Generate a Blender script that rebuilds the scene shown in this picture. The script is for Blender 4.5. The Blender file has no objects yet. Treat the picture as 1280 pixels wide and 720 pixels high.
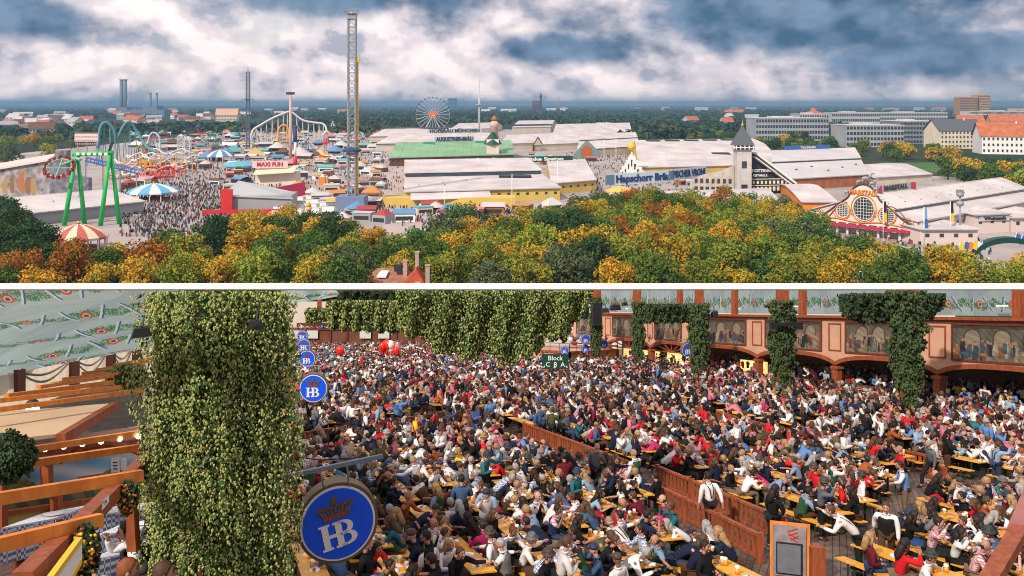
# beer hall on a hillside above a fairground
HAZE = 0.0001
import bpy, math, random
import numpy as np
from mathutils import Vector, Matrix
R = random.Random(7)
NR = np.random.RandomState(11)
SC = bpy.context.scene
COL = SC.collection
F = 1100.0; HC = 60.0; YH = 130.0; YL = 385.0; H = 6.9; S = (YL - YH) / F
LEAVES = {}

# ---------------------------------------------------------------- places
def G(px, py):
    d = HC * F / (py - YH); return ((px - 640) / F * d, d)
def UP(px, py, d):
    return ((px - 640) / F * d, d, HC - (py - YH) / F * d)
def L(px, py, h=0.0):
    d = (H - h) * F / (py - YL); return ((px - 640) / F * d, d)
def hz(y, h=0.0):
    return HC - S * y - H + h
def HP(px, py, d):
    """hall point at a depth: x, y, height above the hall floor"""
    return ((px - 640) / F * d, d, H - (py - YL) / F * d)
def SH(p):
    return (p[0], p[1], hz(p[1], p[2]))
def to_px(x, y, z):
    return 640 + x / y * F, YH + (HC - z) / y * F

# ---------------------------------------------------------------- materials
MATS = {}
def nt(m):
    m.use_nodes = True; t = m.node_tree; t.nodes.clear(); return t
def mat(name, col, rough=0.7, var=0.18, scale=3.0, metal=0.0, bump=0.0, obj=False, attr=None, emit=0.0, bscale=None, spec=0.3, transl=0.0):
    if name in MATS: return MATS[name]
    m = bpy.data.materials.new(name); t = nt(m); N = t.nodes; K = t.links
    out = N.new('ShaderNodeOutputMaterial'); b = N.new('ShaderNodeBsdfPrincipled')
    b.inputs['Roughness'].default_value = rough; b.inputs['Metallic'].default_value = metal
    b.inputs['Specular IOR Level'].default_value = spec
    if obj:
        c = N.new('ShaderNodeObjectInfo').outputs['Color']
    elif attr:
        a = N.new('ShaderNodeVertexColor'); a.layer_name = attr; c = a.outputs['Color']
    else:
        r = N.new('ShaderNodeRGB'); r.outputs[0].default_value = (*col, 1); c = r.outputs[0]
    if var > 0:
        tc = N.new('ShaderNodeTexCoord'); nz = N.new('ShaderNodeTexNoise')
        nz.inputs['Scale'].default_value = scale; nz.inputs['Detail'].default_value = 5
        K.new(tc.outputs['Object'], nz.inputs['Vector'])
        mr = N.new('ShaderNodeMapRange'); mr.inputs['From Min'].default_value = .3; mr.inputs['From Max'].default_value = .7
        mr.inputs['To Min'].default_value = 1 - var; mr.inputs['To Max'].default_value = 1 + var * .7
        K.new(nz.outputs['Fac'], mr.inputs['Value'])
        mx = N.new('ShaderNodeVectorMath'); mx.operation = 'SCALE'
        K.new(c, mx.inputs[0]); K.new(mr.outputs[0], mx.inputs['Scale']); c = mx.outputs[0]
    K.new(c, b.inputs['Base Color'])
    if bump > 0:
        tc = N.new('ShaderNodeTexCoord'); nz = N.new('ShaderNodeTexNoise'); nz.inputs['Scale'].default_value = bscale or scale * 6
        K.new(tc.outputs['Object'], nz.inputs['Vector'])
        bp = N.new('ShaderNodeBump'); bp.inputs['Strength'].default_value = bump
        K.new(nz.outputs['Fac'], bp.inputs['Height']); K.new(bp.outputs[0], b.inputs['Normal'])
    if emit > 0:
        K.new(c, b.inputs['Emission Color']); b.inputs['Emission Strength'].default_value = emit
    last = b.outputs[0]
    if transl > 0:
        tr = N.new('ShaderNodeBsdfTranslucent'); K.new(c, tr.inputs['Color'])
        ms = N.new('ShaderNodeMixShader'); ms.inputs[0].default_value = transl
        K.new(b.outputs[0], ms.inputs[1]); K.new(tr.outputs[0], ms.inputs[2]); last = ms.outputs[0]
    K.new(last, out.inputs['Surface'])
    MATS[name] = m; return m

def wood_mat(name, c1, c2, scale=1.0, rough=0.55):
    m = bpy.data.materials.new(name); t = nt(m); N = t.nodes; K = t.links
    out = N.new('ShaderNodeOutputMaterial'); b = N.new('ShaderNodeBsdfPrincipled'); b.inputs['Roughness'].default_value = rough
    b.inputs['Specular IOR Level'].default_value = .3
    tc = N.new('ShaderNodeTexCoord'); mp = N.new('ShaderNodeMapping'); mp.inputs['Scale'].default_value = (9 * scale, 9 * scale, 2 * scale)
    nz = N.new('ShaderNodeTexNoise'); nz.inputs['Scale'].default_value = 1.6; nz.inputs['Detail'].default_value = 6; nz.inputs['Distortion'].default_value = 1.0
    K.new(tc.outputs['Object'], mp.inputs[0]); K.new(mp.outputs[0], nz.inputs['Vector'])
    cr = N.new('ShaderNodeValToRGB'); cr.color_ramp.elements[0].position = .3; cr.color_ramp.elements[1].position = .7
    cr.color_ramp.elements[0].color = (*c1, 1); cr.color_ramp.elements[1].color = (*c2, 1)
    K.new(nz.outputs['Fac'], cr.inputs[0]); K.new(cr.outputs[0], b.inputs['Base Color'])
    bp = N.new('ShaderNodeBump'); bp.inputs['Strength'].default_value = .15; K.new(nz.outputs['Fac'], bp.inputs['Height']); K.new(bp.outputs[0], b.inputs['Normal'])
    K.new(b.outputs[0], out.inputs['Surface']); MATS[name] = m; return m

def stripe_mat(name, c1, c2, sx, sy, kind='CHECK', rough=.8):
    """woven checks or stripes in the object's own coordinates"""
    m = bpy.data.materials.new(name); t = nt(m); N = t.nodes; K = t.links
    out = N.new('ShaderNodeOutputMaterial'); b = N.new('ShaderNodeBsdfPrincipled'); b.inputs['Roughness'].default_value = rough
    b.inputs['Specular IOR Level'].default_value = .2
    tc = N.new('ShaderNodeTexCoord'); mp = N.new('ShaderNodeMapping'); mp.inputs['Scale'].default_value = (sx, sy, sx)
    K.new(tc.outputs['Object'], mp.inputs[0])
    if kind == 'CHECK':
        ck = N.new('ShaderNodeTexChecker'); ck.inputs['Scale'].default_value = 1
        K.new(mp.outputs[0], ck.inputs['Vector']); ck.inputs['Color1'].default_value = (*c1, 1); ck.inputs['Color2'].default_value = (*c2, 1); c = ck.outputs['Color']
    else:
        wv = N.new('ShaderNodeTexWave'); wv.inputs['Scale'].default_value = 1; wv.inputs['Distortion'].default_value = .0
        wv.bands_direction = kind
        K.new(mp.outputs[0], wv.inputs['Vector'])
        cr = N.new('ShaderNodeValToRGB'); cr.color_ramp.interpolation = 'CONSTANT'; cr.color_ramp.elements[1].position = .5
        cr.color_ramp.elements[0].color = (*c1, 1); cr.color_ramp.elements[1].color = (*c2, 1)
        K.new(wv.outputs['Fac'], cr.inputs[0]); c = cr.outputs[0]
    K.new(c, b.inputs['Base Color']); K.new(b.outputs[0], out.inputs['Surface']); MATS[name] = m; return m

# ---------------------------------------------------------------- mesh builder
class MB:
    def __init__(s): s.v = []; s.f = []; s.m = []; s.mats = []; s.cm = 0; s.smooth = []
    def use(s, m):
        if m not in s.mats: s.mats.append(m)
        s.cm = s.mats.index(m); return s
    def face(s, idx, sm=False): s.f.append(tuple(idx)); s.m.append(s.cm); s.smooth.append(sm)
    def add(s, vs, fs, sm=False):
        b = len(s.v); s.v.extend([tuple(p) for p in vs])
        for f in fs: s.face([b + i for i in f], sm)
    def quad(s, a, b, c, d): s.add([a, b, c, d], [(0, 1, 2, 3)])
    def box(s, c, size, rz=0.0, taper=1.0):
        x, y, z = size[0] / 2, size[1] / 2, size[2] / 2; co, si = math.cos(rz), math.sin(rz); vs = []
        for sz in (-1, 1):
            k = taper if sz > 0 else 1
            for sx, sy in ((-1, -1), (1, -1), (1, 1), (-1, 1)):
                a, b = sx * x * k, sy * y * k
                vs.append((c[0] + a * co - b * si, c[1] + a * si + b * co, c[2] + sz * z))
        s.add(vs, [(0, 3, 2, 1), (4, 5, 6, 7), (0, 1, 5, 4), (1, 2, 6, 5), (2, 3, 7, 6), (3, 0, 4, 7)]); return s
    def bar(s, p, q, w, h=None, up=(0, 0, 1)):
        h = h or w; p = Vector(p); q = Vector(q); d = (q - p)
        if d.length < 1e-6: return s
        d.normalize(); u = Vector(up)
        if abs(d.dot(u)) > .97: u = Vector((0, 1, 0)) if abs(d.y) < .9 else Vector((1, 0, 0))
        sd = d.cross(u).normalized(); u2 = sd.cross(d).normalized(); vs = []
        for e in (p, q):
            for a, b in ((-1, -1), (1, -1), (1, 1), (-1, 1)): vs.append(e + sd * (a * w / 2) + u2 * (b * h / 2))
        s.add(vs, [(0, 3, 2, 1), (4, 5, 6, 7), (0, 1, 5, 4), (1, 2, 6, 5), (2, 3, 7, 6), (3, 0, 4, 7)]); return s
    def tube(s, pts, rad, n=8, cap=True, sm=True):
        pts = [Vector(p) for p in pts]; rad = rad if isinstance(rad, (list, tuple)) else [rad] * len(pts)
        b = len(s.v); u = None
        for i, p in enumerate(pts):
            d = (pts[min(i + 1, len(pts) - 1)] - pts[max(i - 1, 0)]).normalized()
            if u is None:
                u = Vector((0, 0, 1)) if abs(d.z) < .9 else Vector((1, 0, 0))
            sd = d.cross(u).normalized(); u = sd.cross(d).normalized()
            for k in range(n):
                a = 2 * math.pi * k / n; s.v.append(tuple(p + (sd * math.cos(a) + u * math.sin(a)) * rad[i]))
        for i in range(len(pts) - 1):
            for k in range(n):
                k2 = (k + 1) % n; s.face([b + i * n + k, b + i * n + k2, b + (i + 1) * n + k2, b + (i + 1) * n + k], sm)
        if cap:
            s.face([b + k for k in range(n)][::-1]); s.face([b + (len(pts) - 1) * n + k for k in range(n)])
        return s
    def lathe(s, c, prof, n=16, sm=True):
        """prof: (radius, z) from bottom to top"""
        b = len(s.v)
        for r, z in prof:
            for k in range(n):
                a = 2 * math.pi * k / n; s.v.append((c[0] + r * math.cos(a), c[1] + r * math.sin(a), c[2] + z))
        for i in range(len(prof) - 1):
            for k in range(n):
                k2 = (k + 1) % n; s.face([b + i * n + k, b + i * n + k2, b + (i + 1) * n + k2, b + (i + 1) * n + k], sm)
        s.face([b + k for k in range(n)][::-1]); s.face([b + (len(prof) - 1) * n + k for k in range(n)]); return s
    def ball(s, c, r, n=10, m=6):
        r = r if isinstance(r, (tuple, list)) else (r, r, r); b = len(s.v)
        for i in range(m + 1):
            t = math.pi * (i / m); t = min(max(t, .05), math.pi - .05)
            for k in range(n):
                a = 2 * math.pi * k / n
                s.v.append((c[0] + r[0] * math.sin(t) * math.cos(a), c[1] + r[1] * math.sin(t) * math.sin(a), c[2] - r[2] * math.cos(t)))
        for i in range(m):
            for k in range(n):
                k2 = (k + 1) % n; s.face([b + i * n + k, b + i * n + k2, b + (i + 1) * n + k2, b + (i + 1) * n + k], True)
        s.face([b + k for k in range(n)][::-1]); s.face([b + m * n + k for k in range(n)]); return s
    def prism(s, poly, vec):
        """poly: 3-D outline, pushed along vec"""
        n = len(poly); vs = [tuple(p) for p in poly] + [tuple(Vector(p) + Vector(vec)) for p in poly]
        s.add(vs, [tuple(range(n))[::-1], tuple(range(n, 2 * n))] + [(i, (i + 1) % n, n + (i + 1) % n, n + i) for i in range(n)]); return s
    def xform(s, fn): s.v = [tuple(fn(p)) for p in s.v]; return s
    def mesh(s, name):
        me = bpy.data.meshes.new(name); me.from_pydata(s.v, [], s.f)
        for m in s.mats: me.materials.append(m)
        me.polygons.foreach_set('material_index', s.m); me.polygons.foreach_set('use_smooth', s.smooth); me.update(); return me
    def build(s, name, m=None, parent=None, loc=(0, 0, 0), shear=False):
        if m is not None:
            s.mats = [m]; s.m = [0] * len(s.f)
        if shear: s.v = [(p[0], p[1], p[2] - S * p[1]) for p in s.v]
        return obj(name, s.mesh(name), parent, loc)
def obj(name, me, parent=None, loc=(0, 0, 0), rz=0.0, sc=1.0, color=None):
    o = bpy.data.objects.new(name, me); COL.objects.link(o); o.location = loc; o.rotation_euler = (0, 0, rz)
    if sc != 1.0: o.scale = (sc, sc, sc) if not isinstance(sc, tuple) else sc
    if parent: o.parent = parent
    if color: o.color = (*color[:3], 1)
    return o
def tag(o, label, cat, group=None, kind=None):
    o['label'] = label; o['category'] = cat
    if group: o['group'] = group
    o['kind'] = kind or 'thing'
    return o
def thing(name, label, cat, loc=(0, 0, 0), rz=0, group=None):
    o = bpy.data.objects.new(name, None); COL.objects.link(o); o.location = loc; o.rotation_euler = (0, 0, rz); o.empty_display_size = .1
    return tag(o, label, cat, group)
def structure(o): o['kind'] = 'structure'; return o
def copy_tree(o, parent=None):
    c = o.copy(); COL.objects.link(c); c.parent = parent
    for ch in [x for x in o.children]: copy_tree(ch, c)
    return c
ORD = ['', 'second', 'third', 'fourth', 'fifth', 'sixth', 'seventh', 'eighth', 'ninth', 'tenth', 'eleventh', 'twelfth', 'thirteenth', 'fourteenth', 'fifteenth', 'sixteenth', 'seventeenth', 'eighteenth', 'nineteenth', 'twentieth']
RANKED = []          # (object, head words, zone words, screen x)
def ranked(o, head, zone):
    RANKED.append((o, head, zone))
def finish_labels():
    bpy.context.view_layer.update()
    g = {}
    for o, h, z in RANKED:
        w = o.matrix_world.translation; px, py = to_px(w.x, w.y, w.z)
        g.setdefault((h, z), []).append((px, py, o))
    for (h, z), l in g.items():
        l.sort(key=lambda t: t[0])
        for i, (px, py, o) in enumerate(l):
            if len(l) == 1: o['label'] = f'{h} {z}'
            elif i == 0: o['label'] = f'leftmost {h} {z}'
            elif i == len(l) - 1: o['label'] = f'rightmost {h} {z}'
            else: o['label'] = f'{ORD[i] if i < len(ORD) else str(i + 1) + "th"} {h} from left, {z}'

def text_mb(mb, txt, origin, xdir, updir, height, depth=.05, bold=0.0, shear=0.0):
    """real raised lettering: origin is the centre of the line"""
    cu = bpy.data.curves.new('lettering', 'FONT'); cu.body = txt; cu.size = 1.0; cu.extrude = .5; cu.align_x = 'CENTER'; cu.align_y = 'CENTER'
    cu.offset = bold; cu.shear = shear; cu.resolution_u = 2
    ob = bpy.data.objects.new('lettering', cu); COL.objects.link(ob)
    dg = bpy.context.evaluated_depsgraph_get(); me = bpy.data.meshes.new_from_object(ob.evaluated_get(dg))
    xd = Vector(xdir).normalized(); ud = Vector(updir).normalized(); nd = xd.cross(ud)
    k = height / .72
    vs = [Vector(origin) + xd * (v.co.x * k) + ud * (v.co.y * k) + nd * (v.co.z * depth * 2) for v in me.vertices]
    mb.add(vs, [tuple(p.vertices) for p in me.polygons])
    bpy.data.objects.remove(ob); bpy.data.curves.remove(cu); bpy.data.meshes.remove(me)
    return mb

def np_mesh(name, V, Q, matidx=None, mats=(), cols=None, smooth=False):
    """V (n,3), Q (m,4) quads (last = -1 for a triangle is not used), cols per face -> corner colours"""
    me = bpy.data.meshes.new(name); n = len(V); m = len(Q); k = Q.shape[1]
    me.vertices.add(n); me.vertices.foreach_set('co', np.asarray(V, dtype=np.float32).ravel())
    me.loops.add(m * k); me.loops.foreach_set('vertex_index', np.asarray(Q, dtype=np.int32).ravel())
    me.polygons.add(m); me.polygons.foreach_set('loop_start', np.arange(0, m * k, k, dtype=np.int32))
    for mt in mats: me.materials.append(mt)
    if matidx is not None: me.polygons.foreach_set('material_index', np.asarray(matidx, dtype=np.int32))
    me.polygons.foreach_set('use_smooth', np.full(m, smooth))
    me.update(calc_edges=True)
    if cols is not None:
        a = me.color_attributes.new('Col', 'FLOAT_COLOR', 'CORNER')
        c = np.ones((m, k, 4), dtype=np.float32); c[:, :, :3] = np.asarray(cols)[:, None, :]
        a.data.foreach_set('color', c.ravel())
    return me
# ================================================================ camera, light, sky, ground
cam = bpy.data.cameras.new('camera'); co = bpy.data.objects.new('camera', cam); COL.objects.link(co)
co.location = (0, 0, HC); co.rotation_euler = (math.radians(90), 0, 0)
cam.sensor_width = 36; cam.lens = 36 * F / 1280; cam.shift_y = -(360 - YH) / 1280; cam.clip_start = .3; cam.clip_end = 60000
SC.camera = co
SUN_EL, SUN_AZ = math.radians(40), math.radians(215)       # azimuth clockwise from +Y: the sun stands behind the viewer's left shoulder
sd = Vector((math.sin(SUN_AZ) * math.cos(SUN_EL), math.cos(SUN_AZ) * math.cos(SUN_EL), math.sin(SUN_EL)))
sl = bpy.data.lights.new('sun', 'SUN'); sl.energy = 3.5; sl.angle = math.radians(2.0); sl.color = (1, .90, .77)
so = bpy.data.objects.new('sun', sl); COL.objects.link(so); so.rotation_euler = sd.to_track_quat('Z', 'Y').to_euler()
W = bpy.data.worlds.new('World'); SC.world = W; W.use_nodes = True
t = W.node_tree; t.nodes.clear(); N = t.nodes; K = t.links
def math_n(op, a, b=None, c=None, clamp=False):
    n = N.new('ShaderNodeMath'); n.operation = op; n.use_clamp = clamp
    for i, v in enumerate((a, b, c)):
        if v is None: continue
        if isinstance(v, (int, float)): n.inputs[i].default_value = v
        else: K.new(v, n.inputs[i])
    return n.outputs[0]
out = N.new('ShaderNodeOutputWorld'); bg = N.new('ShaderNodeBackground'); bg.inputs['Strength'].default_value = 1.0
sky = N.new('ShaderNodeTexSky'); sky.sky_type = 'NISHITA'; sky.sun_disc = False; sky.sun_elevation = SUN_EL; sky.sun_rotation = SUN_AZ
skm = N.new('ShaderNodeVectorMath'); skm.operation = 'SCALE'; skm.inputs['Scale'].default_value = .10; K.new(sky.outputs[0], skm.inputs[0])
tc = N.new('ShaderNodeTexCoord'); sp = N.new('ShaderNodeSeparateXYZ'); K.new(tc.outputs['Generated'], sp.inputs[0])
az = math_n('ARCTAN2', sp.outputs['X'], sp.outputs['Y']); el = math_n('ARCSINE', sp.outputs['Z'])
ele = math_n('MULTIPLY', el, 1.45)
cb = N.new('ShaderNodeCombineXYZ'); K.new(az, cb.inputs[0]); K.new(ele, cb.inputs[1])
def noise(vec, sc, det=7, dist=0.0, rough=.55):
    n = N.new('ShaderNodeTexNoise'); n.inputs['Scale'].default_value = sc; n.inputs['Detail'].default_value = det; n.inputs['Distortion'].default_value = dist; n.inputs['Roughness'].default_value = rough
    K.new(vec, n.inputs['Vector']); return n.outputs['Fac']
n1 = noise(cb.outputs[0], 9.0, 7, 0, .55); n2 = noise(cb.outputs[0], 30, 6, 0, .5); n3 = noise(cb.outputs[0], 3.0, 5, 0)
# dark cloud banks, placed by direction (azimuth, elevation) and broken up by noise
def bank(px, py, rx, ry):
    a0 = math.atan((px - 640) / F); e0 = math.atan((YH - py) / F * math.cos(a0))
    dx = math_n('DIVIDE', math_n('SUBTRACT', az, a0), rx / F); dy = math_n('DIVIDE', math_n('SUBTRACT', el, e0), ry / F)
    r = math_n('SQRT', math_n('ADD', math_n('MULTIPLY', dx, dx), math_n('MULTIPLY', dy, dy)))
    return math_n('SUBTRACT', 1.0, r)
bks = [bank(430, -2, 160, 30), bank(545, -10, 90, 50), bank(1010, 16, 350, 74), bank(1210, 66, 220, 42), bank(25, 18, 100, 34), bank(1160, -30, 420, 66), bank(700, 62, 110, 26)]
cur = bks[0]
for b_ in bks[1:]: cur = math_n('MAXIMUM', cur, b_)
cur = math_n('MULTIPLY', math_n('MAXIMUM', cur, -.55), 1.9)
dn = math_n('MULTIPLY', math_n('SUBTRACT', n1, .5), 4.2)
fine = math_n('MULTIPLY', math_n('SUBTRACT', n2, .5), 1.3)
dark = math_n('ADD', math_n('ADD', cur, dn), fine)
mr = N.new('ShaderNodeMapRange'); mr.interpolation_type = 'SMOOTHSTEP'; mr.inputs['From Min'].default_value = -.5; mr.inputs['From Max'].default_value = 1.1; K.new(dark, mr.inputs['Value'])
# billows: lit tops over soft grey undersides, from two samples of the same noise a little apart in height
cb2 = N.new('ShaderNodeVectorMath'); cb2.operation = 'ADD'; K.new(cb.outputs[0], cb2.inputs[0]); cb2.inputs[1].default_value = (.008, .022, 0)
n4 = noise(cb.outputs[0], 13, 5, 0, .5); n5 = noise(cb2.outputs[0], 13, 5, 0, .5)
rel = math_n('ADD', math_n('MULTIPLY', math_n('SUBTRACT', n4, n5), 1.7), .5)
lit = N.new('ShaderNodeValToRGB'); lit.color_ramp.interpolation = 'EASE'; e = lit.color_ramp.elements
e[0].position = .34; e[0].color = (.38, .39, .47, 1); e[1].position = .62; e[1].color = (.98, .83, .81, 1); x_ = e.new(.47); x_.color = (.70, .62, .65, 1)
K.new(math_n('ADD', math_n('MULTIPLY', rel, .6), math_n('MULTIPLY', n2, .4)), lit.inputs[0])
dk = N.new('ShaderNodeValToRGB'); e = dk.color_ramp.elements
e[0].position = .30; e[0].color = (.055, .12, .21, 1); e[1].position = .72; e[1].color = (.18, .26, .38, 1)
K.new(rel, dk.inputs[0])
mx = N.new('ShaderNodeMix'); mx.data_type = 'RGBA'; K.new(mr.outputs[0], mx.inputs['Factor']); K.new(lit.outputs[0], mx.inputs['A']); K.new(dk.outputs[0], mx.inputs['B'])
# a little open sky between the clouds, high up
op = N.new('ShaderNodeMapRange'); op.interpolation_type = 'SMOOTHSTEP'; op.inputs['From Min'].default_value = .56; op.inputs['From Max'].default_value = .72; op.inputs['To Max'].default_value = .55; K.new(n3, op.inputs['Value'])
mx2 = N.new('ShaderNodeMix'); mx2.data_type = 'RGBA'; K.new(op.outputs[0], mx2.inputs['Factor']); K.new(mx.outputs['Result'], mx2.inputs['A']); K.new(skm.outputs[0], mx2.inputs['B'])
K.new(mx2.outputs['Result'], bg.inputs['Color']); K.new(bg.outputs[0], out.inputs['Surface'])
SC.view_settings.view_transform = 'Standard'; SC.view_settings.look = 'None'; SC.view_settings.exposure = .35; SC.view_settings.gamma = 1
SC.cycles.max_bounces = 4; SC.cycles.diffuse_bounces = 2; SC.cycles.glossy_bounces = 2; SC.cycles.transmission_bounces = 3; SC.cycles.transparent_max_bounces = 4; SC.cycles.volume_bounces = 0
SC.cycles.use_denoising = True; SC.cycles.filter_width = 1.0; SC.cycles.caustics_reflective = False; SC.cycles.caustics_refractive = False

# ---------------------------------------------------------------- ground
def ground_mat():
    m = bpy.data.materials.new('land'); t = nt(m); N = t.nodes; K = t.links
    out = N.new('ShaderNodeOutputMaterial'); b = N.new('ShaderNodeBsdfPrincipled'); b.inputs['Roughness'].default_value = .95; b.inputs['Specular IOR Level'].default_value = .1
    tc = N.new('ShaderNodeTexCoord'); a = N.new('ShaderNodeTexNoise'); a.inputs['Scale'].default_value = .004; a.inputs['Detail'].default_value = 8
    K.new(tc.outputs['Object'], a.inputs['Vector'])
    c = N.new('ShaderNodeValToRGB'); e = c.color_ramp.elements; e[0].position = .35; e[0].color = (.012, .028, .02, 1); e[1].position = .66; e[1].color = (.05, .06, .03, 1)
    x = e.new(.5); x.color = (.02, .04, .022, 1)
    K.new(a.outputs['Fac'], c.inputs[0]); K.new(c.outputs[0], b.inputs['Base Color']); K.new(b.outputs[0], out.inputs['Surface']); return m
g = MB(); g.quad((-31000, 150, 0), (31000, 150, 0), (31000, 31000, 0), (-31000, 31000, 0)); structure(g.build('ground', ground_mat()))
def sheet(name, pts, m, z):
    s = MB(); s.add([(p[0], p[1], z) for p in pts], [tuple(range(len(pts)))]); return structure(s.build(name, m))
pave = mat('pale_paving', (.36, .32, .31), .9, .25, .03, bump=.0)
fpts = [G(20, 300), G(150, 318), G(300, 290), G(500, 300), G(640, 300), G(760, 262), G(900, 262), G(1060, 345), G(1400, 380), G(1400, 240), G(1110, 215), G(900, 184), G(760, 168), G(600, 160), G(300, 164), G(180, 176), G(-60, 200), G(-120, 300)]
sheet('pavement', fpts, pave, .02)
road = mat('grey_asphalt', (.16, .155, .16), .9, .2, .05)
sheet('road', [G(480, 290), G(540, 290), G(500, 200), G(478, 170), G(462, 170), G(466, 200)], mat('beige_road', (.42, .36, .34), .9, .15, .05), .03)
sheet('path', [G(840, 330), G(1000, 318), G(960, 296), G(850, 300)], mat('brown_earth', (.16, .10, .07), .95, .3, .1), .02)
sheet('lawn', [G(1105, 216), G(1180, 216), G(1170, 203), G(1100, 203)], mat('green_lawn', (.05, .13, .03), .95, .25, .05), .025)
# hillside that carries the beer hall
hb = MB(); xs = [-700, -400, -170, 170, 400, 700]; ys = [-60, -10, 0, 40, 80, 120, 152, 170, 190, 215]
for y in ys:
    zt = hz(y, -.45) if y <= 152 else hz(152, -.45) * max(0, (213 - y) / 61)
    for i, x in enumerate(xs):
        k = (1, 1, 1, 1, 1, 1)[i] if abs(x) < 200 else (.7 if abs(x) < 500 else 0)
        hb.v.append((x, y, zt * k - (.3 if k == 0 or y > 212 else 0)))
n = len(xs)
for j in range(len(ys) - 1):
    for i in range(n - 1): hb.face((j * n + i, j * n + i + 1, (j + 1) * n + i + 1, (j + 1) * n + i))
structure(hb.build('hill', mat('hill_grass', (.05, .075, .03), .95, .3, .05)))
if HAZE > 0:
    v = MB(); v.box((0, 15400, 64), (62800, 31600, 130))
    m = bpy.data.materials.new('haze_air'); t = nt(m); o_ = t.nodes.new('ShaderNodeOutputMaterial'); pv = t.nodes.new('ShaderNodeVolumePrincipled')
    pv.inputs['Color'].default_value = (.24, .46, .68, 1); pv.inputs['Density'].default_value = HAZE; pv.inputs['Anisotropy'].default_value = .2
    t.links.new(pv.outputs[0], o_.inputs['Volume']); hzo = v.build('haze', m); hzo['kind'] = 'stuff'
# ================================================================ trees
def rand_unit(n, rs):
    v = rs.normal(size=(n, 3)); return v / np.linalg.norm(v, axis=1)[:, None]
def leaf_quads(P, Nn, size, rs, flat=.55):
    """one small curled leaf clump (quad) at each point, facing roughly along Nn"""
    n = len(P); d = Nn + rs.normal(size=(n, 3)) * flat; d /= np.linalg.norm(d, axis=1)[:, None]
    a = np.cross(d, rand_unit(n, rs)); a /= (np.linalg.norm(a, axis=1)[:, None] + 1e-9); b = np.cross(d, a)
    s1 = (size * rs.uniform(.6, 1.3, n))[:, None]; s2 = (size * rs.uniform(.5, 1.1, n))[:, None]
    V = np.stack([P - a * s1 * .5, P - b * s2 * .5 + d * s1 * .12, P + a * s1 * .5, P + b * s2 * .5 - d * s1 * .10], 1).reshape(-1, 3)
    return V, np.arange(n * 4).reshape(n, 4)
def crown_mesh(name, seed, w, h, base, nl, leaf, density, conic=0.0, mats=None):
    rs = np.random.RandomState(seed); C = []; RR = []
    for i in range(nl):
        t = rs.uniform(0, 1); z = base + h * (.14 + .78 * t); env = math.sqrt(max(.05, 1 - (2 * (t * .8 + .02) - .75) ** 2 * .95)) * (1 - conic * t)
        a = rs.uniform(0, 6.283); r = (w / 2) * env * math.sqrt(rs.uniform(.05, 1)) * .78
        C.append((r * math.cos(a), r * math.sin(a), z)); RR.append(w * rs.uniform(.12, .20) * (1 - conic * t * .4))
    Ps = []; Ns = []
    for c, r in zip(C, RR):
        k = int(density * r * r * 12.6 / (leaf * leaf)); u = rand_unit(k, rs); u = u[u[:, 2] > -.55]
        rr = r * (1 + rs.normal(size=(len(u), 1)) * .10); Ps.append(np.array(c) + u * rr * np.array([1, 1, .85])); Ns.append(u)
    P = np.concatenate(Ps); Nn = np.concatenate(Ns); V, Q = leaf_quads(P, Nn, leaf, rs, .5)
    return np_mesh(name, V, Q, mats=mats)
leafm = mat('tree_leaves', (0, 0, 0), .75, .42, .55, obj=True, spec=.15, transl=.18)
barkm = mat('tree_bark', (.10, .07, .05), .9, .3, 2)
def trunk_mesh(h, r, seed):
    rr = random.Random(seed); b = MB(); b.use(barkm)
    b.tube([(0, 0, -.3), (.1, 0, h * .35), (rr.uniform(-.3, .3), rr.uniform(-.3, .3), h * .75)], [r * 1.3, r, r * .5], 7)
    for k in range(6):
        a = k * 1.05 + rr.uniform(-.3, .3); z0 = h * (.35 + .06 * k); l = h * .28
        b.tube([(0.05, 0, z0), (math.cos(a) * l * .5, math.sin(a) * l * .5, z0 + l * .5), (math.cos(a) * l, math.sin(a) * l, z0 + l * .8)], [r * .5, r * .3, r * .12], 5)
    return b.mesh('trunk')
_t = leafm.node_tree; _p = [n for n in _t.nodes if n.type == 'BSDF_PRINCIPLED'][0]; _src = _p.inputs['Base Color'].links[0].from_socket
_tc = _t.nodes.new('ShaderNodeTexCoord'); _nz = _t.nodes.new('ShaderNodeTexNoise'); _nz.inputs['Scale'].default_value = .28; _nz.inputs['Detail'].default_value = 3; _t.links.new(_tc.outputs['Object'], _nz.inputs['Vector'])
_mr = _t.nodes.new('ShaderNodeMapRange'); _mr.inputs['From Min'].default_value = .38; _mr.inputs['From Max'].default_value = .62; _t.links.new(_nz.outputs['Fac'], _mr.inputs['Value'])
_ml = _t.nodes.new('ShaderNodeVectorMath'); _ml.operation = 'MULTIPLY'; _ml.inputs[1].default_value = (.55, .92, .9); _t.links.new(_src, _ml.inputs[0])
_m2 = _t.nodes.new('ShaderNodeVectorMath'); _m2.operation = 'MULTIPLY'; _m2.inputs[1].default_value = (1.25, 1.06, .8); _t.links.new(_src, _m2.inputs[0])
_mx = _t.nodes.new('ShaderNodeMix'); _mx.data_type = 'RGBA'; _t.links.new(_mr.outputs[0], _mx.inputs['Factor']); _t.links.new(_ml.outputs[0], _mx.inputs['A']); _t.links.new(_m2.outputs[0], _mx.inputs['B']); _t.links.new(_mx.outputs['Result'], _p.inputs['Base Color'])
NEAR = [(crown_mesh('crown', 100 + i, 15.5, 13.0, 2.6, 34, .82, .95, 0.0, [leafm]), trunk_mesh(14, .42, i)) for i in range(7)]
CON = [(crown_mesh('crown', 200 + i, 11.5, 15.5, 2.0, 30, .8, 1.0, .55, [leafm]), trunk_mesh(15, .38, 20 + i)) for i in range(2)]
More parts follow.
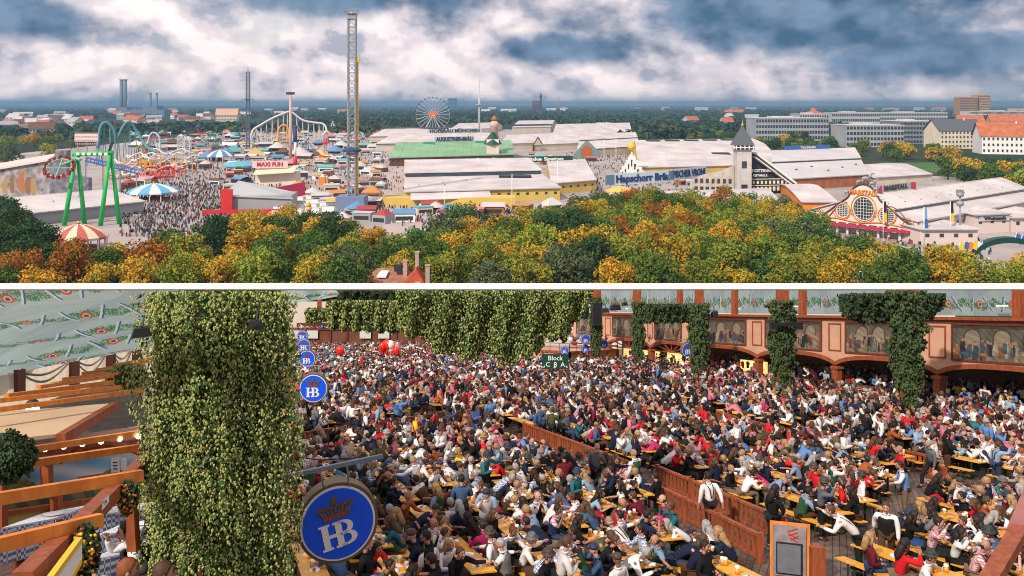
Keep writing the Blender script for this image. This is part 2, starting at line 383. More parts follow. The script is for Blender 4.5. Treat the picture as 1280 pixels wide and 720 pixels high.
MID = [(crown_mesh('crown', 300 + i, 20, 14.5, 1.5, 22, 1.7, 1.0, 0.0, [leafm]), trunk_mesh(15, .5, 40 + i)) for i in range(5)]
TC = {'golden': (.50, .32, .035), 'rust orange': (.34, .14, .02), 'yellow green': (.27, .27, .04), 'mid green': (.09, .15, .03), 'dark green': (.045, .09, .032), 'grey green': (.12, .14, .07)}
def tree(x, y, cname, sc, zone, group, proto=NEAR, z=0):
    cm, tm = proto[R.randrange(len(proto))]
    o = thing('tree', '', 'tree', (x, y, z), R.uniform(0, 6.28), group)
    if isinstance(sc, tuple): o.scale = sc
    else: o.scale = (sc, sc, sc * R.uniform(.94, 1.08))
    c = TC[cname]; k = R.uniform(.82, 1.18); h = R.uniform(-.15, .15)
    c = (c[0] * k * (1 + h), c[1] * k, c[2] * k)
    obj('crown', cm, o, color=c); obj('trunk', tm, o)
    ranked(o, f'{cname} tree' if proto is not CON else f'pointed {cname} tree', zone); return o
def interp(xs, ys, x): return float(np.interp(x, xs, ys))
BX = [-100, 0, 50, 62, 100, 140, 200, 262, 300, 400, 450, 480, 545, 575, 640, 675, 715, 740, 800, 930, 1000, 1030, 1060, 1120, 1165, 1200, 1240, 1400]
BY = [248, 248, 262, 315, 300, 300, 292, 272, 262, 262, 268, 290, 285, 262, 268, 262, 252, 240, 238, 240, 252, 266, 288, 297, 306, 322, 330, 326]
zones = [(0, 'at the far-left edge of the park'), (70, 'in front of the crowded plaza'), (260, 'in front of the fun rides'), (450, 'by the house with tall chimneys'), (600, 'below the yellow beer tent'), (740, 'below the blue lettered banner'), (900, 'below the clock-tower tent'), (1010, 'below the ornate curved facade'), (1140, 'beside the dark entrance arch')]
d = 258.0; row = 0
while d < 480:
    x = -d * .62 + (row % 2) * 7
    while x < d * .62:
        xx = x + R.uniform(-2.6, 2.6); dd = d + R.uniform(-5, 5); x += 12.6
        px = 640 + xx / dd * F
        if px < -40 or px > 1320: continue
        top = YH + (HC - 15.2) / dd * F
        if top < interp(BX, BY, px) - 3: continue
        if 470 < px < 560 and dd < 262: continue
        if 765 < px < 835 and 275 < YH + 50 * F / dd < 322 and R.random() < .7: continue
        if False: pass
        elif px < 62: cn = R.choice(['dark green', 'dark green', 'mid green']) if top < 300 else R.choice(['rust orange', 'golden', 'mid green'])
        elif px < 260: cn = R.choice(['golden', 'golden', 'golden', 'rust orange', 'yellow green', 'mid green'])
        elif px < 420 and top < 300: cn = R.choice(['dark green', 'mid green', 'golden', 'golden'])
        elif px < 700: cn = R.choice(['golden', 'yellow green', 'yellow green', 'golden', 'grey green', 'mid green', 'golden'])
        elif px < 740 : cn = R.choice(['dark green', 'golden', 'grey green'])
        elif px < 930: cn = R.choice(['golden', 'golden', 'yellow green', 'rust orange', 'golden', 'yellow green', 'yellow green', 'mid green', 'yellow green', 'mid green'])
        else: cn = R.choice(['yellow green', 'yellow green', 'yellow green', 'golden', 'golden', 'mid green', 'mid green', 'grey green'])
        zn = [z for p, z in zones if px >= p] or [zones[0][1]]
        rowname = 'back row' if top < interp(BX, BY, px) + 22 else ('middle rows' if top < 318 else 'front rows')
        pr = CON if (cn == 'dark green' and R.random() < .35) else NEAR
        tree(xx, dd, cn, R.uniform(.84, 1.12), f'{zn[-1]}, {rowname}', 'trees of the park in front of the fair', pr)
    d += 15 + (d - 258) * .03; row += 1
# single trees that break the outline
for px, py, cn, s_ in [(18, 262, 'dark green', 1.25), (-8, 255, 'dark green', 1.3), (45, 283, 'dark green', 1.1), (30, 300, 'dark green', 1.0), (345, 272, 'dark green', 1.0), (420, 270, 'dark green', 1.15), (618, 268, 'dark green', 1.05), (733, 292, 'rust orange', .8), (655, 262, 'golden', .95), (688, 272, 'dark green', 1.2), (712, 262, 'dark green', 1.1), (1262, 326, 'yellow green', .9), (1226, 330, 'yellow green', .85), (1190, 314, 'golden', .85), (1285, 322, 'golden', .9), (468, 288, 'golden', .8), (548, 292, 'yellow green', .9)]:
    dd = (HC - 15 * s_) * F / (py - YH); x = (px - 640) / F * dd
    tree(x, dd, cn, s_, 'rising above the row of trees along the fair', 'trees of the park in front of the fair')
# tree belts farther away
def belt(poly, n, cols, zone, group, smin=.8, smax=1.15, sx=1.0):
    """poly: list of (px, py of the tree's foot); trees spread inside"""
    for i in range(n):
        for _ in range(60):
            px = R.uniform(min(p[0] for p in poly), max(p[0] for p in poly)); py = R.uniform(min(p[1] for p in poly), max(p[1] for p in poly))
            ins = False; j = len(poly) - 1
            for k in range(len(poly)):
                if (poly[k][1] > py) != (poly[j][1] > py) and px < (poly[j][0] - poly[k][0]) * (py - poly[k][1]) / (poly[j][1] - poly[k][1]) + poly[k][0]: ins = not ins
                j = k
            if ins: break
        x, y = G(px, py); s_ = R.uniform(smin, smax); s_ = (s_ * sx, s_ * sx, s_)
        tree(x, y, R.choice(cols), s_, zone, group, MID)
belt([(-20, 178), (110, 176), (60, 205), (-20, 220)], 22, ['grey green', 'yellow green', 'mid green', 'grey green', 'golden'], 'behind the painted ghost-train wall', 'trees at the left end of the fair')
belt([(880, 168), (1000, 172), (1130, 197), (1000, 200), (900, 188), (820, 178)], 34, ['dark green', 'mid green', 'dark green', 'mid green', 'yellow green', 'golden'], 'behind the clock-tower tent', 'trees between the tents and the offices')
belt([(1040, 190), (1200, 200), (1180, 212), (1150, 204), (1050, 202)], 9, ['rust orange', 'golden', 'mid green', 'dark green'], 'around the small green lawn', 'trees around the lawn')
belt([(1178, 222), (1300, 218), (1300, 255), (1235, 238), (1180, 232)], 26, ['yellow green', 'golden', 'mid green', 'dark green', 'golden'], 'in the grove behind the long right-hand tent', 'trees of the right-hand grove')
# forest and woods that read as one mass
def forest(name, rects, n, leaf, hgt, cols, label):
    rs = np.random.RandomState(5); Vs = []; Cs = []
    for (x0, x1, y0, y1), m in zip(rects, n):
        px = rs.uniform(x0, x1, m); py = 1 / rs.uniform(1 / (y1 - YH), 1 / (y0 - YH), m) + YH
        dd = HC * F / (py - YH); X = (px - 640) / F * dd
        for i in range(m):
            w = rs.uniform(.8, 1.5) * hgt; k = 30; u = rand_unit(k, rs); u[:, 2] = np.abs(u[:, 2]); lf = leaf * w / hgt
            P = np.array([X[i], dd[i], hgt * .2]) + u * np.array([w * .9, w * .9, hgt * rs.uniform(.6, 1.0)])
            V, _ = leaf_quads(P, u, lf, rs, .5); Vs.append(V)
            c = np.array(cols[rs.randint(len(cols))]) * rs.uniform(.7, 1.3); Cs.append(np.repeat(c[None], k, 0))
    V = np.concatenate(Vs); C = np.concatenate(Cs); Q = np.arange(len(V)).reshape(-1, 4)
    o = obj(name, np_mesh(name, V, Q, mats=[mat('forest_leaves', (0, 0, 0), .85, .2, .02, attr='Col', spec=.1)], cols=C)); tag(o, label, 'woods', kind='stuff'); return o
forest('woods', [(-60, 1340, 133, 138), (-60, 1340, 138, 150), (380, 800, 141, 161), (700, 1060, 141, 168), (-40, 130, 160, 178), (120, 470, 159, 168), (780, 900, 160, 178)], [900, 1500, 620, 900, 60, 160, 100], 9, 14,
       [(.02, .045, .025), (.03, .07, .025), (.05, .085, .03), (.07, .07, .03), (.02, .04, .025), (.04, .08, .03)], 'far dark woods spreading from behind the tents to the horizon')
# ================================================================ fairground tents and buildings
white = mat('white_roof', (.54, .50, .50), .7, .24, .045); white2 = mat('pale_grey_roof', (.50, .49, .50), .7, .12, .05)
yel = mat('ochre_wall', (.60, .43, .10), .8, .10, .08); dark = mat('dark_trim', (.03, .035, .04), .6, .2, .2); glass = mat('window_glass', (.03, .045, .06), .15, .3, .1, spec=.6)
grn = mat('green_roof', (.20, .38, .21), .7, .18, .05); cream = mat('cream_wall', (.66, .58, .47), .8, .12, .08); wht = mat('white_paint', (.78, .76, .74), .6, .06, .3)
brn = mat('brown_wood', (.14, .07, .045), .8, .3, .2); redr = mat('red_tile', (.42, .13, .06), .8, .25, .15); gry = mat('grey_wall', (.33, .35, .38), .8, .15, .05)
steel = mat('steel_grey', (.30, .32, .35), .5, .1, .3, metal=.3); blue = mat('blue_paint', (.04, .12, .42), .5, .1, .3); redp = mat('red_paint', (.55, .03, .03), .5, .12, .3)
dgreen = mat('dark_green_paint', (.01, .055, .045), .5, .15, .3); orangep = mat('orange_paint', (.72, .22, .03), .6, .15, .3); yellowp = mat('yellow_paint', (.75, .48, .04), .6, .1, .3)
green = mat('bright_green_paint', (.03, .46, .11), .5, .12, .15); palegreen = mat('pale_green_paint', (.22, .48, .36), .6, .15, .15); wood = mat('timber_wall', (.34, .12, .05), .8, .25, .2)

def gtent(name, label, a, b, prof, wall, roof, group=None, dirv=None, winz=None, step=None):
    """Long hall. a, b: ground px of its front corners. prof: cross section [(depth from front, height)], steep steps are window bands.
    dirv: ground direction of its depth."""
    A = Vector((*G(*a), 0)); B = Vector((*G(*b), 0)); X = (B - A).normalized()
    D = Vector((dirv[0], dirv[1], 0)).normalized() if dirv else Vector((-X.y, X.x, 0))
    if D.y < 0: D = -D
    if name == 'beer_tent' and group is None: group = 'beer tents of the fair'
    o = thing(name, label, 'beer tent', tuple(A), 0, group); L_ = (B - A)
    P = lambda s, t, z: (L_ * s + D * t + Vector((0, 0, z)))
    w = MB(); zs = [z for t, z in prof]; tmax = prof[-1][0]
    for s in (0, 1):
        w.add([P(s, 0, 0)] + [P(s, t, z) for t, z in prof] + [P(s, tmax, 0)], [tuple(range(len(prof) + 2))])
    w.quad(P(0, 0, 0), P(1, 0, 0), P(1, 0, prof[0][1]), P(0, 0, prof[0][1])); w.quad(P(0, tmax, 0), P(1, tmax, 0), P(1, tmax, zs[-1]), P(0, tmax, zs[-1]))
    w.build('wall', wall, o)
    r = MB(); bnd = MB(); e = 1.0 / L_.length
    for (t0, z0), (t1, z1) in zip(prof[:-1], prof[1:]):
        if abs(z1 - z0) > abs(t1 - t0) * .9:
            bnd.prism([P(0, t0 - .1, z0), P(1, t0 - .1, z0), P(1, t1 - .1, z1), P(0, t1 - .1, z1)], (0, -.15, 0))
        else:
            r.prism([P(-e, t0 - .9, z0 + .02), P(1 + e, t0 - .9, z0 + .02), P(1 + e, t1 - .1, z1 + .02), P(-e, t1 - .1, z1 + .02)], (0, 0, .45))
    ro = r.build('roof', roof, o)
    n = int(L_.length / 9)
    ri = MB()                                             # raised roof seams, one part
    for (t0, z0), (t1, z1) in zip(prof[:-1], prof[1:]):
        if abs(z1 - z0) > abs(t1 - t0) * .9: continue
        for k in range(1, n):
            ri.bar(P(k / n, t0 - .9, z0 + .5), P(k / n, t1, z1 + .5), .3, .12)
    ri.build('roof_seam', white2 if roof is not grn else mat('green_seam', (.15, .30, .16)), ro)
    vt = MB(); (t0, z0), (t1, z1) = max(zip(prof[:-1], prof[1:]), key=lambda q: q[1][0] - q[0][0] if q[1][1] > q[0][1] else 0); nv = max(2, int(L_.length / 16))
    for k in range(nv):
        u = .35 + .3 * ((k * 7) % 3) / 2; vt.box(tuple(P((k + .5) / nv, t0 + (t1 - t0) * u, z0 + (z1 - z0) * u + .8)), (1.3, 1.3, .9))
    vt.build('roof_vent', white2 if roof is not white2 else dark, ro); gt = MB(); gt.bar(P(0, -1.0, prof[0][1] - .1), P(1, -1.0, prof[0][1] - .1), .45, .35); gt.build('gutter', steel, o)
    if bnd.f: bnd.build('window_band', glass, o)
    wd = MB(); hwall = prof[0][1]
    if hwall > 4:
        for k in range(int(L_.length / 6)):
            s = (k + .5) / int(L_.length / 6)
            c = P(s, -.06, hwall * .62); wd.bar(P(s - .9 / L_.length, -.08, hwall * .62), P(s + .9 / L_.length, -.08, hwall * .62), .1, 1.5)
        if winz is not False: wd.build('window', glass, o)
    return o, P, X, D
def gsign(parent, txt, base, xd, height, width, board, letters, depth=.6, legs=0, up=(0, 0, 1), tk=.62):
    """board with raised lettering; base = bottom centre, in the parent's frame"""
    xd = Vector(xd).normalized(); u = Vector(up); n = xd.cross(u)
    b = MB(); c = Vector(base) + u * (height / 2 + legs)
    b.prism([c - xd * width / 2 - u * height / 2, c + xd * width / 2 - u * height / 2, c + xd * width / 2 + u * height / 2, c - xd * width / 2 + u * height / 2], -n * depth)
    if legs:
        for k in (-.42, -.14, .14, .42): b.bar(c + xd * width * k - u * (height / 2 + legs), c + xd * width * k, .3)
    s = b.build('sign_board', board, parent)
    t = MB(); text_mb(t, txt, c + n * .25, xd, u, height * tk, .12, .035)
    # fit to the board
    w0 = max((Vector(v) - c).dot(xd) for v in t.v); k = min(1.6, (width * .46) / max(w0, .01))
    t.xform(lambda p: Vector(p) + xd * ((Vector(p) - c).dot(xd) * (k - 1)))
    t.build('lettering', letters, s); return s

# the yellow tent in the middle
o, P, X, D = gtent('beer_tent', 'long yellow beer tent with stepped white roof beside the broad walkway', (507, 256), (700, 250), [(0, 7.5), (78, 9.5), (79, 12.5), (150, 17), (225, 8)], yel, white, dirv=(-.12, 1))
gl = MB(); gl.bar(P(-.002, 70, 4), P(-.002, 100, 4), .3, 6); gl.build('gable_window', glass, o)
an = MB(); an.box(P(.27, -9, 2.6) , (78, 17, 5.2)); an.build('annex', yel, o)
ar = MB(); ar.prism([P(.03, -19, 4.6), P(.53, -19, 4.6), P(.53, 0, 6.6), P(.03, 0, 6.6)], (0, 0, .4)); ar.build('annex_roof', white, o)
sk = MB(); sk.box(P(.78, 62, 10.4), (22, 9, 1.2)); sk.build('roof_hatch', dark, o)
o2, P2, X2, D2 = gtent('beer_tent', 'yellow side hall with window row, right of the long yellow tent', (690, 243), (745, 238), [(0, 7), (55, 9.5), (130, 13), (200, 7)], yel, white, dirv=(.02, 1))
# green-roofed tent with roof sign
o, P, X, D = gtent('beer_tent', 'beer tent with pale green roof and dark lettering on its ridge', (487, 208), (642, 203), [(0, 8), (85, 19), (165, 8)], brn, grn, dirv=(-.04, 1))
gsign(o, 'AUGUSTINER-BRÄU', P(.49, 84, 19), X, 5.4, 46, mat('pale_blue_board', (.45, .50, .56)), mat('blue_letters', (.02, .03, .09)), 1.2, tk=.8)
for k in (.27, .72):
    v = MB(); v.box(P(k, 74, 18.2), (14, 10, 2.6), 0, .7); v.build('roof_vent', mat('deep_green_paint', (.03, .2, .12)), o)
# green banner in front of it
o = thing('banner', 'long dark green banner with white slogan behind the yellow tent', 'banner', (*G(650, 211), 0)); b = MB()
xa, ya = G(584, 214); xb, yb = G(716, 212); A = Vector((xa - o.location.x, ya - o.location.y, 0)); B = Vector((xb - o.location.x, yb - o.location.y, 0))
gsign(o, 'Lass Dir raten, trinke Spaten', ((A + B) / 2 + Vector((0, 0, 7.5))), (B - A), 5.0, (B - A).length, dgreen, wht, .5, 0)
for k in range(9): b.bar(A.lerp(B, k / 8), A.lerp(B, k / 8) + Vector((0, 0, 8)), .5)
b.build('post', steel, o)
# row of white tents behind, seen over the green roof
wt = [('white beer tent directly behind the green roofed one', (470, 190), (603, 187), [(0, 9), (1, 10), (90, 19), (190, 10)]),
      ('narrow white hall with glazed ridge, far left of the tents', (462, 178), (560, 176), [(0, 9), (100, 18), (200, 9)]),
      ('far white tent right of the big wheel', (562, 168), (612, 166), [(0, 9), (120, 19), (240, 9)]),
      ('pale far tent behind the green tower kiosk', (640, 166), (688, 165), [(0, 11), (60, 12), (61, 16), (160, 22), (300, 11)]),
      ('white tent whose dark timber gable faces left', (668, 189), (735, 186), [(0, 8), (90, 19), (190, 8)]),
      ('broad white tent with red trimmed back edge in the middle distance', (690, 178), (790, 174), [(0, 9), (140, 25), (300, 10)]),
      ('long white tent with colourful pointed entrance gable', (722, 198), (800, 192), [(0, 8), (1, 9), (80, 15), (81, 16.5), (150, 21), (240, 8)]),
      ('white tent in the gap right of the tower kiosk', (626, 188), (672, 186), [(0, 8), (80, 17), (170, 8)]),
      ('low white hall between the clock tower tents and the lawn', (1092, 231), (1165, 226), [(0, 5), (60, 9), (110, 6)])]
for i, (lb, a, b_, pr) in enumerate(wt):
    o, P, X, D = gtent('beer_tent', lb, a, b_, pr, cream if i != 5 else wht, white, dirv=(.10, 1), winz=False)
    if i == 0: gsign(o, 'HOFBRÄU MÜNCHEN', P(.62, 92, 19.5), X, 6.0, 80, mat('pale_blue_board', (0, 0, 0)), dark, 1, tk=.8)
    if i == 1:
        m_ = MB(); m_.box(P(.5, 100, 18.8), (90, 9, 2.6)); m_.build('ridge_light', glass, o)
    if i == 4:
        g_ = MB(); g_.prism([P(-.03, -3, 0), P(-.03, 25, 0), P(-.03, 25, 9), P(-.03, -3, 9)], (1, 0, 0)); g_.prism([P(-.02, -6, 9), P(.16, -6, 9), P(.07, -6, 19)], (0, 1.2, 0)); g_.build('gable', brn, o)
        g2 = MB(); g2.prism([P(-.005, -6.6, 8), P(.145, -6.6, 8), P(.07, -6.6, 16.5)], (0, .5, 0)); g2.build('gable_panel', cream, o)
    if i == 6:
        g_ = MB(); g_.prism([P(-.06, -8, 0), P(.34, -8, 0), P(.34, -8, 5), P(.16, -8, 19), P(.12, -8, 19), P(-.06, -8, 5)], (0, 1.4, 0)); g_.build('gable', mat('turquoise_board', (.30, .50, .52)), o)
        g2 = MB(); g2.prism([P(.06, -8.8, 2), P(.22, -8.8, 2), P(.22, -8.8, 10), P(.14, -8.8, 15), P(.06, -8.8, 10)], (0, .5, 0)); g2.build('gable_panel', orangep, o)
# big hall with white many-arched front
o, P, X, D = gtent('beer_tent', 'huge white tent with ornate arched front below a golden ball', (800, 222), (985, 217), [(0, 8), (62, 12), (130, 20), (200, 22), (330, 9)], yel, white, dirv=(.12, 1), winz=False)
f_ = MB(); fw = .10
for k in range(7):
    x0 = -.11 + k * fw * .19; hh = (7, 10, 15, 19, 15, 10, 7)[k]
    f_.box(P(x0, -6 - k * 2.2, hh / 2), (4.4, 3, hh)); f_.lathe(P(x0, -6 - k * 2.2, hh), [(1.2, 0), (.9, 1.5), (.1, 3)], 6)
f_.build('ornate_front', wht, o)
aw = MB()
for k in range(7):
    hh = (7, 10, 15, 19, 15, 10, 7)[k]; aw.box(P(-.11 + k * fw * .19, -7.6 - k * 2.2, 2.4), (2.4, .5, 4)); aw.box(P(-.11 + k * fw * .19, -7.6 - k * 2.2, hh * .68), (1.6, .5, hh * .28))
aw.build('arched_window', glass, o)
cr = MB(); cr.lathe(P(-.055, -12, 20), [(.6, 0), (.6, 3), (3, 4.5), (3.6, 7), (2.2, 8), (2.8, 9.5), (.2, 9.6)], 10); cr.build('golden_ball', yellowp, o)
for k in range(5):
    v = MB(); v.box(P(.14 + k * .155, 178, 22.1), (14, 8, 1.8)); v.build('roof_vent', dark, o)
v = MB(); v.box(P(.60, 75, 14), (18, 10, 2), 0, .85); v.build('roof_hatch', dark, o)
# low flat roof with the two banners
o = thing('marquee', 'low flat white marquee roof below the blue lettered banner', 'marquee', (*G(790, 262), 0), 0, 'low marquees'); ax, ay = o.location[:2]
pts = [G(700, 286), G(765, 252), G(960, 246), G(975, 262)]
q = MB(); q.prism([(p[0] - ax, p[1] - ay, 5.2) for p in pts], (0, 0, .5)); q.build('roof', white, o)
q = MB(); q.prism([(p[0] - ax, p[1] - ay, 0) for p in [G(704, 285), G(766, 254), G(958, 248), G(972, 261)]], (0, 0, 5.1)); q.build('wall', cream, o)
def banner(px0, px1, py, d, zb, hgt, txt, label, emblem=True):
    x0 = (px0 - 640) / F * d; x1 = (px1 - 640) / F * (d * 1.06); o = thing('banner', label, 'banner', (x0, d, 0), 0, 'pale blue banners along the marquee roof')
    A = Vector((0, 0, zb)); B = Vector((x1 - x0, d * .06, zb)); xd = (B - A)
    gsign(o, txt, A.lerp(B, .54 if emblem else .5), xd, hgt, xd.length * .86, mat('pale_blue_cloth', (.55, .66, .74), .8, .1), mat('navy_letters', (.02, .05, .16)), .3, 0, tk=.6)
    b = MB(); b.bar(A, A + Vector((0, 0, hgt))
          , .3); b.bar(B, B + Vector((0, 0, hgt)), .3); b.bar(A + Vector((.3, 0, hgt * .5)), A + xd * .12 + Vector((0, 0, hgt * .5)), .4, hgt * .8); b.build('emblem', mat('steel_blue', (.12, .22, .34)), o); return o
banner(757, 842, 248, 575, 6.2, 8.0, 'Hapschorr Bräu', 'pale blue banner lettered Hapschorr Bräu above the trees')
banner(836, 886, 240, 590, 8.4, 7.6, 'FISCHER VRONI', 'pale blue banner lettered FISCHER VRONI above the trees', False)
cv = MB(); cv.lathe((0, 0, 0), [(9.5, 4.6), (8.5, 6.4), (4, 8.2), (.3, 8.8)], 12)
o = tag(cv.build('canopy_roof', mat('pale_orange_cloth', (.75, .42, .12), .8), None, (*G(775, 250), 0)), 'orange marquee roof rising behind the blue banner', 'canopy'); o.name = 'marquee'
# the clock-tower tent with black gable
o = thing('tower_tent', 'beer tent with square white tower and black lettered gable', 'beer tent', (*G(928, 243), 0)); 
t_ = MB(); t_.box((0, 0, 15), (9.6, 9.6, 30)); t_.build('tower', mat('weathered_white', (.50, .47, .45), .8, .15, .3), o)
t_ = MB(); t_.box((0, 0, 31.4), (12.6, 12.6, 2.8)); t_.build('belfry', dark, o)
t2 = MB(); t2.box((0, 0, 31.4), (13.1, 13.1, .5))
for k in range(5):
    for s_ in (-1, 1): t2.box((-5.6 + k * 2.8, s_ * 6.4, 31.4), (.6, .4, 2.6)); t2.box((s_ * 6.4, -5.6 + k * 2.8, 31.4), (.4, .6, 2.6))
t2.build('belfry_post', wht, o)
t_ = MB(); t_.lathe((0, 0, 32.8), [(9.2, 0), (.25, 13)], 4, False); t_.v = [(x * .707 - y * .707, x * .707 + y * .707, z) for x, y, z in t_.v]; t_.build('spire', mat('slate_roof', (.09, .10, .12), .6), o)
t_ = MB(); t_.ball((0, 0, 46.2), .8); t_.box((0, 0, 47.8), (.3, .3, 2.4)); t_.build('finial', yellowp, o)
t_ = MB(); t_.box((0, -4.9, 20), (3.2, .2, 4.6)); t_.box((0, -4.9, 4), (4, .3, 6)); t_.build('window', glass, o)
gx = Vector((1, .18, 0)).normalized()
def q3(s, z, off=0): return gx * s + Vector((0, -off, z))
g_ = MB(); g_.prism([q3(5.6, 0, -2), q3(33, 0, -2), q3(33, 8.5, -2), q3(9, 27, -2), q3(5.6, 27, -2)], (0, 1, 0)); g_.build('gable', dark, o)
g_ = MB(); g_.bar(q3(8, 27.6, 0), q3(37, 7, 0), 7, 1.1); g_.bar(q3(8, 25.0, .5), q3(35, 5.8, .5), 4, .7); g_.build('gable_edge', wht, o)
g_ = MB()
for k in range(9):
    g_.box(tuple(q3(8 + k * 2.9, 7.8, .2)), (1.4, .6, 2)); g_.box(tuple(q3(8 + k * 2.9, 3.5, .2)), (1.6, .6, 2.6))
g_.bar(q3(6, 10, .3), q3(31, 10, .3), .4, .5); g_.bar(q3(6, 5.8, .3), q3(32, 5.8, .3), .4, .5); g_.build('balcony', cream, o)
tt = MB(); text_mb(tt, 'SCHOTTENHAMEL', q3(15, 15.5, .2), gx, (0, 0, 1), 2.0, .1, .02); text_mb(tt, 'FESTHALLE', q3(12.5, 12.4, .2), gx, (0, 0, 1), 1.5, .1, .02); tt.build('lettering', wht, o)
g_ = MB(); gl_ = Vector((-1, .25, 0)).normalized()
def q4(s, z, off=0): return gl_ * s + Vector((0, -off, z))
g_.prism([q4(5.5, 0), q4(34, 0), q4(34, 9), q4(24, 13), q4(14, 15), q4(5.5, 19)], (0, 1.5, 0)); g_.build('side_front', mat('weathered_plaster', (.46, .41, .37), .8, .2, .3), o)
g_ = MB()
for k in range(7): g_.box(tuple(q4(8 + k * 3.7, 8.6, .3)), (1.9, .4, 2.8)); g_.box(tuple(q4(8 + k * 3.7, 3.2, .3)), (2.2, .4, 3.0))
g_.build('arched_window', mat('brown_glass', (.07, .05, .05), .3), o)
# hall behind it
o, P, X, D = gtent('beer_tent', 'wide grey white tent with black letter board behind the clock tower', (965, 240), (1085, 232), [(0, 8), (60, 15), (61, 16.5), (120, 22), (250, 9)], wood, white2, dirv=(.30, 1), winz=False)
gsign(o, 'Trinkhalle', P(.42, 118, 22.3), X, 3.2, 52, blue, cream, 1)
gtent('beer_tent', 'low white side hall between the clock tower and the ornate facade', (1003, 264), (1045, 264), [(0, 5.0), (30, 7), (70, 8), (100, 6)], orangep, white, dirv=(.18, 1), winz=False)
# ornate curved facade: its hall and sign
o, P, X, D = gtent('beer_tent', 'large pale tent on the right with long grey roof sign', (1147, 302), (1316, 266), [(0, 8.6), (13, 10.5), (13.6, 12.2), (27, 17.5), (52, 9)], mat('pale_pink_wall', (.62, .52, .49), .8, .08), white, dirv=(-.65, .76))
gsign(o, 'MARSTALL', P(.22, 27, 17.8), X, 3.6, 36, mat('grey_board', (.42, .42, .44)), mat('charcoal_letters', (.05, .05, .06)), .8)
for k in (-.39, .39):
    bb = MB(); c = P(.22, 26.6, 17.8) + X * (36 * k * 1.2); bb.box(tuple(c + Vector((0, -.8, 1.8))), (1.9, .7, 3.2)); bb.build('red_shield', mat('wine_red', (.35, .03, .05)), o)
vv = MB()
for k in range(9): vv.box(P(.05 + k * .1, 17, 14.1), (.5, .5, .9))
vv.build('roof_vent', dark, o)
fa = thing('ornate_facade', 'curved cream facade lettered MARSTALL with three round latticed windows', 'facade', (*G(1030, 289), 0))
FA = Vector((0, 0, 0)); e_ = Vector((*G(1146, 303), 0)) - Vector((*G(1030, 289), 0)); LX = e_.normalized(); FL = e_.length
NF = LX.cross(Vector((0, 0, 1)))
def top(u):
    a = abs(u - .45)
    if a < .13: return 23.5 - (a / .13) ** 2 * 3.0
    if a < .16: return 18.8
    return 17.8 - ((a - .16) / .39) ** .75 * 11.5 + math.sin((a - .16) / .39 * 6.28) * .5
b = MB(); n = 60; us = [k / n for k in range(n + 1)]
f3 = lambda u, z, off=0: LX * (FL * u) + NF * off + Vector((0, 0, z))
for u0, u1 in zip(us[:-1], us[1:]): b.prism([f3(u0, 5.2), f3(u1, 5.2), f3(u1, top(u1)), f3(u0, top(u0))], -NF * 1.2)
b.build('facade_wall', mat('cream_plaster', (.74, .62, .54), .8, .08), fa)
b = MB(); b.tube([f3(u, top(u) + .1, .2) for u in us], .42, 6); b.build('cornice', mat('dark_brown_trim', (.10, .05, .045)), fa)
def ring(c, rx, rz, r, tilt=0, n=28):
    m_ = MB(); pts = []
    for k in range(n + 1):
        a = 2 * math.pi * k / n; pts.append(f3(c[0] + math.cos(a) * rx / FL, c[1] + math.sin(a) * rz + math.cos(a) * tilt, .3))
    m_.tube(pts, r, 6, False); return m_
def heart_window(c, rx, rz):
    w_ = MB(); w_.add([f3(c[0] + math.cos(a) * rx / FL, c[1] + math.sin(a) * rz * (1 if math.sin(a) > 0 else 1.15), .25) for a in [2 * math.pi * k / 24 for k in range(24)]], [tuple(range(24))])
    wo = w_.build('round_window', glass, fa); m_ = MB()
    for k in range(-3, 4):
        xx = k / 3.5; zz = math.sqrt(1 - xx * xx)
        m_.bar(f3(c[0] + xx * rx / FL, c[1] - zz * rz, .4), f3(c[0] + xx * rx / FL, c[1] + zz * rz, .4), .13); m_.bar(f3(c[0] - zz * rx / FL, c[1] + xx * rz, .4), f3(c[0] + zz * rx / FL, c[1] + xx * rz, .4), .13)
    m_.build('lattice', wht, wo); ring(c, rx * 1.08, rz * 1.08, .25).build('window_frame', cream, wo); ring(c, rx * 1.28, rz * 1.26, .2).build('orange_scroll', orangep, wo)
heart_window((.45, 12.4), 4.7, 5.0); heart_window((.22, 10.6), 2.9, 3.0); heart_window((.70, 10.2), 3.3, 3.1)
b = MB()
for u0, u1, zc in ((.02, .14, 7.4), (.32, .34, 9), (.56, .58, 9), (.86, .98, 7.2)): b.tube([f3(u0 + (u1 - u0) * k / 10, zc + math.sin(k / 10 * math.pi) * 3, .3) for k in range(11)], .2, 5)
b.tube([f3(k / 20, 6.4 + math.sin(k / 20 * 12) * .5, .35) for k in range(21)], .22, 5); b.build('scrollwork', orangep, fa)
b = MB(); b.tube([f3(.05 + .22 * k / 10, 6.5 + math.sin(k / 10 * 1.57) * 8, .34) for k in range(11)], .22, 5); b.tube([f3(.95 - .22 * k / 10, 6.5 + math.sin(k / 10 * 1.57) * 8, .34) for k in range(11)], .22, 5); b.build('arch_trim', mat('dark_brown_trim', (0, 0, 0)), fa)
b = MB(); rr = [f3(.06 + .9 * k / 12, 4.3, 1.6) for k in range(13)]
for p, q in zip(rr[:-1], rr[1:]): b.bar(p, q, 3.2, 1.1)
b.build('awning', mat('crimson_cloth', (.42, .03, .08), .8), fa)
b = MB()
for k in range(9): b.bar(f3(.05 + k * .112, 0, .6), f3(.05 + k * .112, 5.4, .6), .8)
b.build('post', wht, fa)
b = MB(); text_mb(b, 'MARSTALL', f3(.45, 19.7, .5), LX, (0, 0, 1), 2.1, .15, .03); b.build('lettering', orangep, fa)
b = MB()                                                     # prancing horse group on the crest
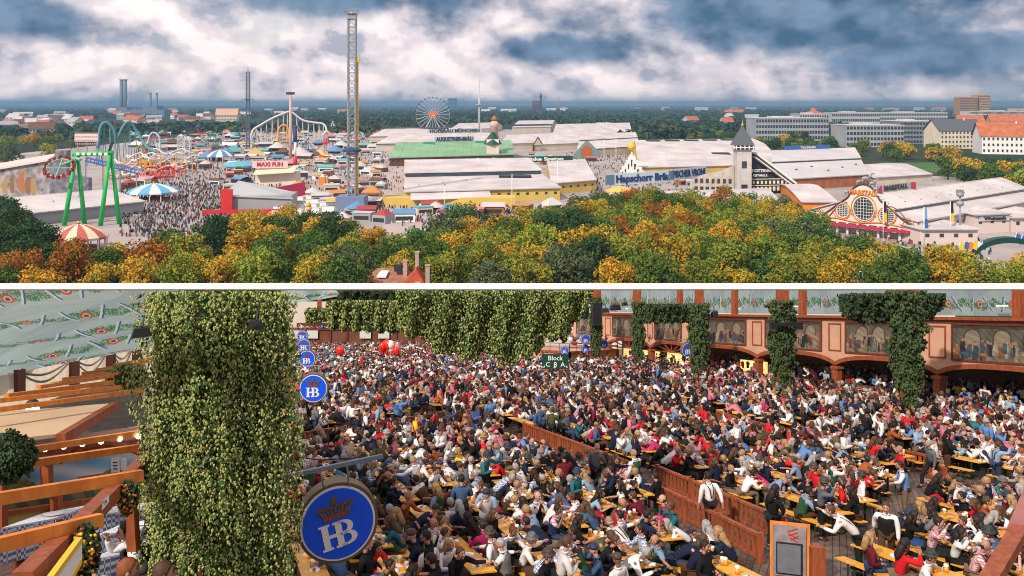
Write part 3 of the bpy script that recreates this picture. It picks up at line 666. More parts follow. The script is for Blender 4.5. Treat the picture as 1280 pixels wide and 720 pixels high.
for k, (u, z, s_) in enumerate([(.40, 23, 1.0), (.47, 24.2, 1.25), (.54, 22.6, 1.0), (.58, 20.5, .8), (.26, 18, .8)]):
    c = f3(u, z, 0); b.ball(c + Vector((0, 0, 1.6 * s_)), (1.6 * s_, .8 * s_, .8 * s_), 8, 5); b.tube([c + Vector((1.2 * s_, 0, 1.9 * s_)), c + Vector((2.2 * s_, 0, 3.4 * s_))], [.6 * s_, .35 * s_], 6); b.ball(c + Vector((2.7 * s_, 0, 3.4 * s_)), (.8 * s_, .35 * s_, .35 * s_), 6, 4)
    for dx in (-1.2, -.8, .9, 1.3): b.tube([c + Vector((dx * s_, 0, 1.4 * s_)), c + Vector(((dx + .3) * s_, 0, 0))], [.3 * s_, .15 * s_], 5)
b.build('horse_sculpture', steel, fa)
# small flat buildings right
for lb, a, b_, h1, dep in [('small white flat roofed building with sloping side, under the light mast', (1150, 306), (1222, 306), 6.5, 26), ('white flat building with grey name board behind the arch', (1218, 292), (1262, 290), 8.5, 24), ('white flat building at the right edge behind the arch', (1264, 290), (1330, 288), 6.5, 34)]:
    o, P, X, D = gtent('flat_building', lb, a, b_, [(0, h1), (dep, h1 + 1)], mat('pale_pink_wall', (0, 0, 0)), white, 'low buildings beside the arch', dirv=(-.2, 1))
    o['category'] = 'building'
    if 'name board' in lb: gsign(o, 'Weinzelt', P(.55, -.6, 5.6), X, 2.4, 17, white2, dark, .4)
# dark entrance arch
o = thing('entrance_arch', 'dark green entrance arch hung with small flags at the right edge', 'arch', (*G(1240, 352), 0)); b = MB()
AW = 18.5; pts = []
for k in range(17):
    a = math.pi * k / 16; pts.append((-math.cos(a) * AW * .62 + 6, 7 + math.sin(a) * 6))
for (x0, z0), (x1, z1) in zip(pts[:-1], pts[1:]): b.prism([(x0, 0, z0), (x1, 0, z1), (x1, 0, z1 + 1.9), (x0, 0, z0 + 1.9)], (0, 3, 0))
for x in (-7.5, 17.5): b.box((x, 1.5, 4.4), (4.2, 3.2, 8.8)); b.box((x, 1.5, 9.2), (5, 3.8, .9))
b.box((-11.5, 1.5, 5.5), (5, 3, 5.5)); b.build('arch_frame', dgreen, o)
b = MB(); b.box((-11.5, -.1, 6.3), (3.6, .2, 2.6)); b.build('panel', mat('teal_board', (.05, .22, .2)), o)
for k, (fx, cl) in enumerate([(-11, yellowp), (-9.4, blue), (-8, orangep), (-6.5, yellowp), (-5, wht), (-3.5, blue), (8, blue), (10, blue), (12, yellowp), (14, orangep), (16, blue)]):
    f_ = MB(); z0 = 9.5 if fx < -3 else 13 - abs(fx - 6) * .35; f_.tube([(fx, 1, z0), (fx + .6, .5, z0 + 4.2)], .09, 5); fo = f_.build('flag_pole', wht, o)
    c_ = MB(); c_.prism([(fx + .6, .5, z0 + 4.1), (fx + .3, .5, z0 + 1.6), (fx + 1.5, .3, z0 + 1.0), (fx + 2.0, .3, z0 + 3.4)], (0, .08, 0)); c_.build('flag', cl, fo)
def stall(px, py, w, h, dep, roofc, wallc, label=None, kind=0, rz=0.0, zone=None, head=None):
    x, y = G(px, py); o = thing('market_stall', label or '', 'stall', (x, y, 0), rz, 'stalls of the fairground'); b = MB()
    b.box((0, dep / 2, h / 2), (w, dep, h)); b.build('stall_body', wallc, o)
    r = MB()
    if kind == 0: r.prism([(-w * .54, -.6, h), (w * .54, -.6, h), (w * .54, dep / 2, h + w * .12 + .5), (-w * .54, dep / 2, h + w * .12 + .5)], (0, 0, .15)); r.prism([(-w * .54, dep / 2, h + w * .12 + .5), (w * .54, dep / 2, h + w * .12 + .5), (w * .54, dep + .6, h), (-w * .54, dep + .6, h)], (0, 0, .15))
    elif kind == 1: r.box((0, dep / 2, h + .25), (w * 1.08, dep * 1.1, .4))
    elif kind == 2: r.lathe((0, dep / 2, h), [(w * .62, 0), (w * .58, .5), (w * .1, w * .3), (.05, w * .36)], 10, False)
    else: r.box((0, dep / 2, h + w * .16), (w, dep, w * .32), 0, .12)
    r.build('stall_roof', roofc, o)
    c = MB(); c.box((0, -.12, h * .45), (w * .8, .2, h * .45)); c.build('counter', dark, o)
    if zone: ranked(o, head, zone)
    return o
rc = [('white', white), ('white', wht), ('pale grey', white2), ('white', white), ('pale grey', white2), ('white', white), ('white', white), ('pale grey', white2), ('red', mat('faded_red_cloth', (.36, .05, .05))), ('orange', mat('faded_orange_cloth', (.50, .22, .07))), ('blue', mat('mid_blue_cloth', (.10, .25, .45))), ('yellow', mat('faded_yellow_cloth', (.52, .38, .12))), ('turquoise', mat('turquoise_cloth', (.10, .42, .42))), ('brown', brn), ('pink', mat('pink_cloth', (.6, .2, .25)))]
wc = [cream, wht, wood, brn, gry, gry, brn, dark]
def stalls(n, fn, zone, wr=(6, 13), cols=rc):
    for i in range(n):
        px, py = fn(); nm, m_ = R.choice(cols); w_ = R.uniform(*wr)
        stall(px, py, w_, R.uniform(3, 4.6), R.uniform(6, 12), m_, R.choice(wc), kind=R.choice([0, 0, 1, 1, 2, 3]), rz=R.uniform(-.5, .5), zone=zone, head=f'{nm} roofed stall')
def reg(x0, x1, y0, y1): return lambda: (R.uniform(x0, x1), 1 / R.uniform(1 / (y1 - YH), 1 / (y0 - YH)) + YH)
stalls(60, reg(362, 476, 200, 264), 'among the packed stalls left of the walkway')
stalls(44, reg(370, 474, 166, 200), 'behind the packed stalls left of the walkway', (10, 22))
stalls(100, reg(165, 360, 165, 202), 'in the rides quarter on the left', (10, 22))
stalls(14, reg(230, 330, 205, 245), 'in the plaza among the crowd', (6, 10))
stalls(16, reg(150, 235, 200, 236), 'beside the striped round tent')
stalls(12, reg(515, 695, 262, 274), 'along the front of the yellow tent', (7, 12), rc[6:])
stalls(10, reg(640, 740, 194, 206), 'before the colourful gable', (7, 12), rc[6:])
stalls(10, reg(745, 900, 225, 238), 'in the crowded lane behind the blue banner', (7, 13), rc[6:])
stalls(6, reg(965, 1010, 262, 290), 'beside the black lettered gable', (7, 11), rc[8:12])
stalls(6, reg(420, 520, 270, 286), 'at the near end of the walkway', (7, 11), rc[6:12])
for i in range(16):                                   # parked white trailers
    px = 352 + (i % 4) * 19 + R.uniform(-2, 2); py = 256 + (i // 4) * 5.6 - (i % 4) * 2
    x, y = G(px, py); o = thing('trailer', '', 'trailer', (x, y, 0), -.25 + R.uniform(-.05, .05), 'white trailers parked side by side'); b = MB(); b.box((0, 0, 2.4), (8.2, 3.6, 3)); b.build('trailer_body', wht, o)
    b = MB(); b.box((0, 0, 3.98), (8.4, 3.8, .16)); b.build('trailer_roof', white2, o); b = MB()
    for dx in (-2.5, 2.5): b.tube([(dx, -1.9, .5), (dx, 1.9, .5)], .5, 10)
    b.build('wheel', dark, o); ranked(o, 'white trailer', 'in the parked block above the trees')
# red show building with grey pyramid roof
o = thing('show_building', 'fun house with red front, grey pyramid roof and red base panel', 'fun house', (*G(322, 268), 0), .1); b = MB(); b.box((0, 12, 5), (36, 22, 10)); b.build('wall', gry, o)
b = MB(); b.prism([(-19, 0, 10), (19, 0, 8), (17, 24, 9), (-15, 24, 16)], (0, 0, .5)); b.prism([(-19, 0, 10), (-15, 24, 16), (-17, 24, 10)], (.5, 0, 0)); b.build('roof', mat('zinc_roof', (.42, .44, .47)), o)
b = MB(); b.box((-16, -1, 7), (6, 1.5, 14)); b.build('red_tower', redp, o); b = MB(); b.box((-8, -4, 1.6), (40, 2, 3.2)); b.build('red_panel', redp, o)
b = MB(); b.prism([(-12, 34, 4), (2, 32, 4), (2, 32, 11), (-12, 34, 11)], (0, 1, 0)); b.prism([(2, 32, 4), (20, 40, 6), (20, 40, 14), (2, 32, 11)], (0, 1, 0)); b.build('crimson_panel', mat('crimson_board', (.42, .03, .09)), o)
o = thing('show_building', 'small show booth with cream awning and red lettering behind the fun house', 'booth', (*G(344, 232), 0)); b = MB(); b.box((0, 8, 5), (30, 14, 10)); b.build('wall', cream, o)
b = MB(); b.prism([(-15, -5, 8), (15, -5, 10), (15, 6, 14), (-15, 6, 12)], (0, 0, .5)); b.build('awning', mat('cream_cloth', (.75, .6, .42)), o)
bs = MB(); bs.box((-4, 1, 15.5), (26, .8, 5)); bs.build('sign_board', mat('pale_pink_board', (.7, .5, .5)), o); bs = MB(); text_mb(bs, 'MAXI FUN', (-4, .4, 15.5), (1, 0, 0), (0, 0, 1), 3.0, .15, .03); bs.build('lettering', redp, o)
# striped round tents, carousel
def round_tent(px, py, r, h, c1, c2, label, n=16, rise=.45):
    x, y = G(px, py); o = thing('round_tent', label, 'tent', (x, y, 0)); b = MB()
    for k in range(n):
        a = 2 * math.pi * k / n; b.bar((math.cos(a) * r * .94, math.sin(a) * r * .94, 0), (math.cos(a) * r * .94, math.sin(a) * r * .94, h), .4)
    b.build('post', wht, o); b = MB(); prof = [(1, 0), (.96, .08), (.8, .38), (.55, .68), (.3, .88), (.08, 1)]
    for k in range(n):
        b.use(c1 if k % 2 else c2); a0 = 2 * math.pi * k / n; a1 = 2 * math.pi * (k + 1) / n
        for (p, z), (p2, z2) in zip(prof[:-1], prof[1:]):
            b.quad(*[(math.cos(a) * r * q, math.sin(a) * r * q, h + zz * r * rise) for a, q, zz in ((a0, p, z), (a1, p, z), (a1, p2, z2), (a0, p2, z2))])
        b.quad((math.cos(a0) * r, math.sin(a0) * r, h - .9), (math.cos(a1) * r, math.sin(a1) * r, h - .9), (math.cos(a1) * r, math.sin(a1) * r, h), (math.cos(a0) * r, math.sin(a0) * r, h))
    b.build('canopy', None, o); b = MB(); b.lathe((0, 0, 0), [(r * .7, 0), (r * .7, 1)], 16); b.lathe((0, 0, 1), [(1.5, 0), (1.5, h)], 8); b.build('platform', wood, o)
    b = MB(); b.ball((0, 0, h + r * rise + .5), .6, 6, 4); b.build('finial', yellowp, o); return o
round_tent(98, 312, 11.5, 5.5, mat('dusty_red_cloth', (.45, .12, .10), .8), mat('cream_cloth', (0, 0, 0)), 'carousel with red and cream striped dome roof by the park trees')
round_tent(192, 250, 15.5, 5.5, wht, mat('sky_blue_cloth', (.12, .38, .62), .8), 'round white and blue striped tent beside the plaza', 14, .32)
round_tent(275, 202, 13, 6, wht, mat('mid_blue_cloth', (0, 0, 0)), 'small blue and white round tent deep in the plaza', 12, .5)
round_tent(300, 213, 16, 5, mat('turquoise_cloth', (0, 0, 0)), mat('sky_blue_cloth', (0, 0, 0)), 'turquoise round roof beside the plaza crowd', 12, .22)
# ghost-train wall with slanting roof edge, long white hall roof in front
o = thing('ghost_train', 'long painted rock-face wall with slanting pink roof edge at far left', 'fun house', (*G(30, 246), 0)); ox, oy = o.location[:2]
A = Vector((*G(-60, 244), 0)) - o.location; B = Vector((*G(62, 247), 0)) - o.location; b = MB(); b.prism([A, B, B + Vector((0, 0, 24)), A + Vector((0, 0, 12))], (0, 12, 0)); wl = b.build('wall', mat('painted_rock', (.30, .28, .29), .9, .6, .25, bump=.4), o)
b = MB(); b.prism([A + Vector((0, -2, 11.5)), B + Vector((0, -2, 23.5)), B + Vector((0, 16, 27)), A + Vector((0, 16, 15))], (0, 0, 1.2)); b.build('roof', mat('pink_roof', (.66, .52, .48)), o)
rs = random.Random(3)
for k, (u, z, w_, cl) in enumerate([(.56, 7, 7, mat('faded_ochre', (.38, .25, .10))), (.63, 8, 4, mat('faded_brown', (.26, .13, .07))), (.73, 9, 7, mat('faded_rust', (.40, .16, .06))), (.79, 8, 5, mat('faded_brown', (0, 0, 0))), (.84, 6, 4, mat('faded_ochre', (0, 0, 0))), (.50, 5, 4, mat('faded_grey', (.42, .38, .35)))]):
    p = MB(); c = A.lerp(B, u); ring_ = []
    for j in range(14):
        a = 2 * math.pi * j / 14; q_ = rs.uniform(.7, 1.1); ring_.append(c + Vector((math.cos(a) * w_ * .5 * q_, -.2 - k * .03, z + math.sin(a) * (6 + k % 3) * q_ )))
    p.prism(ring_, (0, .15, 0)); p.build('painted_figure', cl, wl)
b = MB(); b.prism([B, B + Vector((9, 3, 0)), B + Vector((9, 3, 30)), B + Vector((4, 1, 30)), B + Vector((0, 0, 22))], (0, 6, 0)); b.prism([B + Vector((9, 3, 0)), B + Vector((22, 6, 0)), B + Vector((22, 6, 12)), B + Vector((9, 3, 15))], (0, 5, 0)); b.build('rock_tower', mat('painted_rock_dark', (.22, .22, .26), .9, .5, .4, bump=.4), o)
o, P, X, D = gtent('long_hall', 'long low white roofed hall under the green ride, near the left edge', (26, 284), (180, 266), [(0, 6), (34, 11), (58, 7)], gry, white, 'low halls of the rides', winz=False); o['category'] = 'hall'
# ================================================================ rides, towers, city, people of the fair
def lattice(b, x, y, z0, z1, w, step, t=.35, w1=None):
    w1 = w1 or w; n = max(1, int((z1 - z0) / step)); c = ((-1, -1), (1, -1), (1, 1), (-1, 1))
    q = lambda i, k: (x + c[k % 4][0] * (w + (w1 - w) * i / n) / 2, y + c[k % 4][1] * (w + (w1 - w) * i / n) / 2, z0 + (z1 - z0) * i / n)
    for k in range(4): b.bar(q(0, k), q(n, k), t)
    for i in range(n):
        for k in range(4):
            b.bar(q(i, k), q(i + 1, k + 1), t * .5); b.bar(q(i + 1, k), q(i + 1, k + 1), t * .6)
def at(px, py): x, y = G(px, py); return (x, y, 0)
# free-fall tower
x, y = G(440, 262); o = thing('drop_tower', 'tall steel lattice free-fall tower rising far above the stalls', 'drop tower', (x, y, 0)); zt = HC + (YH - 24) / F * y; b = MB(); lattice(b, 0, 0, 0, zt, 4.2, 4.2, .62); b.build('lattice_mast', steel, o)
b = MB(); b.box((0, 0, zt + 1), (5, 5, 2)); b.lathe((0, 0, zt + 2), [(2, 0), (3.2, 1), (2.2, 2)], 10)
for k in range(10):
    a = k * .628; b.bar((math.cos(a) * 2, math.sin(a) * 2, zt + 1), (math.cos(a) * 4.6, math.sin(a) * 4.6, zt + 4.6), .25)
b.tube([(math.cos(k * .628) * 4.6, math.sin(k * .628) * 4.6, zt + 4.6) for k in range(11)], .22, 5); b.bar((0, 0, zt + 2), (0, 0, zt + 7), .3); b.build('crown_head', steel, o)
zc = HC - (190 - YH) / F * y
b = MB(); b.lathe((0, 0, zc), [(4.4, 0), (5.4, .4), (5.4, 1.4), (3.6, 2.4)], 14, False); b.build('gondola', mat('navy_paint', (.03, .07, .16)), o)
b = MB(); b.box((0, 0, 4), (16, 14, 8)); b.build('base_station', mat('blue_grey_board', (.16, .22, .36)), o)
b = MB(); z2 = HC - (75 - YH) / F * y; b.bar((3.2, 0, 0), (3.2, 0, z2), .9); b.box((3.2, 0, z2), (2.4, 2.4, 2.4)); b.build('lift_rail', yellowp, o)
# star flyer
x, y = G(310, 186); o = thing('star_flyer', 'dark lattice swing tower with star ring, left of centre', 'swing tower', (x, y, 0)); zt = HC + (YH - 90) / F * y; b = MB(); lattice(b, 0, 0, 0, zt, 4, 5, .75); b.bar((0, 0, zt), (0, 0, zt + 6), .8); b.build('lattice_mast', mat('dark_steel', (.10, .13, .17), .5, .1), o)
zc = HC + (YH - 125) / F * y; b = MB()
for k in range(12):
    a = k * math.pi / 6; b.bar((0, 0, zc + 1.6), (math.cos(a) * 9, math.sin(a) * 9, zc), .5); b.bar((math.cos(a) * 9, math.sin(a) * 9, zc), (math.cos(a) * 11, math.sin(a) * 11, zc - 4), .2)
b.lathe((0, 0, zc - 1), [(2.6, 0), (3.2, 1.5), (2.6, 3)], 10); b.build('star_ring', mat('dark_steel', (0, 0, 0)), o)
x, y = G(599, 176); o = thing('star_flyer', 'slim pale swing tower right of the big wheel', 'swing tower', (x, y, 0)); zt = HC + (YH - 100) / F * y; b = MB(); b.tube([(0, 0, 0), (0, 0, zt)], [1.6, 1.0], 8); b.bar((0, 0, zt), (0, 0, zt + 7), .5); b.build('mast', mat('pale_steel', (.5, .5, .53)), o)
zc = HC - (132 - YH) / F * y; b = MB(); b.lathe((0, 0, zc), [(2, 0), (6.5, 1), (6.5, 2), (2, 3)], 12); b.build('star_ring', steel, o)
# floodlight mast
x, y = G(363, 206); o = thing('floodlight_mast', 'tall pink tinted floodlight mast with dark lamp bar', 'light mast', (x, y, 0)); zt = HC + (YH - 118) / F * y; b = MB(); b.tube([(0, 0, 0), (0, 0, zt)], [1.7, 1.1], 8); b.build('mast', mat('pink_concrete', (.55, .38, .34)), o); b = MB(); b.box((0, 0, zt + 1), (8, 2, 2.4)); b.build('lamp_bar', dark, o)
x, y = G(1200, 302); o = thing('light_mast', 'grey light mast with clustered lamps by the flat buildings', 'light mast', (x, y, 0)); zt = HC - (243 - YH) / F * y; b = MB(); b.tube([(0, 0, 0), (0, 0, zt)], [.45, .35], 8); b.build('mast', steel, o); b = MB()
for z in (zt - 5, zt - 1): b.lathe((0, 0, z), [(1.2, 0), (1.6, .6), (1.6, 1.6), (1.2, 2)], 8)
for k in range(6): b.box((math.cos(k) * 1.3, math.sin(k) * 1.3, zt + 1.4), (.6, .6, 1.3))
b.build('lamp_cluster', steel, o)
# red white blue high striker pole
x, y = G(369, 210); o = thing('high_striker', 'slim pole painted blue, white and red above the stalls', 'pole', (x, y, 0)); z0 = HC - (208 - YH) / F * y
for nm, (ya, yb, r, m_) in {'red_section': (208, 195, 1.9, redp), 'white_section': (195, 177, 1.1, wht), 'blue_section': (177, 159, 1.9, mat('navy_paint', (0, 0, 0)))}.items():
    b = MB(); b.tube([(0, 0, HC - (ya - YH) / F * y), (0, 0, HC - (yb - YH) / F * y)], r, 8); b.build(nm, m_, o)
b = MB(); b.ball((0, 0, HC - (159 - YH) / F * y), 2.2, 8, 5); b.build('top_ball', mat('navy_paint', (0, 0, 0)), o)
# big wheel
x, y = G(541, 166); o = thing('ferris_wheel', 'big wheel with orange red hub and ring of cabins behind the tents', 'big wheel', (x, y, 0), .12); RW = 21 * y / F; zc = HC - (143.5 - YH) / F * y
b = MB()
for k in range(48):
    a0 = 2 * math.pi * k / 48; a1 = 2 * math.pi * (k + 1) / 48
    for dy in (-1.5, 1.5): b.bar((math.cos(a0) * RW, dy, zc + math.sin(a0) * RW), (math.cos(a1) * RW, dy, zc + math.sin(a1) * RW), .8)
b.build('rim', steel, o); b = MB()
for k in range(24):
    a = 2 * math.pi * k / 24
    for dy in (-1.5, 1.5): b.bar((0, dy, zc), (math.cos(a) * RW, dy, zc + math.sin(a) * RW), .75)
b.build('spokes', mat('pale_blue_steel', (.5, .58, .66)), o)
b = MB(); b.tube([(0, -3, zc), (0, 3, zc)], RW * .22, 14); b.build('hub', mat('orange_red_paint', (.7, .14, .05)), o)
cb_ = None
for k in range(28):
    a = 2 * math.pi * k / 28
    if cb_ is None:
        b = MB(); b.lathe((0, 0, -1.9), [(1.2, 0), (1.9, .8), (1.9, 2.2), (.6, 3.2)], 8); cb_ = b.mesh('cabin'); cb_.materials.append(dark)
    c = obj('cabin', cb_, o, (math.cos(a) * (RW + 1.2), 0, zc + math.sin(a) * (RW + 1.2)))
b = MB()
for s_ in (-1, 1):
    for dy in (-4, 4): b.bar((s_ * RW * .55, dy, 0), (0, dy, zc), 1.3)
b.build('support', mat('pale_steel', (0, 0, 0)), o)
# inverting pendulum ride, bright green
x, y = G(118, 281); o = thing('pendulum_ride', 'bright green swing ride with red seats on a tilted ring', 'ride', (x, y, 0)); Z = lambda py: HC - (py - YH) / F * y; XX = lambda px: (px - 640) / F * y - x
b = MB()
for top_, feet in ((96, (84, 102)), (138, (129, 146))):
    for f_, dy in zip(feet, (-3, 3)): b.tube([(XX(f_), dy, 0), (XX(top_), dy * .3, Z(194))], [1.25, .85], 8)
b.build('leg', green, o); b = MB(); b.tube([(XX(91), 0, Z(193)), (XX(141), 0, Z(191))], 1.1, 8)
b.build('beam', green, o)
b = MB()
for k in range(6): b.box((XX(99 + k * 7), -1.3, Z(192.3)), (1.6, .5, 1.3))
b.build('beam_lamp', wht, o)
b = MB(); b.tube([(XX(95), -1, Z(197)), (XX(108), -6, Z(199))], .8, 6); b.tube([(XX(96), -1, Z(199)), (XX(80), -4, Z(206))], .6, 6); b.build('swing_arm', palegreen, o)
cxr, czr = XX(79), Z(209); rp = lambda a, r=1.0: (cxr + math.cos(a) * 6.2 * r, -4 + math.sin(a) * 3.2 * r, czr + math.sin(a) * 4.1 * r)
b = MB(); b.tube([rp(2 * math.pi * k / 20) for k in range(21)], .4, 6, False)
for k in range(4): b.bar(rp(0, 0), rp(k * 1.57), .4)
rg = b.build('gondola_ring', palegreen, o)
for k in range(16):
    b = MB(); p = rp(2 * math.pi * (k + .5) / 16, 1.12); b.box(p, (1.5, 1.2, 1.7), k); b.box((p[0], p[1] + .5, p[2] + .9), (1.1, .4, 1.2), k); b.build('seat', mat('dark_red_seat', (.28, .02, .02)), rg)
b = MB(); b.bar((XX(136), 0, Z(190)), (XX(141), 0, Z(177)), 1.0); b.build('counterweight', dark, o)
# tubular coaster with loops, teal track
def coaster(label, cx, cyp, path, m, msup, r=.9, sup=True, cat='roller coaster', legs=7):
    x, y = G(cx, cyp); o = thing('roller_coaster', label, cat, (x, y, 0)); P_ = []
    for px, py, dy in path: P_.append(Vector(((px - 640) / F * (y + dy) - x, dy, HC - (py - YH) / F * (y + dy))))
    sm = []
    for i in range(len(P_) - 1):
        p0, p1, p2, p3 = P_[max(i - 1, 0)], P_[i], P_[i + 1], P_[min(i + 2, len(P_) - 1)]
        for k in range(6):
            u = k / 6; sm.append(.5 * ((2 * p1) + (p2 - p0) * u + (2 * p0 - 5 * p1 + 4 * p2 - p3) * u * u + (3 * p1 - p0 - 3 * p2 + p3) * u ** 3))
    sm.append(P_[-1]); b = MB(); b.tube(sm, r, 6)
    off = Vector((0, 2.0, .3)); b.tube([p + off for p in sm], r * .6, 5)
    for p in sm[::2]: b.bar(p, p + off, r * .7)
    b.build('track', m, o); b = MB()
    for p in sm[::legs]:
        if p.z > 4: b.bar(p + Vector((0, 1, -.5)), (p.x - 1.2, p.y + 1, 0), .6); b.bar(p + Vector((0, 1, -.5)), (p.x + 1.6, p.y + 2.5, 0), .6)
    b.build('support', msup, o); return o
teal = mat('teal_track', (.08, .26, .30), .5); whs = mat('white_track', (.62, .60, .60), .6); org = mat('amber_steel', (.72, .34, .05), .6)
coaster('teal tube roller coaster with tall arches above the rides on the left', 155, 205, [(122, 185, 0), (125, 160, 3), (132, 153, 6), (141, 160, 9), (146, 172, 12), (155, 156, 16), (163, 153, 20), (172, 166, 24), (184, 184, 20), (196, 190, 12)], teal, teal, 1.3, legs=5)
coaster('small dark loop coaster beside the teal one', 190, 192, [(176, 190, 0), (183, 182, 2), (188, 168, 3), (193, 166, 4), (199, 172, 5), (200, 188, 6)], mat('pale_blue_steel', (0, 0, 0)), steel, 1.0, legs=4)
coaster('black spectacle shaped double loop ride', 180, 196, [(170, 193, 0), (173, 185, 1), (180, 184, 2), (184, 191, 3), (179, 196, 4), (184, 190, 5), (187, 184, 6), (193, 184, 7), (195, 192, 8), (188, 196, 9)], dark, dark, 1.0, legs=6)
coaster('white roller coaster with long curved hill behind the plaza', 355, 178, [(313, 176, 0), (316, 163, 4), (326, 156, 8), (340, 148, 12), (354, 142, 16), (364, 140, 20), (378, 150, 24), (392, 153, 28), (404, 155, 30), (408, 163, 26), (402, 170, 20)], whs, whs, 1.5, legs=3)
coaster('orange and pink loop of the coaster behind the plaza', 352, 182, [(347, 178, 0), (348, 162, 2), (354, 156, 3), (360, 160, 4), (361, 174, 5)], org, org, 1.2, legs=4)
def scaffold(px0, px1, py, ptop, label, m1, m2, dens=9, seed=1):
    rr = random.Random(seed); xa, ya = G(px0, py); xb, yb = G(px1, py); o = thing('roller_coaster', label, 'roller coaster', ((xa + xb) / 2, ya, 0)); w_ = (xb - xa) / 2; zt = HC - (ptop - YH) / F * ya; b = MB(); b2 = MB(); n = int(2 * w_ / 4)
    for i in range(n + 1):
        xx = -w_ + 2 * w_ * i / n
        for dy in (0, 12, 26, 40): b.bar((xx, dy, 0), (xx, dy, zt * rr.uniform(.6, 1.1)), .45)
    for k in range(dens):
        z = zt * (k + 1) / dens; dy = rr.choice((-1, 6, 14, 25, 38))
        pts = [(-w_ + 2 * w_ * i / 14, dy + math.sin(i * .9 + k) * 3, max(1, z + math.sin(i * .7 + k * 2) * zt * .12)) for i in range(15)]; b2.tube(pts, .75, 5)
    b.build('support', m1, o); b2.build('track', m2, o); return o
scaffold(130, 170, 224, 198, 'yellow white wild-mouse coaster scaffolding behind the green ride', org, whs, 9, 2)
scaffold(168, 226, 218, 192, 'orange grey coaster scaffolding right of the green ride', org, mat('pale_blue_steel', (0, 0, 0)), 8, 3)
scaffold(172, 208, 226, 212, 'low red kiddie coaster with looping rails by the striped tent', redp, redp, 4, 4)
x, y = G(135, 240); o = thing('water_slide', 'long straight blue truss ramp descending behind the green ride', 'ramp', (x, y, 0)); b = MB(); q0 = ((107 - 640) / F * y - x, 0, HC - (201 - YH) / F * y); q1 = ((172 - 640) / F * y - x, 0, HC - (217 - YH) / F * y); b.bar(q0, q1, 2.4, .8); b.bar((q0[0], -1, q0[2] + 2.2), (q1[0], -1, q1[2] + 2.2), .5); b.bar((q0[0], 3, q0[2] + 2.2), (q1[0], 3, q1[2] + 2.2), .5)
for k in range(14): p = Vector(q0).lerp(Vector(q1), k / 13); b.bar(p, p + Vector((1.5, -1, 2.2)), .35)
b.build('ramp', blue, o); b = MB()
for k in (0, .33, .66, .98): p = Vector(q0).lerp(Vector(q1), k); b.bar(p, (p.x, p.y, 0), .7)
b.build('support', steel, o)
x, y = G(108, 208); o = thing('billboard', 'large pale billboard covered in small lettering, top left of the rides', 'billboard', (x, y, 0)); b = MB(); z = HC - (172 - YH) / F * y; w_ = 29 * y / F; b.box((0, 0, z), (w_, 1, 11 * y / F * .9)); b.build('board', mat('pale_board', (.66, .60, .58)), o); b = MB()
for r_ in range(4):
    for k in range(12): b.box((-w_ * .44 + k * w_ * .08, -.6, z - 6 + r_ * 3.4), (w_ * .05, .2, 1.3))
b.build('lettering', mat('faded_red', (.5, .25, .22)), o); b = MB()
for k in (-.4, 0, .4): b.bar((w_ * k, 1, 0), (w_ * k, 1, z), .9)
b.build('post', steel, o)
for px, lb in ((235, 'grey scaffold tower left of the star ring swing'), (226, 'second grey scaffold tower left of the star ring swing')):
    x, y = G(px, 205); o = tag(None or (lambda b: (lattice(b, 0, 0, 0, 27, 5, 3.5, .7), b.build('scaffold_tower', mat('pale_steel', (0, 0, 0)), None, (x, y, 0)))[1])(MB()), lb, 'tower')
def flatride(px, py, r, h, m, label):
    x, y = G(px, py); o = thing('swing_ride', label, 'ride', (x, y, 0)); b = MB()
    for k in range(6):
        a = k * 1.047; b.bar((0, 0, h), (math.cos(a) * r, math.sin(a) * r * .6, 0), .9)
    b.build('leg', m, o); b = MB(); b.lathe((0, 0, h - 1), [(1, 0), (2.4, 1), (.4, 3)], 8); b.build('head', m, o)
flatride(416, 166, 13, 23, mat('pale_steel', (0, 0, 0)), 'white A-frame swing ride behind the drop tower')
flatride(383, 190, 18, 17, whs, 'white spider legged ride among the stalls')
flatride(265, 178, 16, 14, mat('sea_green_paint', (.05, .28, .18)), 'sea green octopus ride in the far rides quarter')
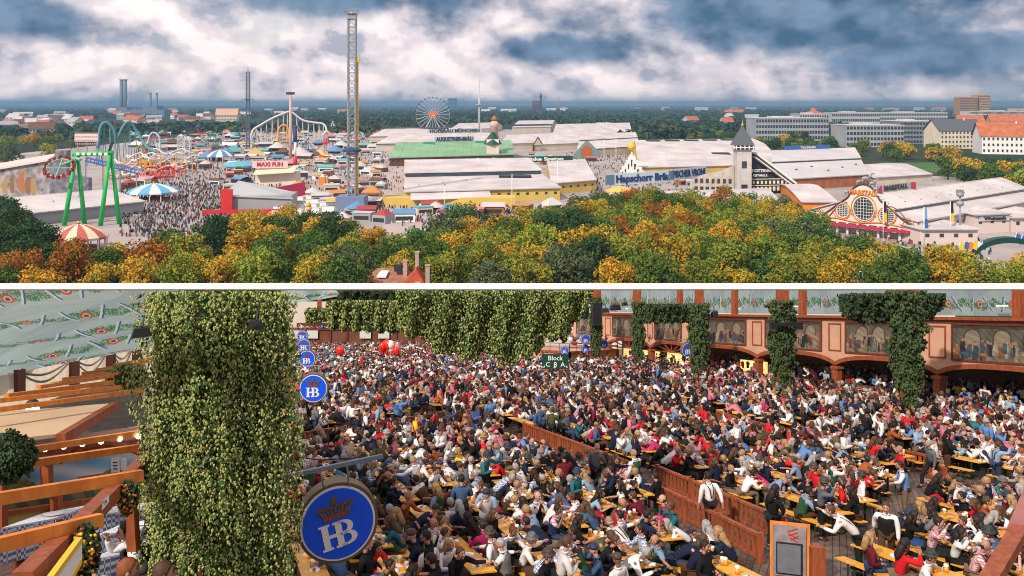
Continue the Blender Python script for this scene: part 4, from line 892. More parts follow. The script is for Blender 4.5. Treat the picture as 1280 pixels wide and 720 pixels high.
for k in range(16):
    px = R.uniform(165, 470); py = 1 / R.uniform(1 / 74, 1 / 38) + YH; cn, cm = R.choice([('white', whs), ('steel grey', steel), ('teal', teal), ('amber', org), ('red', redp), ('navy', mat('navy_paint', (0, 0, 0)))]); x, y = G(px, py); o = thing('swing_ride', '', 'ride', (x, y, 0), R.uniform(0, 3), 'small rides of the fair'); hh = R.uniform(12, 26); b = MB()
    if k % 3 == 0:
        for a in (0, 2.1, 4.2): b.bar((0, 0, hh), (math.cos(a) * hh * .5, math.sin(a) * hh * .5, 0), .7)
        b.build('leg', cm, o); b = MB(); b.bar((0, 0, hh), (hh * .5, 2, hh * .35), .8); b.lathe((hh * .5, 2, hh * .3), [(2.5, 0), (3, 1.5), (1, 2)], 8); b.build('swing_arm', dark, o)
    elif k % 3 == 1:
        lattice(b, 0, 0, 0, hh, 3, 3, .4); b.build('lattice_mast', cm, o); b = MB(); b.lathe((0, 0, hh * .7), [(1, 0), (5, 1), (4.5, 2), (.6, 3.4)], 10); b.build('gondola', R.choice([redp, blue, wht]), o)
    else:
        r_ = hh * .42
        for q in range(16): a0 = q * .3927; b.bar((math.cos(a0) * r_, 0, r_ + 2 + math.sin(a0) * r_), (math.cos(a0 + .3927) * r_, 0, r_ + 2 + math.sin(a0 + .3927) * r_), .6); b.bar((0, 0, r_ + 2), (math.cos(a0) * r_, 0, r_ + 2 + math.sin(a0) * r_), .3)
        b.build('wheel_frame', cm, o); b = MB(); b.bar((-r_ * .6, 0, 0), (0, 0, r_ + 2), .8); b.bar((r_ * .6, 0, 0), (0, 0, r_ + 2), .8); b.build('support', steel, o)
    ranked(o, f"small {cn} {['pendulum ride', 'tower ride', 'wheel ride'][k % 3]}", 'among the packed rides and stalls')
for i, (px, py, hh, m_, lb) in enumerate([(403, 232, 8, orangep, 'small orange tower booth among the white stalls'), (616, 203, 30, palegreen, 'tall carousel tower with dark green spire and red brown top')]):
    x, y = G(px, py); o = thing('tower_kiosk', lb, 'kiosk', (x, y, 0)); b = MB(); b.box((0, 0, hh * .4), (hh * .35 + 2, hh * .35 + 2, hh * .8)); b.build('tower', cream if i else m_, o)
    b = MB(); b.lathe((0, 0, hh * .62), [(hh * .32, 0), (hh * .2, hh * .2), (hh * .05, hh * .42)], 8, False); b.build('spire', dgreen if i else wht, o)
    if i:
        b = MB(); b.lathe((1.5, 5, 0), [(4, 0), (4, 36), (5, 37), (5, 40), (2, 43)], 10); b.build('rear_tower', mat('pink_concrete', (0, 0, 0)), o); b = MB(); b.lathe((1.5, 5, 43), [(3, 0), (3.4, 2), (.4, 5)], 8); b.build('copper_cap', wood, o)
x, y = G(282, 290); 
o = thing('figure_statue', 'small red and yellow clown figure statue rising above dark trees', 'statue', (*G(386, 284), 0)); b = MB(); b.lathe((0, 0, 0), [(2.6, 0), (2.3, 3), (1.6, 6), (.8, 8)], 10); b.build('red_coat', redp, o); b = MB(); b.ball((0, 0, 9.2), 1.5, 10, 6); b.build('head', mat('peach_paint', (.7, .42, .28)), o); b = MB(); b.lathe((0, 0, 10.2), [(1.5, 0), (.1, 2.6)], 8); b.lathe((0, 0, 3.4), [(2.5, 0), (2.3, 1)], 10); b.build('yellow_trim', yellowp, o)
# flags and thin poles of the fair
for i, (px, py, hh, m_) in enumerate([(1104, 300, 17, mat('black_cloth', (.02, .02, .02))), (1188, 304, 18, mat('black_cloth', (0, 0, 0))), (1155, 306, 16, mat('sky_blue_cloth', (0, 0, 0))), (640, 262, 20, wht), (685, 282, 14, wht), (697, 246, 24, wht), (556, 268, 16, wht), (770, 216, 30, wht), (755, 216, 30, wht)]):
    x, y = G(px, py); o = thing('flag_pole', '', 'flag pole', (x, y, 0), 0, 'flag and lamp poles of the fair'); b = MB(); b.tube([(0, 0, 0), (0, 0, hh)], .22, 6); b.build('pole', wht, o)
    if i < 3:
        b = MB(); b.prism([(0, 0, hh), (.4, 0, hh - 7), (1.7, .3, hh - 7.4), (1.3, .2, hh)], (0, .08, 0)); b.build('banner_cloth', m_, o)
        b = MB(); b.prism([(.3, -.05, hh - 5), (.45, -.05, hh - 9), (1.9, .25, hh - 9.4), (1.6, .2, hh - 5)], (0, .1, 0)); b.build('banner_stripe', yellowp if i < 2 else blue, o)
        ranked(o, 'pole with hanging flag', 'by the entrance of the ornate facade')
    else:
        b = MB(); b.box((0, 0, hh), (1.5, .5, .6)); b.build('lamp_head', steel, o); ranked(o, 'slim white lamp pole', 'between the yellow tent and the crowded lane')

# ---------------------------------------------------------------- the crowd on the fairground
rs = np.random.RandomState(9)
def fair_crowd(regions, label):
    base = np.array([(-.26, -.16, 0), (.26, -.16, 0), (.26, .16, 0), (-.26, .16, 0), (-.3, -.18, 1.45), (.3, -.18, 1.45), (.3, .18, 1.45), (-.3, .18, 1.45), (-.13, -.13, 1.45), (.13, -.13, 1.45), (.13, .13, 1.45), (-.13, .13, 1.45), (-.11, -.11, 1.78), (.11, -.11, 1.78), (.11, .11, 1.78), (-.11, .11, 1.78)])
    q = np.array([(0, 1, 5, 4), (1, 2, 6, 5), (2, 3, 7, 6), (3, 0, 4, 7), (4, 5, 6, 7), (8, 9, 13, 12), (9, 10, 14, 13), (10, 11, 15, 14), (11, 8, 12, 15), (12, 13, 14, 15)])
    Vs = []; Qs = []; Cs = []; b0 = 0
    pal = np.array([(.02, .025, .04), (.03, .03, .035), (.05, .07, .14), (.45, .45, .47), (.3, .05, .05), (.12, .16, .25), (.02, .02, .02), (.16, .12, .09), (.5, .48, .46), (.04, .08, .07)])
    for x0, x1, y0, y1, n_ in regions:
        px = rs.uniform(x0, x1, n_); py = 1 / rs.uniform(1 / (y1 - YH), 1 / (y0 - YH), n_) + YH
        for a, b_ in zip(px, py):
            x, y = G(a, b_); t_ = rs.uniform(0, 6.28); c, s = math.cos(t_), math.sin(t_); k = 1.25 * rs.uniform(.9, 1.1)
            V = base.copy(); V = np.stack([(V[:, 0] * c - V[:, 1] * s) * k + x, (V[:, 0] * s + V[:, 1] * c) * k + y, V[:, 2] * rs.uniform(.95, 1.08)], 1)
            Vs.append(V); Qs.append(q + b0); b0 += 16; cc = pal[rs.randint(len(pal))] * rs.uniform(.7, 1.2); sk = np.array((.32, .2, .15))
            hc = sk if rs.rand() < .5 else np.array((.05, .035, .025)); Cs.append(np.concatenate([np.repeat(cc[None], 5, 0), np.repeat(hc[None], 5, 0)]))
    o = obj('crowd', np_mesh('crowd', np.concatenate(Vs), np.concatenate(Qs), mats=[mat('crowd_clothes', (0, 0, 0), .85, .0, attr='Col')], cols=np.concatenate(Cs))); tag(o, label, 'crowd', kind='stuff')
fair_crowd([(175, 350, 172, 300, 4300), (150, 300, 230, 296, 1500), (465, 530, 185, 292, 330), (700, 900, 190, 240, 1100), (470, 700, 258, 275, 400), (370, 480, 190, 275, 900), (240, 480, 168, 185, 900), (960, 1010, 262, 285, 100), (1100, 1240, 300, 330, 160)], 'dense far-off crowd filling the lanes of the fairground')

# ---------------------------------------------------------------- city
def block(px0, px1, pyb, pyt, dep, wallm, roofm, label, storeys=4, group='office blocks beyond the trees', cat='building', bands=True, skew=0.0):
    xa, ya = G(px0, pyb); xb, yb = (px1 - 640) / F * (ya * (1 + skew)), ya * (1 + skew); h = HC - (pyt - YH) / F * ya; o = thing('building', label, cat, (xa, ya, 0), math.atan2(yb - ya, xb - xa), group); w = math.hypot(xb - xa, yb - ya)
    b = MB(); b.box((w / 2, dep / 2, h / 2), (w, dep, h)); b.build('wall', wallm, o); b = MB(); b.box((w / 2, dep / 2, h + .5), (w + 1, dep + 1, 1)); b.box((w * .4, dep * .5, h + 2), (w * .3, dep * .4, 3)); b.build('roof', roofm, o)
    if bands:
        for k in range(storeys):
            b = MB(); z = h * (k + .55) / storeys; n_ = int(w / 4.5)
            for i in range(n_): b.box((w * (i + .5) / n_, -.1, z), (w / n_ * .72, .3, h / storeys * .55)) if bands == 1 else None
            b.build('window_row', glass, o)
    return o, w, h
block(945, 1036, 176, 148, 60, gry, white2, 'long grey glazed office block with flat roof beyond the trees', 4)
block(1000, 1036, 168, 143, 60, white2, white2, 'pale office block behind the long grey glazed one', 4)
block(1058, 1130, 184, 157, 60, gry, white2, 'grey office block with stepped flat roof, right of the long glazed one', 4)
block(1126, 1172, 180, 152, 70, mat('dark_grey_wall', (.20, .22, .25)), white2, 'dark grey office block next to the cream houses', 5)
block(1040, 1100, 160, 141, 60, mat('pale_grey_wall', (.42, .44, .47)), white2, 'distant pale office block behind the grey ones', 3)
block(1100, 1185, 156, 141, 60, mat('pale_grey_wall', (0, 0, 0)), white2, 'farther pale office block with long flat roof', 3)
block(1212, 1300, 148, 139, 80, cream, white2, 'long low pale block at the right-hand horizon', 2)
o, w, h = block(1200, 1224, 146, 122, 60, mat('orange_brown_wall', (.42, .20, .07)), orangep, 'orange brown tower block rising above the right-hand horizon', 8)
o, w, h = block(1222, 1238, 146, 119, 60, mat('ochre_panel', (.50, .28, .07)), orangep, 'ochre tower block joined to the orange brown one', 8)
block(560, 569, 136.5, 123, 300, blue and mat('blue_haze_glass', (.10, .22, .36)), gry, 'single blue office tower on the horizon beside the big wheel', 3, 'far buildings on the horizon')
def house(px, pyb, w, h, dep, wallm, roofm, label=None, rz=0.0, zone=None, head=None, win=3, rh=None, group='houses of the town', chim=True):
    x, y = G(px, pyb); o = thing('house', label or '', 'house', (x, y, 0), rz, group); b = MB(); b.box((0, dep / 2, h / 2), (w, dep, h)); rh = rh or dep * .38
    for s_ in (-1, 1): b.prism([(s_ * w / 2, 0, h), (s_ * w / 2, dep, h), (s_ * w / 2, dep / 2, h + rh)], (-s_ * .4, 0, 0))
    b.build('wall', wallm, o); b = MB()
    b.prism([(-w * .53, -.8, h - .3), (w * .53, -.8, h - .3), (w * .53, dep / 2, h + rh), (-w * .53, dep / 2, h + rh)], (0, 0, .4)); b.prism([(-w * .53, dep / 2, h + rh), (w * .53, dep / 2, h + rh), (w * .53, dep + .8, h - .3), (-w * .53, dep + .8, h - .3)], (0, 0, .4)); ro = b.build('roof', roofm, o)
    if chim:
        b = MB(); b.box((w * .2, dep * .4, h + rh), (1.4, 1.4, 3.4)); b.build('chimney', wallm, ro)
    b = MB()
    for k in range(win):
        for i in range(max(2, int(w / 5))): n_ = max(2, int(w / 5)); b.box((-w / 2 + w * (i + .5) / n_, -.1, h * (k + .6) / win), (w / n_ * .42, .25, h / win * .45))
    b.build('window', glass, o)
    if zone: ranked(o, head, zone)
    return o
house(1203, 186, 62, 24, 40, cream, mat('slate_roof', (0, 0, 0)), 'cream town house with dark roof and orange striped front', .1, win=4)
house(1262, 193, 60, 21, 44, wht, redr, 'white town house with bright orange red roof at right edge', -.25, win=3)
house(1215, 165, 52, 20, 40, mat('peach_wall', (.6, .36, .24)), redr, 'peach town house with red roof behind the cream one', -.2, win=3)
house(1262, 163, 75, 20, 44, mat('peach_wall', (0, 0, 0)), redr, 'long peach house with red roof behind the white one', -.2, win=3)
o = thing('dome_building', 'low red domed hall roof beyond the office blocks', 'hall', (*G(1017, 158), 0)); b = MB(); b.lathe((0, 0, 0), [(46, 0), (46, 26), (20, 38), (8, 42), (8, 47), (1, 50)], 18); b.build('dome', redr, o)
wl_ = [cream, wht, gry, mat('pale_grey_wall', (0, 0, 0)), mat('peach_wall', (0, 0, 0))]; rl_ = [('red', redr), ('grey', gry), ('brown', brn), ('pale', white2)]
def town(n, x0, x1, y0, y1, zone, ww=(22, 50), hh=(10, 18)):
    for i in range(n):
        px = R.uniform(x0, x1); py = 1 / R.uniform(1 / (y1 - YH), 1 / (y0 - YH)) + YH; nm, rm = R.choice(rl_)
        house(px, py, R.uniform(*ww), R.uniform(*hh), R.uniform(18, 34), R.choice(wl_), rm, None, R.uniform(-.7, .7), zone, f'small {nm} roofed house', 2, chim=False)
town(22, 0, 120, 150, 172, 'in the town at far left'); town(20, 140, 310, 145, 162, 'behind the hedge-like tree row')
town(16, 0, 430, 138, 147, 'near the horizon on the left', (40, 90), (12, 20)); town(14, 600, 960, 137, 146, 'near the horizon beyond the tents', (50, 110), (14, 24)); town(8, 1000, 1280, 136, 141, 'near the horizon on the right', (70, 140), (16, 28)); town(5, 860, 1000, 150, 160, 'among the trees by the glazed office block', (24, 44), (12, 18))
house(283, 152, 70, 22, 60, cream, mat('peach_wall', (0, 0, 0)), 'large cream hall with steep gable behind the rides', .2, win=2, rh=22)
house(755, 170, 26, 17, 20, wht, white2, 'small white villa among the dark trees left of centre', 0, win=2)
# power station, cranes, church
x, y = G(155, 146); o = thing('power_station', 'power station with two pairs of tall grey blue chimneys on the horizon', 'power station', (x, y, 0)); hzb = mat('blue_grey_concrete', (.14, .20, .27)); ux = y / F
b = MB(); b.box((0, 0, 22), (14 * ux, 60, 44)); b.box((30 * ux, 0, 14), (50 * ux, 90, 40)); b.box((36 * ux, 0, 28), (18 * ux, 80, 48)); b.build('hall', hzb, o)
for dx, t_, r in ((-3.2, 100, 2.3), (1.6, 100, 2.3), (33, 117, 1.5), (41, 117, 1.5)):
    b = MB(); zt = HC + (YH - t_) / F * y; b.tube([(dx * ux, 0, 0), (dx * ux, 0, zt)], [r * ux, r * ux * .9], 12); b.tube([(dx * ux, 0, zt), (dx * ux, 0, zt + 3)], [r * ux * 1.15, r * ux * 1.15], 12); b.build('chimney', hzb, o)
def crane(px, pyb, ptop, jx, jy, label, m_):
    x, y = G(px, pyb); o = thing('crane', label, 'crane', (x, y, 0), 0, 'tower cranes on the horizon'); zt = HC + (YH - ptop) / F * y; ux = y / F; b = MB(); b.bar((0, 0, 0), (0, 0, zt), .5 * ux); b.build('mast', m_, o); b = MB(); b.bar((-jx * ux * .25, 0, zt - jy * ux * .25), (jx * ux, 0, zt + jy * ux), .45 * ux); b.build('jib', m_, o)
crane(160, 145, 125, 4, 22, 'pale tower crane with steep jib beside the tallest chimneys', white2); crane(187, 145, 117, -6, 12, 'yellow tower crane leaning over the low chimneys', yellowp)
crane(698, 138, 121.5, 8, .4, 'orange tower crane right of the church spire', orangep); crane(602, 138, 124, 5, 1, 'small grey tower crane behind the pale swing tower', steel)
x, y = G(676, 143); o = thing('church', 'dark far-off church with one tall pointed spire', 'church', (x, y, 0)); ux = y / F; hb_ = mat('dark_brick', (.07, .06, .07)); b = MB(); b.box((-5 * ux, 0, 28), (11 * ux, 80, 56)); b.prism([(-10.5 * ux, -40, 56), (-10.5 * ux, 40, 56), (-10.5 * ux, 0, 80)], (9 * ux, 0, 0)); b.build('nave', hb_, o)
b = MB(); zt = HC + (YH - 121) / F * y; b.box((0, 0, zt / 2), (2.6 * ux, 30, zt)); b.lathe((0, 0, zt), [(2.2 * ux, 0), (1.4 * ux, 1.5 * ux), (.5 * ux, 4 * ux), (.1 * ux, 7 * ux)], 8); b.build('spire', hb_, o)
# old house with chimneys in the trees
o = thing('house', 'red tiled house with four tall chimneys among the near trees', 'house', (*G(500, 398), 0)); o.location = (-33, 262, 0); k_ = 262 / F; zz = lambda py: HC - (py - YH) * k_; xx_ = lambda px: (px - 640) * k_ + 33
b = MB(); b.box((0, 6, zz(356) / 2 - .6), (19, 12, zz(356))); b.build('wall', cream, o)
b = MB(); b.prism([(xx_(447), -1, zz(357)), (xx_(535), -1, zz(357)), (xx_(505), 6, zz(341)), (xx_(468), 6, zz(341))], (0, 0, .3)); b.prism([(xx_(447), -1, zz(357)), (xx_(468), 6, zz(341)), (xx_(455), 13, zz(352))], (0, 0, .3)); b.prism([(xx_(468), 6, zz(341)), (xx_(505), 6, zz(341)), (xx_(530), 13, zz(352)), (xx_(455), 13, zz(352))], (0, 0, .3)); ro = b.build('roof', mat('brown_tile', (.30, .13, .09), .8, .3, .6, bump=.3), o)
b = MB(); b.prism([(xx_(500), -3, zz(358)), (xx_(536), -3, zz(358)), (xx_(521), -3, zz(334))], (0, 8, 0)); b.build('red_gable', mat('bright_red_tile', (.52, .09, .04), .8, .2, .6), ro)
for px, pt, pb, w_ in ((520, 317, 340, 1.1), (536, 329, 356, 1.2), (505, 328, 345, 1.2), (524, 350, 358, 1.4)):
    b = MB(); b.box((xx_(px), -3.5 if px > 520 else 3, (zz(pt) + zz(pb)) / 2 - 1), (w_, w_, zz(pt) - zz(pb) + 2)); b.box((xx_(px), -3.5 if px > 520 else 3, zz(pt)), (w_ * 1.3, w_ * 1.3, .3)); b.build('chimney', mat('pale_brick', (.42, .32, .28), .85, .2, 2), ro)
b = MB(); b.box((xx_(496), 3, zz(337)), (2.2, 1.8, 2.0)); b.build('dormer', dark, ro); b = MB(); b.prism([(xx_(470), 1, zz(348)), (xx_(482), 1, zz(348)), (xx_(484), 3.5, zz(343)), (xx_(474), 3.5, zz(343))], (0, 0, .5)); b.build('skylight', wht, ro)
o = thing('chimney_stack', 'lone pale chimney top poking from the trees, lower right', 'chimney', (*((1077 - 640) / F * 262, 262), 0)); b = MB(); z = HC - (346 - YH) / F * 262; b.box((0, 0, z / 2), (2.2, 2.2, z)); b.build('shaft', mat('pale_brick', (0, 0, 0)), o); b = MB(); b.lathe((0, 0, z), [(1.9, 0), (1.9, .4), (.9, .8), (.9, 1.6)], 4, False); b.build('cap', white2, o)
# statue column in the meadow park
x, y = G(1010, 200); 
# ================================================================ the beer hall on the slope
# hall frame: x, y as in the world, h = height above the sloping floor; z = hz(y, h)
def hb_(mb, name, m=None, parent=None):
    """build a mesh given in hall coordinates (x, y, h)"""
    mb.v = [(p[0], p[1], hz(p[1], p[2])) for p in mb.v]
    if m is not None: mb.mats = [m]; mb.m = [0] * len(mb.f)
    return obj(name, mb.mesh(name), parent)
def recentre(o, loc):
    """give a thing's mesh an origin at its base"""
    d = Vector(loc); o.data.transform(Matrix.Translation(-d)); o.location = d; return o
def hthing(name, label, cat, p, group=None): return thing(name, label, cat, SH(p), 0, group)
def hpart(mb, name, m, parent):
    q = parent.location.copy(); r_ = parent.parent
    while r_ is not None: q = q + r_.location; r_ = r_.parent
    mb.v = [(p[0] - q.x, p[1] - q.y, hz(p[1], p[2]) - q.z) for p in mb.v]
    if m is not None: mb.mats = [m]; mb.m = [0] * len(mb.f)
    return obj(name, mb.mesh(name), parent)
redwood = wood_mat('red_brown_wood', (.19, .045, .018), (.37, .10, .035), .5)
beamw = wood_mat('orange_beam_wood', (.55, .16, .03), (.80, .30, .06), .4)
tablew = wood_mat('table_wood', (.62, .27, .035), (.95, .50, .055), .5, .4)
darkw = wood_mat('dark_red_wood', (.10, .025, .015), (.20, .05, .03), .5)
peach = mat('peach_boards', (.58, .33, .22), .75, .12, .8)  # peach tone darkened evenly in place of shade over the gallery
floorm = wood_mat('floor_planks', (.07, .052, .045), (.22, .155, .12), .12, .6)
_t = floorm.node_tree; _b = _t.nodes.new('ShaderNodeTexBrick'); _b.inputs['Scale'].default_value = 1.0; _b.inputs['Brick Width'].default_value = 14.0; _b.inputs['Row Height'].default_value = .2; _b.inputs['Mortar Size'].default_value = .012
_tc = [n for n in _t.nodes if n.type == 'TEX_COORD'][0]; _mp = _t.nodes.new('ShaderNodeMapping'); _mp.inputs['Rotation'].default_value = (0, 0, math.radians(-70)); _t.links.new(_tc.outputs['Object'], _mp.inputs[0]); _t.links.new(_mp.outputs[0], _b.inputs['Vector'])
_b.inputs['Color1'].default_value = (1, 1, 1, 1); _b.inputs['Color2'].default_value = (.75, .72, .7, 1); _b.inputs['Mortar'].default_value = (.2, .2, .2, 1)
_mx = _t.nodes.new('ShaderNodeMix'); _mx.data_type = 'RGBA'; _mx.blend_type = 'MULTIPLY'; _mx.inputs['Factor'].default_value = 1
_pr = [n for n in _t.nodes if n.type == 'BSDF_PRINCIPLED'][0]; _src = _pr.inputs['Base Color'].links[0].from_socket
_t.links.new(_src, _mx.inputs['A']); _t.links.new(_b.outputs['Color'], _mx.inputs['B']); _t.links.new(_mx.outputs['Result'], _pr.inputs['Base Color'])
b = MB(); b.add([(-170, 3, 0), (120, 3, 0), (120, 150, 0), (-170, 150, 0)], [(0, 1, 2, 3)]); structure(hb_(b, 'floor', floorm))
# white beam across the top of the hall, resting on the hop-covered pillar
b = MB(); b.box((0, 8.0, H + (YL - 358.6) / F * 8.0), (26, .5, .053)); o = hb_(b, 'white_beam', mat('white_gloss_paint', (1, 1, 1), .5, 0, .5)); tag(o, 'long white painted beam running the whole width above the beer hall', 'beam')
# ---- gallery wall along the right
def Wp(d, h, off=0.0):
    nx, ny = -1 / 1.057, -.341 / 1.057
    return (49.64 - .341 * d + nx * off, d + ny * off, h)
pil = [40.5, 50.2, 60.2, 70.1, 80.1, 90.9, 99.6, 110.3, 121]
gal = hthing('gallery', 'long peach timber gallery with painted panels over low brown arches', 'gallery', Wp(60, 0))
def wbox(b, d0, d1, h0, h1, o0, o1):
    P_ = [Wp(d, h, o_) for h in (h0, h1) for d, o_ in ((d0, o0), (d1, o0), (d1, o1), (d0, o1))]
    b.add(P_, [(0, 3, 2, 1), (4, 5, 6, 7), (0, 1, 5, 4), (1, 2, 6, 5), (2, 3, 7, 6), (3, 0, 4, 7)])
def arch_h(u, hs=2.15, hc=3.0): return hs + (hc - hs) * (1 - abs(2 * u - 1) ** 2.4) ** .5
b = MB(); tr = MB(); 
for p0, p1 in zip(pil[:-1], pil[1:]):
    n = 18
    for k in range(n):
        u0, u1 = k / n, (k + 1) / n; a, c = p0 + (p1 - p0) * u0, p0 + (p1 - p0) * u1; h0, h1 = arch_h(min(max(u0, .012), .988)), arch_h(min(max(u1, .012), .988))
        P_ = [Wp(a, h0, 0), Wp(c, h1, 0), Wp(c, 6.1, 0), Wp(a, 6.1, 0), Wp(a, h0, -.35), Wp(c, h1, -.35), Wp(c, 6.1, -.35), Wp(a, 6.1, -.35)]
        b.add(P_, [(0, 1, 2, 3), (7, 6, 5, 4), (0, 4, 5, 1), (3, 2, 6, 7)])
        P_ = [Wp(a, h0 - .02, .06), Wp(c, h1 - .02, .06), Wp(c, h1 + .3, .06), Wp(a, h0 + .3, .06), Wp(a, h0 - .02, -.4), Wp(c, h1 - .02, -.4), Wp(c, h1 + .3, -.003), Wp(a, h0 + .3, -.003)]
        tr.add(P_, [(0, 1, 2, 3), (0, 4, 5, 1), (3, 2, 6, 7)])
hpart(b, 'fascia', peach, gal); hpart(tr, 'arch_trim', redwood, gal)
b = MB(); wbox(b, 40, 122, 6.1, 6.3, -.5, .35); wbox(b, 40, 122, 5.98, 6.1, -.4, .15); hpart(b, 'cornice', redwood, gal)
for p in pil:
    b = MB(); wbox(b, p - .3, p + .3, 0, 2.3, -.42, .1); wbox(b, p - .42, p + .42, 2.05, 2.25, -.5, .16); hpart(b, 'pillar', redwood, gal)
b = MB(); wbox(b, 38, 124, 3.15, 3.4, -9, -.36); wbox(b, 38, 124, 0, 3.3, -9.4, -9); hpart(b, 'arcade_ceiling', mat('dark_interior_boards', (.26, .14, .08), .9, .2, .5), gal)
b = MB()
for p0, p1 in zip(pil[:-3], pil[1:-2]):
    wbox(b, p0 + .35, p1 - .35, 0, .85, -.25, -.1)
hpart(b, 'parapet', peach, gal); b = MB()
for p0, p1 in zip(pil[:-3], pil[1:-2]):
    wbox(b, p0 + .35, p1 - .35, .85, .95, -.32, -.02)
    for k in range(3):
        a = p0 + .6 + k * (p1 - p0 - .9) / 3; c = a + (p1 - p0 - .9) / 3 - .3; wbox(b, a, c, .12, .17, -.1, -.07); wbox(b, a, c, .7, .75, -.1, -.07); wbox(b, a, a + .06, .17, .7, -.1, -.07); wbox(b, c - .06, c, .17, .7, -.1, -.07)
hpart(b, 'parapet_rail', redwood, gal)
# painted panels and pilasters on the fascia
def paint_panel(name, fn, nu, nv, Pf, parent, off=.1, m=None):
    """fn(u, v) -> colour of the painting at that place; Pf(u, v) -> point in hall coordinates"""
    V = [Pf(i / nu, j / nv) for j in range(nv + 1) for i in range(nu + 1)]; Q = []; C = []
    for j in range(nv):
        for i in range(nu):
            a = j * (nu + 1) + i; Q.append((a, a + 1, a + nu + 2, a + nu + 1)); C.append(fn((i + .5) / nu, (j + .5) / nv))
    V = [(p[0] - parent.location.x, p[1] - parent.location.y, hz(p[1], p[2]) - parent.location.z) for p in V]
    return obj(name, np_mesh(name, np.array(V), np.array(Q), mats=[m or mat('painted_surface', (0, 0, 0), .7, .12, 2.0, attr='Col')], cols=np.array(C)), parent)
def tavern_scene(seed):
    rr = random.Random(seed); pal = [(.03, .05, .06), (.14, .04, .02), (.02, .02, .02), (.18, .13, .08), (.05, .08, .10), (.28, .24, .18), (.20, .09, .03)]
    fig = [(rr.uniform(.03, .97), rr.uniform(.16, .40), rr.uniform(.010, .026), rr.choice(pal)) for _ in range(75)]; arches = [.2 + .3 * k + rr.uniform(-.04, .04) for k in range(3)]; warm = rr.uniform(.7, 1.2)
    def fn(u, v):
        c = (.10 * warm, .085, .065) if v > .3 else (.20 * warm, .15, .10)
        for a in arches:
            r = math.hypot((u - a) * 3.0, max(0, v - .62))
            if v > .34 and r < .24: c = (.20, .17, .12)
            if v > .34 and .24 <= r < .29: c = (.07, .045, .03)
        if v > .9: c = (.06, .04, .025)
        if .20 < v < .235: c = (.30, .23, .15)
        n_ = math.sin(u * 41 + v * 13 + math.sin(u * 17) * 2) * math.sin(v * 19 + u * 23); c = tuple(x * (1 + .3 * n_) for x in c)
        for x, y, w, cl in fig:
            if abs(u - x) < w * (1.15 - max(0, v - y) * 2.2) and y - .16 < v < y + .15: c = tuple(q * (1 + .35 * n_) for q in cl)
            if math.hypot((u - x) * 3, v - (y + .185)) < .034: c = (.32, .18, .11)
        return c
    return fn
b = MB(); pn = MB()
for i, (p0, p1) in enumerate(zip(pil[:-1], pil[1:])):
    w = p1 - p0; a, c = p0 + w * .16, p1 - w * .13
    if i == 5: a = p0 + w * .25
    fo = MB(); t_ = .13
    wbox(fo, a - t_, c + t_, 5.78, 5.78 + t_, .0, .1); wbox(fo, a - t_, c + t_, 3.52 - t_, 3.52, .0, .1); wbox(fo, a - t_, a, 3.52, 5.78, .0, .1); wbox(fo, c, c + t_, 3.52, 5.78, .0, .1)
    fr = hpart(fo, 'picture_frame', darkw, gal)
    pp = paint_panel('painted_panel', tavern_scene(i + 3), 170, 50, lambda u, v: Wp(a + (c - a) * (1 - u), 3.52 + 2.26 * v, .045), gal)
    pb = MB(); a2, c2 = p1 - w * .07, p1 + w * .07; t_ = .09
    if i % 1 == 0 and i < 7:
        wbox(pb, a2, c2, 5.62, 5.7, 0, .07); wbox(pb, a2, c2, 3.5, 3.58, 0, .07); wbox(pb, a2, a2 + t_, 3.58, 5.62, 0, .07); wbox(pb, c2 - t_, c2, 3.58, 5.62, 0, .07); hpart(pb, 'pilaster_frame', redwood, gal)
# braces in the far arches, bar behind them
b = MB()
for p0, p1 in zip(pil[5:-1], pil[6:]):
    m_ = (p0 + p1) / 2; P0 = Vector(Wp(m_, 2.1, -.1))
    b.bar(Wp(p0, 2.12, -.1), Wp(p1, 2.12, -.1), .14)
    for u in (.14, .32, .5, .68, .86): b.bar(P0, Wp(p0 + (p1 - p0) * u, arch_h(u), -.1), .1)
hpart(b, 'arch_brace', redwood, gal)
lm = mat('warm_lit_shelves', (1.0, .62, .22), .5, .35, 1.2, emit=1.1)
for p0, p1 in zip(pil[4:-1], pil[5:]):
    b = MB(); wbox(b, p0 + .8, p0 + (p1 - p0) * (.45 if p0 < 85 else .9), .8, 1.9, -1.7, -1.6); bo = hpart(b, 'lit_serving_window', lm, gal); b = MB()
    for k in range(7): a = p0 + 1 + k * (p1 - p0 - 1.6) / 7; wbox(b, a, a + .4, 1.2, 1.25 + .4 * (k % 2), -1.58, -1.5)
    hpart(b, 'shelf_item', redwood, bo)
# roof cloth hanging behind the gallery
def cloth_colour(px, py, seed=0):
    """printed pattern of the tent cloth: green wreaths, blue white ribbons, orange rosettes on grey teal"""
    c = (.42, .55, .55) if math.sin(px * 2.1 + py * 3.7) > -.4 else (.37, .49, .50); u = px * 6.2832; v = py % 1
    leaf = math.sin(px * 61 + math.sin(py * 43) * 2) * math.sin(py * 57 + math.sin(px * 37) * 2)
    mid = .5 - .14 * abs(math.sin(u * .5)); dv = abs(v - mid)
    if dv < .15 and leaf > -.35 and (dv < .11 or leaf > .1): c = (.07, .22, .09) if leaf > .1 else (.17, .34, .20)
    for k, sg in ((.22, 1), (.74, -1)):
        e = (px % 1) - k - sg * (v - .45) * .35
        if abs(v - .42) < .28:
            if abs(e) < .022: c = (.62, .67, .70)
            elif abs(e - .036) < .018: c = (.05, .15, .30)
    r = math.hypot((px % 1 - .5) * 1.25, (v - .42) * .9)
    if r < .13: c = (.58, .12, .05) if r > .085 else ((.68, .50, .34) if r > .05 else (.05, .11, .30))
    return c
